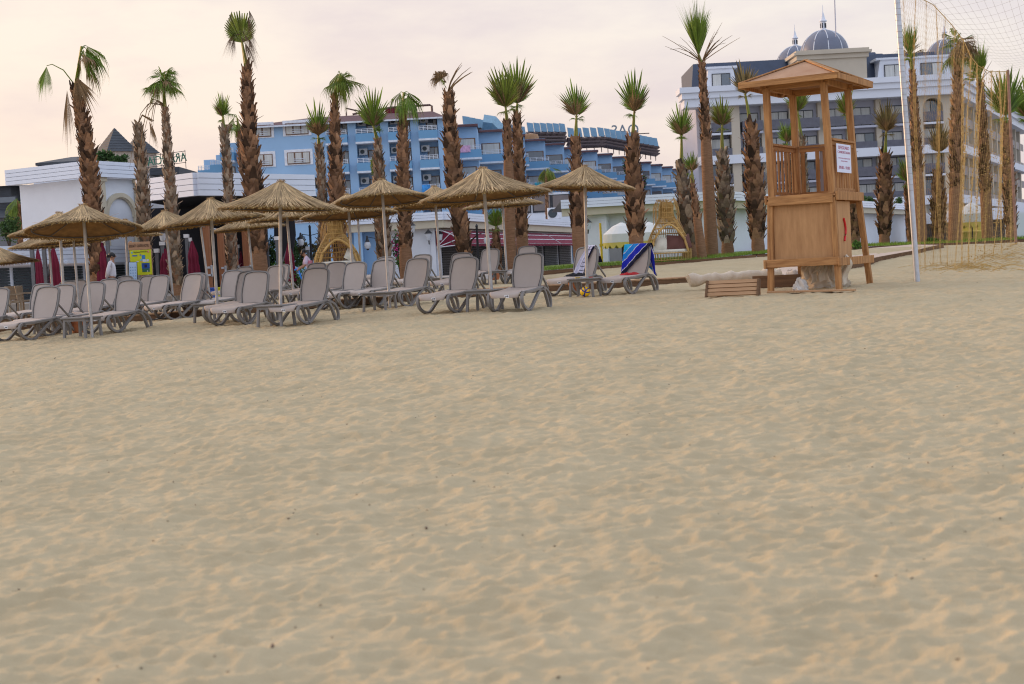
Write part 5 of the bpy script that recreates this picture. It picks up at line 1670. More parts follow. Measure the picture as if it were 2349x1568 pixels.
# roof
m = MB(); zr = qz(238); e0 = (x0-.6, x1+.5); yb0, yb1 = YB-.7, YB+13.5
ev = [(e0[0], yb0, ztop), (e0[1], yb0, ztop), (e0[1], yb1, ztop), (e0[0], yb1, ztop)]
rg = [(qx(742), YB+3.2, zr), (qx(1018), YB+3.2, zr), (qx(1018), YB+9, zr), (qx(742), YB+9, zr)]
for i in range(4): m.face([ev[i], ev[(i+1) % 4], rg[(i+1) % 4], rg[i]])
m.face(rg); m.face(ev[::-1]); m.build('roof', m_tile, H)
m = MB(); m.b2(e0[0]-.02, e0[1]+.02, yb0-.12, yb0+.02, ztop-.12, ztop+.04); m.build('eaves', m_sof, H)
m = MB(); m.tube([(qx(818), YB+3, zr), (qx(818), YB+3, zr+.75), (qx(862), YB+3, zr+.2)], .09, 6); m.tube([(qx(830), YB+4, zr+.2), (qx(920), YB+4, zr+.7), (qx(1012), YB+4, zr+.75), (qx(1016), YB+4, zr+.65), (qx(1016), YB+4, zr-.4)], .12, 6)
m.build('roof_pipe', M('pipe_brown', (.12, .07, .06), rough=.6), H)
m = MB(); m.b2(qx(905), qx(938), YB+5, YB+7, zr-.1, zr+.75); m.build('roof_box', m_maroon, H)
# windows of the plain wall
def hwin(xd, yd, wd, hd, n):
    X = qx(xd); Zc = qz(yd); w_ = wd*kB; h_ = hd*kB
    m = MB(); m.b2(X-w_/2-.28, X+w_/2+.28, YB-.08, YB+.05, Zc-h_/2-.10, Zc+h_/2+.28); f = m.build('window', m_frw, H)
    m = MB(); m.b2(X-w_/2, X+w_/2, YB-.14, YB-.02, Zc-h_/2, Zc+h_/2); m.build('frame', m_brown, f)
    for k in range(n):
        a = X-w_/2+w_*k/n; m = MB(); m.b2(a+.08, a+w_/n-.08, YB-.18, YB-.06, Zc-h_/2+.10, Zc+h_/2-.08); m.build('pane', m_curt, f)
    m = MB()
    a, b_ = X-w_/2+w_*.28, X+w_/2-w_*.2
    for z in (.12, .30, .48): m.b2(a, b_, YB-.26, YB-.22, Zc-h_/2+z, Zc-h_/2+z+.06)
    m.build('railing', m_rail, f)
for k in range(4):
    hwin(632, 271+67*k, 40, 27, 2); hwin(711, 270+67*k, 52, 27, 3)
# balconies
LAU = [(.05, .25, .6), (.5, .03, .06), (.6, .35, .5), (.05, .4, .5), (.45, .45, .6)]
def balcony(parent, X, w_, Y0, zs, dep, floor, lau=None, mat=None, door=True):
    # zs = level of the slab underside
    b = MB(); b.b2(X-w_/2, X+w_/2, Y0-dep, Y0-dep+.15, zs+.18, zs+1.02); b.b2(X-w_/2, X-w_/2+.15, Y0-dep+.15, Y0+.1, zs+.18, zs+1.02); b.b2(X+w_/2-.15, X+w_/2, Y0-dep+.15, Y0+.1, zs+.18, zs+1.02)
    p = b.build('balcony', mat or m_blued, parent)
    b = MB(); b.b2(X-w_/2-.02, X+w_/2+.02, Y0-dep-.04, Y0+.1, zs, zs+.19); b.build('slab', m_sof, p)
    b = MB()
    for z in (1.12, 1.28, 1.44): b.b2(X-w_/2+.05, X+w_/2-.05, Y0-dep+.05, Y0-dep+.10, zs+z, zs+z+.05)
    for q in range(5):
        xx = X-w_/2+.08+(w_-.16)*q/4; b.b2(xx-.03, xx+.03, Y0-dep+.04, Y0-dep+.11, zs+1.0, zs+1.47)
    b.build('railing', m_rail, p)
    if lau is not None:
        b = MB(); ww = w_*RND.uniform(.25, .5); xx = X+RND.uniform(-.5, .3)
        b.b2(xx-ww/2, xx+ww/2, Y0-dep-.10, Y0-dep-.02, zs+.75, zs+1.46); b.build('hung_towel', M('laundry%d' % lau, LAU[lau], rough=.9, var=.4, scale=3), p)
    return p
for k in range(4):
    zs = qz(313+67*k)
    for i in range(4):
        X = (qx(bx_[i])+qx(bx_[i+1]))/2; w_ = qx(bx_[i+1])-qx(bx_[i])-.86
        balcony(H, X, w_, YB+1.5, zs, 2.3, k, lau=(RND.randrange(5) if RND.random() < .55 and k > 0 else None))
        zf = zs+.2
        m = MB(); m.b2(X-.25, X+w_/2-.1, YB+1.42, YB+1.55, zf, zf+2.25); f = m.build('balcony_door', m_brown, H)
        m = MB(); m.b2(X-.15, X+.45, YB+1.36, YB+1.5, zf+.1, zf+2.15); m.build('pane', m_glass, f)
        m = MB(); m.b2(X+.5, X+w_/2-.18, YB+1.36, YB+1.5, zf+.1, zf+2.15); m.build('curtain', m_curt, f)
        m = MB(); m.b2(X-w_/2+.1, X-w_/2+.95, YB+.9, YB+1.5, zf+1.75, zf+2.4); ac = m.build('air_conditioner', m_acw, H)
        m = MB(); m.T = Matrix.Translation((X-w_/2+.45, YB+.88, zf+2.07)) @ Matrix.Rotation(rad(90), 4, 'X'); m.lathe([(.001, .0), (.22, .0), (.22, .02)], 14); m.build('fan', m_shut, ac)
# stepped wing on the left
for i, (xa, xb, yt) in enumerate(((540, 572, 292), (516, 542, 318), (488, 518, 328))):
    Y_ = YB+3+3*i; X0, X1 = (xa-CX)*Y_/FPX, (xb-CX)*Y_/FPX
    zt_ = Q(CX, yt, Y_).z
    m = MB(); m.b2(X0+.3, X1, Y_, Y_+8, .3, zt_-.1); m.build('wing_wall', m_blue, H)
    for k in range(4):
        zs = Q(CX, yt+50+67*k, Y_).z
        if zs < 1: continue
        balcony(H, (X0+X1)/2, X1-X0, Y_, zs, 2.0, k)
        m = MB(); m.b2(X0+.5, X1-.3, Y_-.05, Y_+.1, zs-2.3, zs-.3); f = m.build('window', m_brown, H); m = MB(); m.b2(X0+.6, X1-.4, Y_-.1, Y_, zs-2.2, zs-.4); m.build('pane', m_curt, f)
# long stepped wing on the right: each bay stands one step further back
NB = 15
wx0, wy0, wx1, wy1 = qx(1060), YB+6, 34.0, 266.0
for i in range(NB):
    f = i/NB; f2 = (i+1)/NB
    X0, Y0 = wx0+(wx1-wx0)*f, wy0+(wy1-wy0)*f; X1, Y1 = wx0+(wx1-wx0)*f2, wy0+(wy1-wy0)*f2
    zt_ = Q(CX, 301, 163).z
    m = MB(); m.b2(X0-6, X1, Y0, Y1+2, .3, zt_); m.build('bay', m_blue, H)
    m = MB(); m.face([(X0-6, Y0-.8, zt_+.05), (X1+.1, Y0-.8, zt_-.35), (X1+.1, Y1+.5, zt_-.35), (X0-6, Y1+.5, zt_+.05)]); m.b2(X0-6, X1+.1, Y0-.9, Y0-.7, zt_-.35, zt_-.1); m.build('bay_roof', m_tile, H)
    for k in range(4):
        zs = zt_ - 3.9 - 3.0*k
        if zs < .8: continue
        w_ = X1-X0
        balcony(H, (X0+X1)/2+.1, w_+.5, Y0, zs, 2.2, k, lau=(RND.randrange(5) if RND.random() < .18 else None))
        m = MB(); m.b2(X0+.25, X1-.25, Y0-.05, Y0+.1, zs+.3, zs+2.4); fr_ = m.build('balcony_door', m_brown, H)
        m = MB(); m.b2(X0+.38, X1-.38, Y0-.1, Y0+.05, zs+.4, zs+2.3); m.build('pane', m_curt if RND.random() < .6 else m_glass, fr_)
# solar collectors on dark steel pergolas
m_sol = M('solar_panel', (.12, .23, .33), rough=.4, var=.12, scale=1, spec=.3)
m_stl = M('pergola_steel', (.07, .045, .05), rough=.6)
def solar(pxa, pya, pxb, pyb, Ya, Yb, n, hgt, label, drop):
    t = thing('solar_array', label, 'solar array', group='solar collector rows on the blue hotel roof')
    a = P(pxa, pya, Ya); b = P(pxb, pyb, Yb)
    fr = MB()
    for i in range(n):
        f = (i+.5)/n; p = a.lerp(b, f); w_ = (b-a).length/n
        wx = abs(b.x-a.x)/n
        m = MB(); R_ = Matrix.Rotation(rad(-38), 3, 'X') @ Matrix.Identity(3)
        m.box(p+Vector((0, 0, -hgt/2)), (max(wx*.82, .9), .12, hgt*1.1), Matrix.Rotation(rad(20), 3, 'Z') @ Matrix.Rotation(rad(8), 3, 'Y') @ Matrix.Rotation(rad(-32), 3, 'X'))
        m.build('collector', m_sol, t)
        fr.beam(p+Vector((0, .3, -hgt)), p+Vector((0, .3, -hgt-drop)), .12, .12)
        fr.beam(p+Vector((-.6, -2.5, -hgt-.15)), p+Vector((-.6, 4, -hgt-.05)), .10, .12)
        fr.beam(p+Vector((.3, -2.5, -hgt-.15)), p+Vector((.3, 4, -hgt-.05)), .10, .12)
    for o in (-2.5, -1.2, .2, 1.6, 3.2):
        for dz in (-.25, -.75, -1.2):
            fr.beam(a+Vector((0, o, -hgt+dz)), b+Vector((0, o, -hgt+dz)), .14, .18)
    fr.build('pergola', m_stl, t)
solar(1062, 264, 1150, 282, 168, 186, 7, 1.25, 'first row of solar collectors, next to the plum roof', 1.6)
solar(1150, 280, 1206, 290, 190, 196, 3, 1.3, 'small solar collector row beside the close pair of palms', 1.4)
solar(1208, 280, 1296, 282, 190, 204, 6, 1.35, 'middle row of solar collectors on the blue roof', 2.0)
solar(1300, 292, 1386, 291, 204, 214, 5, 1.5, 'row of flat solar collectors right of the middle one', 2.2)
solar(1386, 292, 1508, 316, 216, 232, 10, 1.5, 'furthest solar collector row, below the rooftop letters', 2.2)
# duct and tank on the roof
m = MB(); d0 = P(1118, 284, 172); m.tube([P(1108, 281, 172), P(1130, 284, 172), P(1142, 296, 172), P(1142, 345, 172)], [1.0, 1.0, 1.0, 1.0], 4)
o = m.build('air_duct', M('duct', (.20, .33, .42), rough=.5, metal=.3)); tag(o, 'wide grey blue air duct down the blue hotel wing', 'duct')
pc = P(1346, 316, 205); m = MB(); m.T = Matrix.Translation(P(1217, 321, 186)); m.lathe([(.001, -.9), (1.0, -.7), (1.15, 0), (1.0, .7), (.001, .9)], 16); o = m.build('water_tank', M('tank_tan', (.36, .20, .10), rough=.6), sm=True); tag(o, 'tan water tank on the blue hotel roof', 'water tank')
t = thing('roof_letters', 'big grey rooftop letters seen from behind on the blue hotel', 'sign')
text_mesh('letters', 'OAS', 2.5, M('letter_grey', (.16, .21, .26), rough=.5), t, Matrix.Translation(P(1434, 299, 236)) @ FACE_CAM, extrude=.25, mirror=True, sx=.95)
m = MB(); q = P(1434, 308, 236.4); m.beam(q+Vector((-4, 0, 0)), q+Vector((4, 0, 0)), .15, .15); m.build('letter_rail', m_stl, t)
# ------------------------------------------------------------------ domed hotel at the right
m_hw = M('hotel_white', (.66, .69, .75), rough=.7, var=.04, scale=.3)
m_hg = M('hotel_grey', (.42, .43, .50), rough=.8, var=.08, scale=.3)
m_hb = M('hotel_beige', (.50, .44, .35), rough=.8, var=.05, scale=.6)
m_rd = M('railing_dark', (.11, .11, .135), rough=.4, var=.2, scale=2)
m_navy = M('mansard_navy', (.035, .05, .085), rough=.5, var=.15, scale=1)
m_dome = M('dome_slate', (.135, .15, .20), rough=.45, var=.1, scale=1)
G = thing('domed_hotel', 'white and beige hotel with slate domes at the right', 'hotel')
YG = 150.0; kG = YG/FPX
def gx(px, py=230): return P(px, py, YG).x
def gz_(yd): return Q(CX, yd, YG).z
# reference rows (de-rolled photo rows)
zT, zB = gz_(225), gz_(270)           # cornice band
fl = [gz_(y) for y in (330, 390, 449, 508, 566)]   # slab levels
X0, X1 = gx(1600), gx(2188)
m = MB(); m.b2(X0, X1, YG+1.6, YG+16, .3, zT); m.build('wall', m_hg, G)
m = MB()
for k, (a, b_, o) in enumerate(((0, .42, .9), (.42, .72, 1.15), (.72, 1, 1.4))):
    m.b2(X0-o-.6, X1+o*.4, YG-o, YG+2, zB+(zT-zB)*a, zB+(zT-zB)*b_)
m.build('cornice', m_hw, G)
m = MB(); m.b2(X0, X1+.2, YG-.4, YG+2, fl[1]-.55, fl[1]+.35); m.b2(X0, X1+.2, YG-.4, YG+2, fl[3]-.5, fl[3]+.45); m.build('white_band', m_hw, G)
# end pavilions in beige with arches
def opening_win(X, z0, w_, h_, yy, parent, lit=.6):
    m = MB(); m.b2(X-w_/2, X+w_/2, yy-.06, yy+.15, z0, z0+h_); f = m.build('window', m_frd, parent)
    for s in (-1, 1):
        m = MB(); m.b2(X+(0.04 if s > 0 else -w_/2+.08), X+(w_/2-.08 if s > 0 else -.04), yy-.11, yy+.05, z0+.08, z0+h_-.10)
        m.build('pane', m_curt if RND.random() < lit+.2 else m_glass, f)
    return f
def rail_box(X, z0, w_, yy, dep, parent, name='balcony'):
    m = MB(); m.b2(X-w_/2, X+w_/2, yy-dep-.05, yy+.1, z0-.22, z0); b = m.build(name, m_hg if dep > .8 else m_hw, parent)
    m = MB(); m.b2(X-w_/2, X+w_/2, yy-dep, yy-dep+.05, z0+.1, z0+1.1)
    if dep > .5:
        m.b2(X-w_/2, X-w_/2+.05, yy-dep+.05, yy, z0+.1, z0+1.1); m.b2(X+w_/2-.05, X+w_/2, yy-dep+.05, yy, z0+.1, z0+1.1)
    m.build('railing', m_rd, b)
for xa, xb in ((1612, 1698), (2098, 2186)):
    a, b_ = gx(xa, 300), gx(xb, 300); xc = (a+b_)/2
    m = MB()
    m.b2(a, xc-1.05, YG, YG+1.7, .3, zB+.01); m.b2(xc+1.05, b_, YG, YG+1.7, .3, zB+.01)
    # arch head
    pts = [(xc-1.05, zB)] + [(xc-1.05*math.cos(math.pi*k/14), fl[0]+1.45+1.05*math.sin(math.pi*k/14)) for k in range(15)] + [(xc+1.05, zB)]
    m.prism([(x, z) for x, z in pts], 'y', YG, YG+1.5)
    m.build('pavilion', m_hb, G)
    for k, z in enumerate(fl[:5]):
        opening_win(xc, z+.1, 2.0, 2.1 if k else 2.25, YG+1.0, G)
        rail_box(xc, z, 2.1, YG+.2, .25, G)
# middle bays
cols = [1698, 1757, 1822, 1888, 1954, 2022, 2098]
for i in range(len(cols)-1):
    a, b_ = gx(cols[i], 300), gx(cols[i+1], 300); xc = (a+b_)/2
    if i > 0:
        m = MB(); m.b2(a-.28, a+.28, YG+.9, YG+1.8, .3, zB+.02); m.build('column', m_hb, G)
    for k, z in enumerate(fl[:5]):
        o = .15 if (i+k) % 2 else -.15
        opening_win(xc+o, z+.1, 2.0, 1.95, YG+1.55, G)
        rail_box(xc, z, (b_-a)*.80, YG+1.5, 1.5 if k in (0, 2) else .9, G)
# attic: dormers in a navy mansard
zA = gz_(181)
m = MB(); m.face([(X0-.4, YG+1.4, zT-.05), (X1, YG+1.4, zT-.05), (X1-.8, YG+3.6, zA+1.0), (X0+.2, YG+3.6, zA+1.0)]); m.b2(X0+.2, X1-.8, YG+3.6, YG+14, zT, zA+1.0); m.build('mansard', m_navy, G)
for xa, xb in ((1622, 1690), (1905, 1982), (2018, 2094), (2100, 2184)):
    a, b_ = gx(xa, 180), gx(xb, 180)
    m = MB(); m.prism([(a-.1, zT-.1), (b_+.1, zT-.1), (b_-.25, zA), (a+.25, zA)], 'y', YG+.6, YG+3.6); m.b2(a-.2, b_+.2, YG+.4, YG+3.7, zA, zA+.22); d_ = m.build('dormer', m_hw, G)
    opening_win((a+b_)/2, zT+.12, (b_-a)*.62, (zA-zT)*.68, YG+.55, d_)
zM = gz_(150)
m = MB(); m.b2(gx(1757, 155), gx(1800, 155), YG+4, YG+10, zT, gz_(183)); m.build('roof_block', m_navy, G)
m = MB(); m.b2(gx(1965, 130), gx(2120, 130), YG+5, YG+14, zT, gz_(172)); m.face([(gx(2120, 130), YG+5, gz_(172)), (gx(2168, 130), YG+5, gz_(195)), (gx(2168, 130), YG+12, gz_(195)), (gx(2120, 130), YG+12, gz_(172))])
for k in range(22):
    x = gx(1965, 130)+(gx(2120, 130)-gx(1965, 130))*k/22; m.b2(x, x+.06, YG+4.94, YG+5.05, zT, gz_(172)+.02)
m.build('roof_block', m_navy, G)
# domes
def dome(cx, cy, rpx, Y, label, base_w, base_to):
    k = Y/FPX; c = P(cx, cy, Y); r = rpx*k
    t = thing('dome', label, 'dome', c)
    m = MB(); m.lathe([(r*math.cos(math.pi/2*i/14)+.0005, r*1.0*math.sin(math.pi/2*i/14)) for i in range(15)], 40); m.build('shell', m_dome, t, sm=True)
    for q in range(10):
        an = 2*math.pi*(q+.45)/10; m = MB()
        m.tube([((r+.015)*math.cos(math.pi/2*i/14)*math.cos(an), (r+.015)*math.cos(math.pi/2*i/14)*math.sin(an), (r+.015)*math.sin(math.pi/2*i/14)) for i in range(14)], .045, 5)
        m.build('rib', m_hw, t, sm=True)
    m = MB(); s = r/2.5
    m.lathe([(.36*s, r-.06), (.36*s, r+.1*s), (.26*s, r+.14*s), (.26*s, r+.85*s), (.40*s, r+.9*s), (.40*s, r+1.0*s), (.27*s, r+1.1*s), (.16*s, r+1.5*s), (.12*s, r+1.7*s), (.05*s, r+1.9*s), (.02*s, r+2.6*s), (.001, r+2.7*s)], 12)
    l = m.build('lantern', m_hw, t, sm=True)
    m = MB()
    for q in range(6):
        an = 2*math.pi*q/6; m.box((.265*s*math.cos(an), .265*s*math.sin(an), r+.48*s), (.10*s, .10*s, .5*s), Matrix.Rotation(an, 3, 'Z'))
    m.build('louvre', m_frd, l)
    zb_ = base_to - c.z
    m = MB(); m.box((0, 0, (zb_-.9)/2), (base_w, base_w, -zb_-.9 + .0), None); m.build('drum', m_hb, t)
    m = MB(); m.box((0, 0, -.12), (base_w+.5, base_w+.5, .24)); m.box((0, 0, -.36), (base_w+.95, base_w+.95, .24)); m.box((0, 0, -.72), (base_w+.4, base_w+.4, .46)); m.build('cornice', m_hb, t)
dome(1891, 124, 54, 152.5, 'large slate dome with white ribs behind the lifeguard tower roof', 7.1, zT-.2)
dome(1826, 152, 46, 163, 'smaller slate dome left of the large one', 5.2, zT-.2)
dome(2168, 133, 42, 157, 'grey dome at the right, seen through the net', 4.8, zT-.2)
t = thing('solar_array', 'dark solar collector row right of the large dome', 'solar array')
for i in range(6):
    p = P(1952+i*17, 121+i*3.2, 158); m = MB(); m.box(p, (1.0, .1, 1.5), Matrix.Rotation(rad(14), 3, 'Z') @ Matrix.Rotation(rad(-40), 3, 'X')); m.build('collector', M('solar_dark', (.03, .045, .085), rough=.2), t)
m = MB(); p = P(1917.5, 84, 150); q_ = P(1913.5, -30, 150); m.tube([p, q_], .06, 6); o = m.build('mast', m_hg); tag(o, 'thin mast rising above the large dome', 'mast')
m = MB(); p = P(2006, 214, 147.6)
# side facade going back on the right
sa = Vector((X1, YG, 0)); sb = Vector((78.5, 214, 0)); Ls = (sb-sa).length; rs = rotof(sa, sb)
m = MB(); wall(m, on(sa, sb, .3, -1.6), on(sa, sb, Ls, -1.6), .3, zT); m.build('side_wall', m_hg, G)
m = MB()
for k, (a, b_, o) in enumerate(((0, .42, .5), (.42, .72, .8), (.72, 1, 1.1))):
    c1 = on(sa, sb, Ls/2, o-1.0); c1.z = zB+(zT-zB)*(a+b_)/2; m.box(c1, (Ls, 2.0, (zT-zB)*(b_-a)), rs)
for z, o in ((fl[1], -.6), (fl[3], -.6)):
    c1 = on(sa, sb, Ls/2, o); c1.z = z-.05; m.box(c1, (Ls, 2.0, .9), rs)
m.build('side_cornice', m_hw, G)
m = MB(); p1 = on(sa, sb, .5, -1.8); p2 = on(sa, sb, Ls, -1.8); s_ = -Vector(rs.col[1])
m.face([p1+Vector((0, 0, zT)), p2+Vector((0, 0, zT)), p2+s_*3+Vector((0, 0, zA+.9)), p1+s_*3+Vector((0, 0, zA+.9))]); m.build('side_mansard', m_navy, G)
n = 13
for i in range(n):
    u = 1.2+(Ls-2)*i/n; w_ = (Ls-2)/n
    m = MB(); c1 = on(sa, sb, u, -.9); c1.z = (zB+.3)/2; m.box(c1, (.8, 1.2, zB-.3), rs); m.build('side_column', m_hb, G)
    for z in fl[:5]:
        m = MB(); c1 = on(sa, sb, u+w_/2+.2, -1.55); c1.z = z+1.15; m.box(c1, (w_*.55, .12, 2.0), rs); f_ = m.build('side_window', m_frd, G)
        m = MB(); c1 = on(sa, sb, u+w_/2+.2, -1.5); c1.z = z+1.2; m.box(c1, (w_*.40, .12, 1.7), rs); m.build('pane', m_curt if RND.random() < .4 else m_glass, f_)
        m = MB(); c1 = on(sa, sb, u+w_/2+.2, -.4); c1.z = z+.55; m.box(c1, (w_*.72, .06, 1.0), rs); m.build('side_railing', m_rd, G)
# low block and white board at the right edge
t = thing('pool_bar', 'grey low building under the hotel at the right edge, behind the net', 'building')
p = P(2200, 540, 92); q = P(2400, 500, 92)
m = MB(); m.b2(p.x, q.x, 92, 100, .3, P(2300, 502, 92).z); m.build('wall', M('dark_timber', (.07, .06, .055), rough=.8, scale=.6, stretch=(8, 1, .4), var=.4), t)
m = MB(); m.b2(p.x-.5, q.x, 91, 101, P(2300, 502, 92).z, P(2300, 476, 92).z); m.build('roof_slab', m_hw, t)
p = P(2338, 518, 58); m = MB(); m.b2(p.x-.55, p.x+1.2, 58, 58.1, 1.1, P(2338, 487, 58).z); o = m.build('white_board', m_white); tag(o, 'plain white board standing on the lawn at the right edge', 'board')

# ------------------------------------------------------------------ rattan cocoons
m_rat = M('rattan', (.38, .22, .06), rough=.6, col2=(.55, .35, .12), scale=5, island=.2)
m_cush = M('cushion_cream', (.62, .58, .48), rough=.9)
m_brc = M('cushion_brown', (.13, .055, .045), rough=.9)
def cocoon(px, pyt, pyb, wpx, Y, label, rz, cush):
    k = Y/FPX; b = P(px, pyb, Y); H_ = (pyb-pyt)*k; r = wpx*k/2
    t = thing('rattan_cocoon', label, 'cocoon seat', b, rz)
    prof = [(1.0, .0), (1.03, .12), (1.0, .25), (.88, .38), (.70, .52), (.48, .66), (.33, .76), (.28, .84), (.32, .93), (.22, 1.0)]
    def rr(f): return r*float(np.interp(f, [z for _, z in prof], [a for a, _ in prof]))
    def inside(an, f):   # opening to the front (towards -y)
        d = (an + math.pi/2 + math.pi) % (2*math.pi) - math.pi
        wo = 1.0*max(0, 1-(max(0, f-.16)/.46)**2)**.5 if f < .62 else 0
        return f > .16 and abs(d) < wo
    m = MB(); n = 46
    for i in range(n):
        an = 2*math.pi*i/n; pts = []
        for j in range(33):
            f = j/32
            if inside(an, f):
                if len(pts) > 1: m.tube(pts, .011, 4)
                pts = []; continue
            pts.append((rr(f)*math.cos(an), rr(f)*.8*math.sin(an), f*H_))
        if len(pts) > 1: m.tube(pts, .011, 4)
    m.build('canes', m_rat, t)
    m = MB()
    for f in (.02, .14, .28, .38, .47, .56, .65, .74, .82, .9):
        pts = []
        for i in range(65):
            an = 2*math.pi*i/64
            if inside(an, f):
                if len(pts) > 1: m.tube(pts, .018, 4)
                pts = []; continue
            pts.append((rr(f)*math.cos(an)*1.01, rr(f)*.81*math.sin(an), f*H_))
        if len(pts) > 1: m.tube(pts, .018, 4)
    m.build('hoops', m_rat, t)
    m = MB(); arch = []
    for i in range(25):
        d = -1+2*i/24; f = .16+.46*(1-d*d)**.5 if abs(d) < 1 else .16
        an = -math.pi/2 + d
        arch.append((rr(f)*math.cos(an)*1.02, rr(f)*.82*math.sin(an), f*H_))
    m.tube(arch, .04, 6); 
    for sx in (-1, 1):
        m.tube([(sx*rr(f)*1.02*(.98), -rr(f)*.25, f*H_) for f in [j/14 for j in range(15)]], .035, 6)
    m.build('arch_frame', m_rat, t, sm=True)
    m = MB()
    for i in range(60):
        an = RND.uniform(0, 6.28); p = Vector((rr(.98)*math.cos(an), rr(.98)*.8*math.sin(an), H_)); o = Vector((math.cos(an), math.sin(an), 0))
        L = RND.uniform(.3, .8)
        m.tube([p, p+o*.12+Vector((0, 0, .10)), p+o*.25+Vector((0, 0, -L*.4)), p+o*.27+Vector((0, 0, -L))], .006, 3)
    m.build('tassel', m_rat, t)
    m = MB(); m.lathe([(.001, .14*H_), (r*.93, .14*H_), (r*.95, .17*H_), (r*.9, .20*H_), (.001, .20*H_)], 24); s = m.build('seat_cushion', m_cush, t, sm=True); s.scale = (1, .8, 1)
    for x, mt_, rt2, sz in cush:
        m = MB(); m.grid(lambda u, v: ((u-.5)*sz, .09*(1-abs(2*u-1)**3)*(1-abs(2*v-1)**3), (v-.5)*sz), 8, 8); m.grid(lambda u, v: ((v-.5)*sz, -.09*(1-abs(2*u-1)**3)*(1-abs(2*v-1)**3), (u-.5)*sz), 8, 8)
        o = m.build('pillow', mt_, t, sm=True); o.location = (x, -.18, .20*H_+sz*.45); o.rotation_euler = (rad(-18), rt2, 0)
cocoon(773, 506, 622, 102, 43.5, 'tall rattan cocoon seat behind the loungers at centre', rad(20), [(.42, m_cush, .5, .36)])
cocoon(1533, 464, 599, 98, 47.7, 'rattan cocoon daybed with brown pillows at the lawn edge', rad(5), [(.18, m_brc, .1, .5), (.50, m_brc, -.15, .5), (-.25, m_cush, .1, .45)])

# ------------------------------------------------------------------ fringed garden parasols
m_fr = M('parasol_cream', (.66, .66, .62), rough=.9, var=.04); m_fry = M('fringe_yellow', (.62, .50, .12), rough=.9, var=.1)
def fringed(px, pyt, wpx, Y, label, tilt=0):
    k = Y/FPX; c = P(px, pyt, Y); r = wpx*k/2; zg = zt(c.x)
    t = thing('fringed_parasol', label, 'parasol', c, group='cream parasols with yellow scalloped fringe')
    m = MB(); m.lathe([(.001, 0), (r*.5, -.16), (r, -.46)], 20); m.lathe([(r, -.46), (r*1.01, -.80)], 20); cn_ = m.build('canopy', m_fr, t)
    m = MB(); n = 16
    for i in range(n):
        a0, a1 = 2*math.pi*i/n, 2*math.pi*(i+1)/n
        for q in range(4):
            f0, f1 = q/4, (q+1)/4; b0, b1 = a0+(a1-a0)*f0, a0+(a1-a0)*f1
            d0, d1 = .10+.14*math.sin(math.pi*f0), .10+.14*math.sin(math.pi*f1)
            R_ = r*1.015
            m.face([(R_*math.cos(b0), R_*math.sin(b0), -.79), (R_*math.cos(b1), R_*math.sin(b1), -.79), (R_*math.cos(b1), R_*math.sin(b1), -.79-d1), (R_*math.cos(b0), R_*math.sin(b0), -.79-d0)])
    m.build('fringe', m_fry, cn_)
    m = MB(); m.tube([(0, 0, 0), (0, 0, zg-c.z-.1)], .03, 8); m.build('pole', m_frd, t)
fringed(1425, 509, 86, 56, 'cream parasol with yellow fringe beside the yellow pipe')
fringed(1484, 507, 92, 58, 'cream parasol with yellow fringe behind the palm by the cocoon')
fringed(2228, 463, 72, 56, 'cream parasol with yellow fringe behind the yellow net')
t = thing('beach_sofa', 'yellow cushioned sofa under the fringed parasol behind the net', 'sofa', P(2232, 560, 57))
m = MB(); m.box((0, 0, .3), (1.3, .8, .5)); m.build('seat', m_fry, t, bevel=.08); m = MB(); m.box((0, .35, .75), (1.3, .25, .7)); m.build('backrest', m_fry, t, bevel=.08)

# ------------------------------------------------------------------ closed maroon parasols
m_post = M('post_grey', (.13, .135, .145), rough=.5, metal=.2); m_cap = M('cap_white', (.66, .66, .66), rough=.5)
def closed(px, pyt, pyb, wpx, Y, label, postdx, fat=1.0):
    k = Y/FPX; b = P(px, pyb, Y); zg = sandz(b.x, b.y); Ht = (pyb-pyt)*k; r = wpx*k/2
    t = thing('closed_parasol', label, 'closed parasol', (b.x, b.y, b.z), group='closed maroon cantilever parasols')
    m = MB(); rows = []
    for j in range(13):
        f = j/12; R_ = r*(1.0 - .25*f - .62*max(0, f-.62)/.38)*(1-.12*math.exp(-((f-.45)/.08)**2))
        rows.append([m.pt((R_*(1+.20*math.cos(8*a+f*1.5))*math.cos(a), R_*(1+.20*math.cos(8*a+f))*math.sin(a), f*Ht)) for a in [2*math.pi*i/48 for i in range(48)]])
    for r0, r1 in zip(rows, rows[1:]):
        for i in range(48): m.f.append([r0[i], r0[(i+1) % 48], r1[(i+1) % 48], r1[i]])
    m.f.append(rows[-1]); m.build('folded_canopy', m_maroon, t, sm=True)
    m = MB(); x = postdx*k; m.b2(x-.055, x+.055, -.06, .06, zg-b.z-.2, Ht+.12); po = m.build('post', m_post, t)
    m = MB(); m.b2(x-.085, x+.085, -.09, .09, Ht+.12, Ht+.25); m.build('cap', m_cap, po)
    m = MB(); m.beam((x, 0, .25*Ht), (0, .0, .95*Ht), .045, .05); m.build('arm', m_post, t)
closed(93, 566, 668, 17, 44, 'closed maroon parasol nearest the left edge', -13)
closed(129, 562, 672, 24, 45, 'fat closed maroon parasol under the leftmost straw roofs', -21)
closed(240, 556, 664, 31, 47, 'closed maroon parasol left of the person in the white shirt', 14)
closed(383, 570, 650, 28, 50, 'closed maroon parasol right of the yellow notice board', -5)
closed(446, 552, 640, 26, 52, 'closed maroon parasol before the dark bar, with twin white caps', -12)
closed(556, 575, 640, 14, 58, 'small far closed maroon parasol between the wooden shower posts', -6)
closed(667, 557, 645, 24, 50, 'closed maroon parasol right of the middle straw parasol pole', -26)
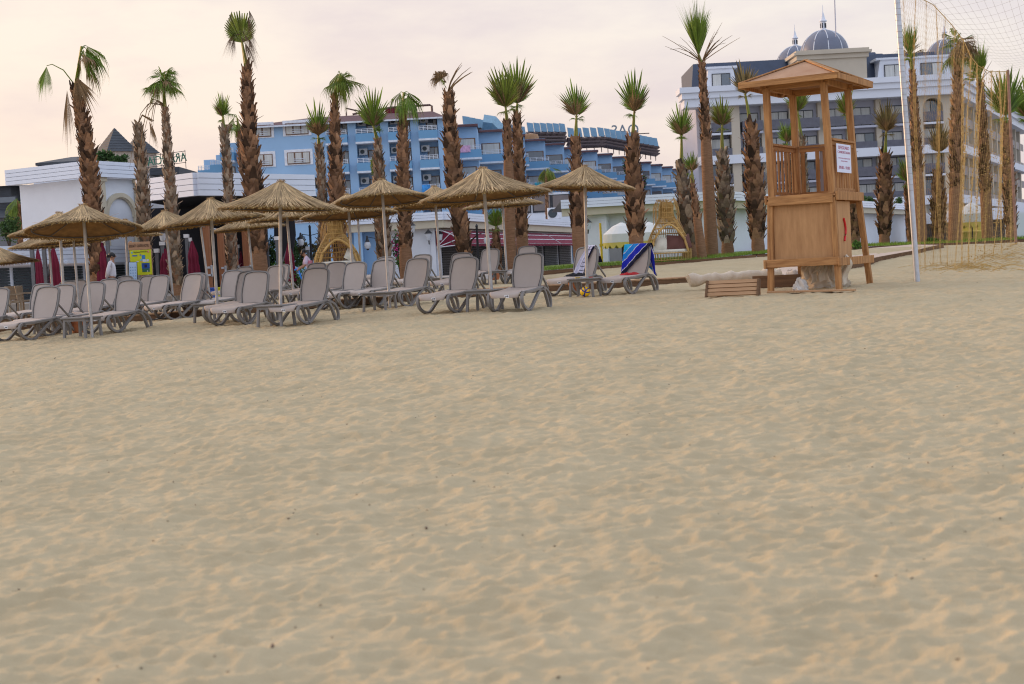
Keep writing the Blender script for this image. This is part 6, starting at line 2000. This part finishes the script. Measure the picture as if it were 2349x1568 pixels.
def bollard(px, pyt, Y, label):
    c = P(px, pyt, Y); zg = sandz(c.x, c.y)-.2
    t = thing('grey_post', label, 'post', (c.x, c.y, zg), group='slim grey posts with white caps')
    m = MB(); m.b2(-.055, .055, -.055, .055, 0, c.z-zg-.14); m.build('shaft', m_post, t); m = MB(); m.b2(-.085, .085, -.085, .085, c.z-zg-.14, c.z-zg); m.build('cap', m_cap, t)
bollard(359, 570, 50, 'grey post with white cap right beside the yellow board')
bollard(525, 570, 54, 'grey post with white cap in front of the palm amid the shower posts')
bollard(434, 545, 53, 'taller grey post with white cap left of a closed parasol at the bar')
bollard(706, 565, 57, 'grey post with white cap beside the double lantern lamp')
m = MB(); k = 55/FPX; c = P(655, 545, 55)
pts = [(-.42, .35), (-.38, .95), (.38, .95), (.40, .1), (.22, -.75), (-.12, -.78), (-.3, -.35), (-.45, -.2)]
m.prism([(x, z) for x, z in pts], 'y', -.05, .10); o = m.build('black_banner', m_black, bevel=.03); o.location = c; tag(o, 'black cloth hanging from the bar fascia right of the middle parasol', 'hanging cloth')

# ------------------------------------------------------------------ shower posts, bins, hotel sign and boards
m_sh = M('shower_wood', (.23, .085, .035), rough=.6, col2=(.33, .14, .06), scale=2, stretch=(9, 9, .4))
for i, (px, pt_, pb_) in enumerate(((482, 517, 668), (513, 523, 655), (542, 525, 650), (569, 525, 645))):
    Y = 48.5+i*.9; a = P(px, pb_, Y); zg = sandz(a.x, Y)-.1; b = P(px-5, pt_, Y)
    t = thing('shower_post', ['wooden shower post furthest left, blue bin at its foot', 'wooden shower post second from left, yellow bin at its foot', 'wooden shower post third from left, right of a palm', 'wooden shower post furthest right, against the thick palm'][i], 'shower', (a.x, a.y, zg), group='wooden shower posts')
    m = MB(); m.b2(-.10, .10, -.12, .12, 0, b.z-zg); m.build('panel', m_sh, t)
    m = MB(); m.b2(.101, .15, -.16, .0, (b.z-zg)*.33, (b.z-zg)*.48)
    for z in (.35, .45): m.box((.06, -.135, (b.z-zg)*z), (.14, .05, .07))
    m.build('taps', m_steel, t)
    m = MB(); m.tube([(.0, -.1, b.z-zg-.05), (-.1, -.4, b.z-zg-.02)], .015, 6); m.lathe([(.001, .03), (.12, .0), (.12, -.02), (.001, -.02)], 12, (-.12, -.45, b.z-zg-.03)); m.build('shower_head', m_steel, t)
for px, col, nm in ((490, (.03, .10, .45), 'blue plastic bin at the foot of the shower posts'), (503, (.60, .58, .01), 'yellow plastic bin at the foot of the shower posts')):
    c = P(px, 640, 45.5); z = sandz(c.x, c.y)
    t = thing('bin', nm, 'bin', (c.x, c.y, z)); m = MB(); m.prism([(-.09, 0), (.09, 0), (.115, .36), (-.115, .36)], 'y', -.1, .1); m.build('bin_body', M('bin'+nm[:4], col, rough=.5), t, bevel=.01)
    m = MB(); m.box((0, 0, .385), (.26, .24, .05)); m.build('lid', M('bin'+nm[:4], col), t, bevel=.01)
YS = 42.4; kS = YS/FPX
t = thing('hotel_sign', 'wooden board lettered SERENITY QUEEN HOTEL on a post', 'sign')
c = P(319, 563.5, YS); m_sb = M('sign_board_wood', (.40, .23, .13), rough=.8, var=.15, scale=3, stretch=(.5, 1, 8))
m = MB(); m.box(c, (50*kS, .04, 18*kS)); bd = m.build('board', m_sb, t, bevel=.006)
text_mesh('lettering', 'SERENITY QUEEN HOTEL', .115, M('letter_dark', (.04, .022, .015), rough=.8), bd, Matrix.Translation(c+Vector((0, -.024, 0))) @ FACE_CAM, extrude=.003, sx=.46)
m = MB()
for px in (298, 342): q = P(px, 561, YS); m.b2(q.x-.04, q.x+.04, YS+.03, YS+.10, .3, c.z+.15 if px < 300 else c.z)
m.build('posts', m_sb, t)
t = thing('notice_board', 'bright yellow notice board with blue pictures below the hotel sign', 'notice board')
c = P(323.5, 601.5, YS); w_, h_ = 48*kS, 57*kS
m = MB(); m.box(c, (w_, .03, h_)); m.build('board', M('board_yellow', (.52, .56, .01), rough=.5, var=.04), t)
def patch(fx, fy, fw, fh, col, nm='printed_panel', d=.018):
    m = MB(); m.box(c+Vector(((fx-.5)*w_, -d, (.5-fy)*h_)), (fw*w_, .006, fh*h_)); return m.build(nm, M('print%s' % str(col), col, rough=.5, var=.15, scale=20), t)
patch(.10, .09, .07, .07, (.08, .35, .55)); patch(.88, .08, .08, .075, (.55, .03, .02)); patch(.23, .22, .24, .05, (.03, .13, .40)); patch(.50, .20, .08, .05, (.03, .13, .40))
patch(.64, .29, .16, .16, (.03, .18, .50)); patch(.53, .40, .10, .06, (.10, .40, .60)); patch(.53, .47, .09, .045, (.55, .25, .10)); patch(.68, .43, .18, .11, (.52, .56, .66)); patch(.84, .43, .10, .09, (.55, .58, .66)); patch(.34, .46, .12, .04, (.55, .58, .62))
patch(.72, .64, .38, .22, (.01, .07, .33)); patch(.72, .82, .36, .14, (.03, .12, .08)); patch(.72, .65, .12, .12, (.012, .012, .03), d=.022); patch(.80, .86, .03, .06, (.6, .6, .6), d=.022)
m_ink = M('print_ink', (.05, .06, .03))
text_mesh('lettering', 'PANOSU', .07, m_ink, t, Matrix.Translation(c+Vector((.165*w_, -.02, .425*h_))) @ FACE_CAM, extrude=.002, sx=.7)
text_mesh('lettering', 'Plaj Servisi', .07, m_ink, t, Matrix.Translation(c+Vector((-.16*w_, -.02, .415*h_))) @ FACE_CAM, extrude=.002, sx=.65)
text_mesh('lettering', '3', .07, m_tag, t, Matrix.Translation(c+Vector((.38*w_, -.024, .42*h_))) @ FACE_CAM, extrude=.002)
t = thing('menu_board', 'small pale blue menu board with rows of icons in a dark frame', 'menu board')
c2 = P(305, 622, 42); k2 = 42/FPX; R_ = Matrix.Rotation(rad(2), 3, 'Y')
m = MB(); m.box(c2, (20*k2, .04, 44*k2), R_); m.build('frame', m_frd, t); m = MB(); m.box(c2+Vector((.008, -.022, .008)), (17.5*k2, .01, 40*k2), R_); m.build('menu_face', M('menu_blue', (.42, .58, .78), rough=.4, var=.05), t)
for r_ in range(5):
    for q in range(3):
        m = MB(); m.box(c2+Vector(((q-1)*.07+.008, -.03, .12-.085*r_)), (.028, .006, .026), R_); m.build('icon', M('menu_icon', (.16, .28, .50)), t)
m = MB(); m.b2(c2.x-.1, c2.x+.1, 41.98, 42.06, .5, c2.z-.25); m.build('stand', m_frd, t)
# the small white stool/table near the boards
# ------------------------------------------------------------------ lamp posts and wall lanterns
m_lamp = M('lamp_iron', (.018, .018, .022), rough=.5); m_globe = M('lamp_glass', (.55, .58, .62), rough=.15, var=.1, spec=.8)
def lamp(px, pyt, Y, label):
    c = P(px, pyt, Y); zg = sandz(c.x, min(Y, 47))-.1; h = c.z-zg
    t = thing('lamp_post', label, 'lamp post', (c.x, c.y, zg), group='black double lantern lamp posts')
    m = MB(); m.tube([(0, 0, 0), (0, 0, h-.12), (0, 0, h-.08), (0, 0, h)], [.05, .045, .06, .01], 10)
    for sx in (-1, 1): m.tube([(0, 0, h-.42), (sx*.2, 0, h-.38), (sx*.36, 0, h-.34), (sx*.38, 0, h-.30)], .016, 6)
    m.build('shaft', m_lamp, t, sm=True)
    for sx in (-1, 1):
        m = MB(); m.lathe([(.001, .0), (.03, -.02), (.05, -.15), (.09, -.24), (.10, -.26)], 12, (sx*.38, 0, h-.28)); l = m.build('lantern_cap', m_lamp, t, sm=True)
        m = MB(); m.lathe([(.09, -.26), (.135, -.38), (.10, -.50), (.03, -.54)], 14, (sx*.38, 0, h-.28)); m.build('globe', m_globe, l, sm=True)
        m = MB(); m.lathe([(.05, -.52), (.05, -.57), (.001, -.59)], 10, (sx*.38, 0, h-.28)); m.build('finial', m_lamp, l)
lamp(710, 515, 56, 'double lantern lamp post behind the watering boy')
lamp(863, 522, 56, 'double lantern lamp post left of the central parasol pole')
lamp(1093, 513, 56, 'double lantern lamp post before the maroon awning')
def wall_lantern(px, py, Y, label, s=1.0):
    c = P(px, py, Y); t = thing('wall_lantern', label, 'wall lantern', c, group='black wall lanterns')
    m = MB(); m.lathe([(.001, .34*s), (.03*s, .28*s), (.20*s, .10*s)], 8); m.tube([(0, 0, -.22*s), (0, .25, -.4*s), (0, .4, -.1*s)], .03*s, 6); m.build('bracket', m_lamp, t)
    m = MB(); m.lathe([(.17*s, .10*s), (.10*s, -.22*s), (.001, -.24*s)], 8); m.build('glass', m_globe, t)
wall_lantern(983, 540, 75.0, 'black wall lantern on the white wall left of the maroon awning', 1.1)
wall_lantern(1010, 541, 75.4, 'black wall lantern at the corner under the awning end', 1.0)
wall_lantern(945, 522, 54, 'black hanging lantern beside the palm trunk at centre', .8)
wall_lantern(1349, 515, 61, 'black wall lantern beside the palm by the white building', .9)
wall_lantern(373, 540, 50, 'black lantern hanging under the bar beside a straw roof', .8)

# ------------------------------------------------------------------ bushes and plants
m_bush = M('bush_leaf', (.035, .085, .025), rough=.7, col2=(.07, .13, .035), scale=3, island=.5, trans=.2)
m_bush2 = M('bush_olive', (.09, .085, .03), rough=.8, col2=(.14, .11, .045), scale=3, island=.5)
m_flow = M('flower_pink', (.50, .05, .20), rough=.8, island=.3)
m_twig = M('twig', (.06, .04, .025), rough=.9)
def bush(px, pyt, pyb, wpx, Y, label, mat=None, n=700, leafs=.06, flowers=0, name='bush', cone=False):
    k = Y/FPX; b = P(px, pyb, Y); h = (pyb-pyt)*k; r = wpx*k/2
    t = thing(name, label, 'shrub', b)
    m = MB(); fl_ = MB()
    blobs = [(RND.uniform(-.6, .6)*r, RND.uniform(-.4, .4)*r, h*RND.uniform(.25, .8), RND.uniform(.28, .5)) for _ in range(9)]
    for i in range(n):
        if cone:
            f = RND.random()**1.3; R_ = r*(1-f)*RND.uniform(.6, 1.05)+.03; a = RND.uniform(0, 6.28); c = Vector((R_*math.cos(a), R_*math.sin(a), f*h))
        else:
            bx2, by2, bz2, s = RND.choice(blobs); a = RND.uniform(0, 6.28); e = RND.uniform(-1.3, 1.5); R_ = s*RND.uniform(.55, 1.08)
            c = Vector((bx2+r*R_*math.cos(a)*math.cos(e), by2+r*R_*math.sin(a)*math.cos(e), bz2+h*.7*R_*math.sin(e)))
        c.z = min(max(c.z, .02), h*1.08)
        d = Vector((RND.uniform(-1, 1), RND.uniform(-1, 1), RND.uniform(-.3, 1.2))).normalized(); s_ = d.orthogonal().normalized()
        s_ = Matrix.Rotation(RND.uniform(0, 6.28), 3, d) @ s_
        L = leafs*RND.uniform(.7, 1.5)
        m.face([c, c+d*L*.5+s_*L*.25, c+d*L, c+d*L*.5-s_*L*.25])
        if flowers and RND.random() < flowers: fl_.box(c, (.07, .07, .05))
    m.build('foliage', mat or m_bush, t)
    m = MB()
    for i in range(7):
        q = Vector((RND.uniform(-.6, .6)*r, RND.uniform(-.3, .3)*r, h*RND.uniform(.5, .9))); m.tube([(0, 0, -.1), q*.5, q], [.02, .014, .005], 4)
    m.build('stems', m_twig, t)
    if fl_.f: fl_.build('blossom', m_flow, t)
bush(22, 500, 565, 62, 62, 'dark green bush beside the dark house at the left edge', n=1400, leafs=.11)
bush(240, 350, 374, 50, 62, 'leafy roof terrace plants, left clump', n=500, leafs=.18)
bush(276, 357, 377, 46, 62, 'leafy roof terrace plants, right clump', n=420, leafs=.16)
bush(667, 512, 610, 44, 60, 'tall feathery green conifer beside the bar', n=1600, leafs=.13, cone=True)
bush(690, 540, 615, 50, 62, 'olive brown shrub behind the watering boy', m_bush2, n=1200, leafs=.10)
bush(625, 548, 640, 60, 58, 'dark shrub with pale flowers right of the thick palm trunk', n=1500, leafs=.09)
bush(640, 600, 662, 70, 52, 'low bright green planting at the foot of the shrubs', M('bush_lime', (.07, .16, .02), rough=.8, island=.4), n=1300, leafs=.07)
bush(685, 612, 668, 66, 50, 'bright green ground plants sprayed by the boy', M('bush_lime', (.07, .16, .02)), n=1300, leafs=.06)
bush(735, 560, 625, 46, 58, 'reddish brown shrub behind the left cocoon', m_bush2, n=900, leafs=.10)
bush(918, 585, 625, 26, 52, 'small light green plant at the foot of the central palm', M('bush_lime', (.07, .16, .02)), n=350, leafs=.09)
bush(912, 528, 600, 26, 60, 'grey green young tree with pink flowers by the shop wall', n=420, leafs=.09, flowers=.10)
bush(1330, 452, 476, 24, 112, 'small green bush on the terrace of the far rooms', n=300, leafs=.22)
bush(1992, 452, 478, 34, 100, 'clipped green bush left of the net pole behind the lawn', n=700, leafs=.16)
bush(2060, 455, 478, 22, 100, 'small roadside bush behind the net pole', n=350, leafs=.16)
bush(2140, 545, 560, 44, 52, 'low green plants at the lawn edge behind the net', M('bush_lime', (.07, .16, .02)), n=600, leafs=.06)
bush(1962, 552, 574, 30, 47, 'tuft of green grass and weeds behind the lifeguard tower', M('bush_lime', (.07, .16, .02)), n=500, leafs=.05)
for i, (px, py) in enumerate(((1420, 414), (1990//1+0, 0),)):
    pass
bush(1437, 366, 404, 16, 200, 'pink bougainvillea on the far blue balconies, left', n=260, leafs=.3, flowers=.5)
bush(1368, 398, 430, 10, 190, 'green plant hanging on the far blue balconies', n=160, leafs=.3)
bush(1477, 404, 440, 16, 215, 'pink bougainvillea on the far blue balconies, right', n=260, leafs=.3, flowers=.4)
bush(862, 360, 420, 18, 120, 'yellow green shrub before the blue balconies at centre', m_leaf2, n=420, leafs=.18)

# ------------------------------------------------------------------ cafe chairs at the far left
m_cafe = M('cafe_rattan', (.36, .29, .21), rough=.8, var=.15, scale=8)
def cafe_chair(px, py, Y, rz, label):
    p = P(px, py, Y); p.z = sandz(p.x, p.y)+.1
    t = thing('cafe_chair', label, 'chair', p, rz, group='beige cafe chairs by the kiosk')
    m = MB(); m.box((0, 0, .43), (.5, .5, .05)); m.build('seat', m_cafe, t, bevel=.01)
    m = MB(); m.box((0, .24, .67), (.5, .05, .40), Matrix.Rotation(rad(-8), 3, 'X')); m.build('backrest', m_cafe, t, bevel=.02)
    for sx in (-1, 1):
        m = MB(); m.beam((sx*.26, -.25, .64), (sx*.26, .25, .66), .05, .04); m.build('armrest', m_cafe, t)
        for sy in (-1, 1):
            m = MB(); m.beam((sx*.25, sy*.22, .64 if sy < 0 else .5), (sx*.25, sy*.24, 0), .045, .045); m.build('leg', m_cafe, t)
cafe_chair(18, 692, 39.5, rad(160), 'beige cafe chair at the left edge before the shutters')
cafe_chair(32, 686, 41, rad(200), 'beige cafe chair left of the dark cafe table')
cafe_chair(60, 690, 40.5, rad(110), 'beige cafe chair right of the dark cafe table')
p = P(38, 690, 41.5); p.z = sandz(p.x, p.y)+.1
t = thing('cafe_table', 'small dark cafe table among the beige chairs', 'table', p); m = MB(); m.lathe([(.001, .72), (.36, .72), (.36, .75), (.001, .75)], 20); m.build('table_top', m_frd, t); m = MB(); m.tube([(0, 0, .72), (0, 0, .02)], .03, 8); m.lathe([(.25, 0), (.25, .02), (.03, .05)], 12); m.build('pedestal', m_frd, t)

# ------------------------------------------------------------------ people
m_skin = M('skin', (.38, .20, .13), rough=.6, var=.05); m_hair = M('hair_black', (.008, .007, .008), rough=.5)
def skin_body(name, verts, edges, radii, mat, parent, sub=2):
    me = bpy.data.meshes.new(name); me.from_pydata([v for v in verts], edges, []); o = bpy.data.objects.new(name, me); C.objects.link(o)
    sk = o.modifiers.new('skin', 'SKIN'); 
    for i, r in enumerate(radii):
        d = me.skin_vertices[0].data[i] if me.skin_vertices else None
    if not me.skin_vertices:
        bpy.context.view_layer.update()
    for i, r in enumerate(radii): me.skin_vertices[0].data[i].radius = r if isinstance(r, tuple) else (r, r)
    me.skin_vertices[0].data[0].use_root = True
    sb = o.modifiers.new('sub', 'SUBSURF'); sb.levels = sub; sb.render_levels = sub
    me.materials.append(mat)
    if parent is not None: o.parent = parent
    return o
def person(loc, rz, label, pose, shirt, trousers, sc=1.0, cap=False, bun=False):
    t = thing('person', label, 'person', loc, rz); t.scale = (sc, sc, sc)
    J = pose
    names = ['pelvis', 'waist', 'chest', 'neck', 'chin', 'head', 'crown', 'shl', 'ell', 'wrl', 'shr', 'elr', 'wrr', 'hipl', 'knl', 'anl', 'tol', 'hipr', 'knr', 'anr', 'tor']
    idx = {n: i for i, n in enumerate(names)}
    R_ = {'pelvis': (.135, .10), 'waist': (.12, .09), 'chest': (.15, .105), 'neck': .05, 'chin': .062, 'head': (.078, .09), 'crown': .062, 'shl': .058, 'ell': .042, 'wrl': .029, 'shr': .058, 'elr': .042, 'wrr': .029, 'hipl': .085, 'knl': .055, 'anl': .038, 'tol': .03, 'hipr': .085, 'knr': .055, 'anr': .038, 'tor': .03}
    V = [J[n] for n in names]
    E = [('pelvis', 'waist'), ('waist', 'chest'), ('chest', 'neck'), ('neck', 'chin'), ('chin', 'head'), ('head', 'crown'), ('chest', 'shl'), ('shl', 'ell'), ('ell', 'wrl'), ('chest', 'shr'), ('shr', 'elr'), ('elr', 'wrr'), ('pelvis', 'hipl'), ('hipl', 'knl'), ('knl', 'anl'), ('anl', 'tol'), ('pelvis', 'hipr'), ('hipr', 'knr'), ('knr', 'anr'), ('anr', 'tor')]
    EE = [(idx[a], idx[b]) for a, b in E]; RR = [R_[n] for n in names]
    # hands: palm, four fingers and a thumb on each wrist
    for w_, e_ in (('wrl', 'ell'), ('wrr', 'elr')):
        d = (Vector(J[w_])-Vector(J[e_])).normalized(); sd_ = d.orthogonal().normalized(); up = d.cross(sd_)
        V.append(Vector(J[w_])+d*.07); pi2 = len(V)-1; RR.append((.034, .018)); EE.append((idx[w_], pi2))
        for q in range(4):
            o_ = sd_*(q-1.5)*.02
            V.append(V[pi2]+d*.03+o_); V.append(V[pi2]+d*(.075-.008*abs(q-1.3))+o_+up*.012); RR += [.009, .008]
            EE += [(pi2, len(V)-2), (len(V)-2, len(V)-1)]
        V.append(Vector(J[w_])+d*.05-sd_*.045); V.append(Vector(J[w_])+d*.085-sd_*.06); RR += [.011, .009]; EE += [(pi2, len(V)-2), (len(V)-2, len(V)-1)]
    b = skin_body('body', [tuple(v) for v in V], EE, RR, m_skin, t)
    def cloth_(nm, ns, es, rs, mat):
        ii = {n: i for i, n in enumerate(ns)}
        return skin_body(nm, [tuple(J[n]) if isinstance(n, str) else tuple(n) for n in ns], [(ii[a], ii[c_]) for a, c_ in es], rs, mat, t)
    cloth_('shirt', ['chest', 'waist', 'pelvis', 'shl', 'ell', 'shr', 'elr', 'wrl', 'wrr'] if cap == 'long' else ['chest', 'waist', 'pelvis', 'shl', 'ell', 'shr', 'elr'],
           [('chest', 'waist'), ('waist', 'pelvis'), ('chest', 'shl'), ('shl', 'ell'), ('chest', 'shr'), ('shr', 'elr')] + ([('ell', 'wrl'), ('elr', 'wrr')] if cap == 'long' else []),
           [(.175, .13), (.15, .12), (.155, .125), .078, .062, .078, .062] + ([.046, .046] if cap == 'long' else []), shirt)
    cloth_('trousers', ['pelvis', 'hipl', 'knl', 'anl', 'hipr', 'knr', 'anr'], [('pelvis', 'hipl'), ('hipl', 'knl'), ('knl', 'anl'), ('pelvis', 'hipr'), ('hipr', 'knr'), ('knr', 'anr')], [(.15, .115), .10, .075, .06, .10, .075, .06], trousers)
    hd = Vector(J['head']); cr = Vector(J['crown']); ax = (cr-hd).normalized(); fw = Vector(J['face'])
    m = MB(); R3 = Matrix((ax.cross(fw).normalized(), fw, ax)).transposed().to_4x4(); R3.translation = hd
    m.T = R3
    prof = []
    for i in range(9): 
        a = math.pi/2*i/8; prof.append((.098*math.cos(a)+.0005, .02+.105*math.sin(a)))
    m.lathe([(.092, -.03)]+prof, 20, (0, -.018, 0))
    if bun: m.lathe([(.001, -.06), (.05, -.03), (.055, 0), (.04, .04), (.001, .055)], 12, (0, -.125, .02))
    m.build('hair', m_hair, t, sm=True)
    m = MB(); m.T = R3
    m.tube([(0, .075, .015), (0, .098, -.022), (0, .080, -.030)], [.010, .015, .010], 6)
    for sx in (-1, 1):
        m.lathe([(.001, -.02), (.018, -.01), (.02, .01), (.001, .03)], 8, (sx*.083, -.01, -.01))
    m.build('nose_and_ears', m_skin, t, sm=True)
    m = MB(); m.T = R3
    for sx in (-1, 1): m.box((sx*.032, .079, .008), (.022, .008, .010))
    m.build('eyes', m_hair, t); m = MB(); m.T = R3; m.box((0, .078, -.052), (.04, .008, .008)); m.build('mouth', M('lips', (.28, .09, .08)), t)
    return t
V3 = lambda *a: Vector(a)
# facing +x in local axes, seen from the side; hands joined behind
POSE1 = dict(pelvis=V3(0, 0, .92), waist=V3(-.01, 0, 1.06), chest=V3(.0, 0, 1.30), neck=V3(.015, 0, 1.44), chin=V3(.03, 0, 1.50), head=V3(.035, 0, 1.56), crown=V3(.03, 0, 1.61), face=V3(1, 0, .05),
             shl=V3(-.01, .17, 1.37), ell=V3(-.10, .21, 1.12), wrl=V3(-.16, .07, .95), shr=V3(-.01, -.17, 1.37), elr=V3(-.10, -.21, 1.12), wrr=V3(-.16, -.06, .94),
             hipl=V3(0, .09, .86), knl=V3(.04, .09, .48), anl=V3(-.01, .09, .09), tol=V3(.15, .10, .035), hipr=V3(0, -.09, .86), knr=V3(-.03, -.09, .48), anr=V3(-.10, -.09, .10), tor=V3(.05, -.10, .035))
p = P(259, 640, 41); zg = P(262, 579, 41).z - 1.66
person((p.x, 41, zg), rad(8), 'person with tied dark hair in a white shirt, hands behind their back', POSE1, M('shirt_white', (.66, .66, .72), rough=.9, var=.05), M('trousers_dark', (.012, .013, .02), rough=.9), 1.0, 'long', True)
POSE2 = dict(pelvis=V3(-.02, 0, .92), waist=V3(-.0, 0, 1.05), chest=V3(-.06, 0, 1.27), neck=V3(-.13, 0, 1.39), chin=V3(-.17, 0, 1.43), head=V3(-.20, 0, 1.49), crown=V3(-.205, 0, 1.55), face=V3(-.85, 0, -.5),
             shl=V3(-.09, -.17, 1.33), ell=V3(-.15, -.22, 1.07), wrl=V3(-.33, -.15, .97), shr=V3(-.09, .17, 1.33), elr=V3(-.18, .20, 1.07), wrr=V3(-.36, .08, .98),
             hipl=V3(0, -.09, .86), knl=V3(.0, -.10, .48), anl=V3(.03, -.10, .09), tol=V3(-.12, -.11, .035), hipr=V3(0, .09, .86), knr=V3(-.04, .10, .48), anr=V3(-.02, .10, .09), tor=V3(-.17, .11, .035))
p = P(712, 640, 47); zg = P(703, 571, 47).z - 1.58
bp_ = person((p.x, 47, zg), rad(12), 'person in a pink and white shirt watering plants with a blue hose', POSE2, M('shirt_pink', (.62, .52, .66), rough=.9, var=.1), M('trousers_dark', (.012, .013, .02)), .98)
m = MB(); m.box((-.05, 0, 1.17), (.30, .42, .07)); 
# pink stripe follows the chest
m = MB(); m.lathe([(.178, -.05), (.180, .05)], 24, (-.035, 0, 1.175)); sp_ = m.build('shirt_stripe', M('stripe_pink', (.60, .22, .28), rough=.9), bp_, sm=True); sp_.scale = (.78, 1.0, 1)
sp_.location = (-.008, 0, 0)
w0 = Matrix.Rotation(rad(12), 3, 'Z') @ (V3(-.39, -.05, .95)*.98)
m = MB(); h0 = Vector((p.x, 47, zg))+w0
m.tube(catmull([h0+V3(-.12, 0, -.02), h0, h0+V3(.06, -.1, -.16), h0+V3(.16, -.2, -.42), h0+V3(.30, -.2, -.8), h0+V3(.9, 0, -.92), h0+V3(1.8, .5, -.93)], 6), .028, 8)
o = m.build('hose', M('hose_blue', (.01, .20, .72), rough=.4)); tag(o, 'bright blue hose held by the watering person', 'hose')
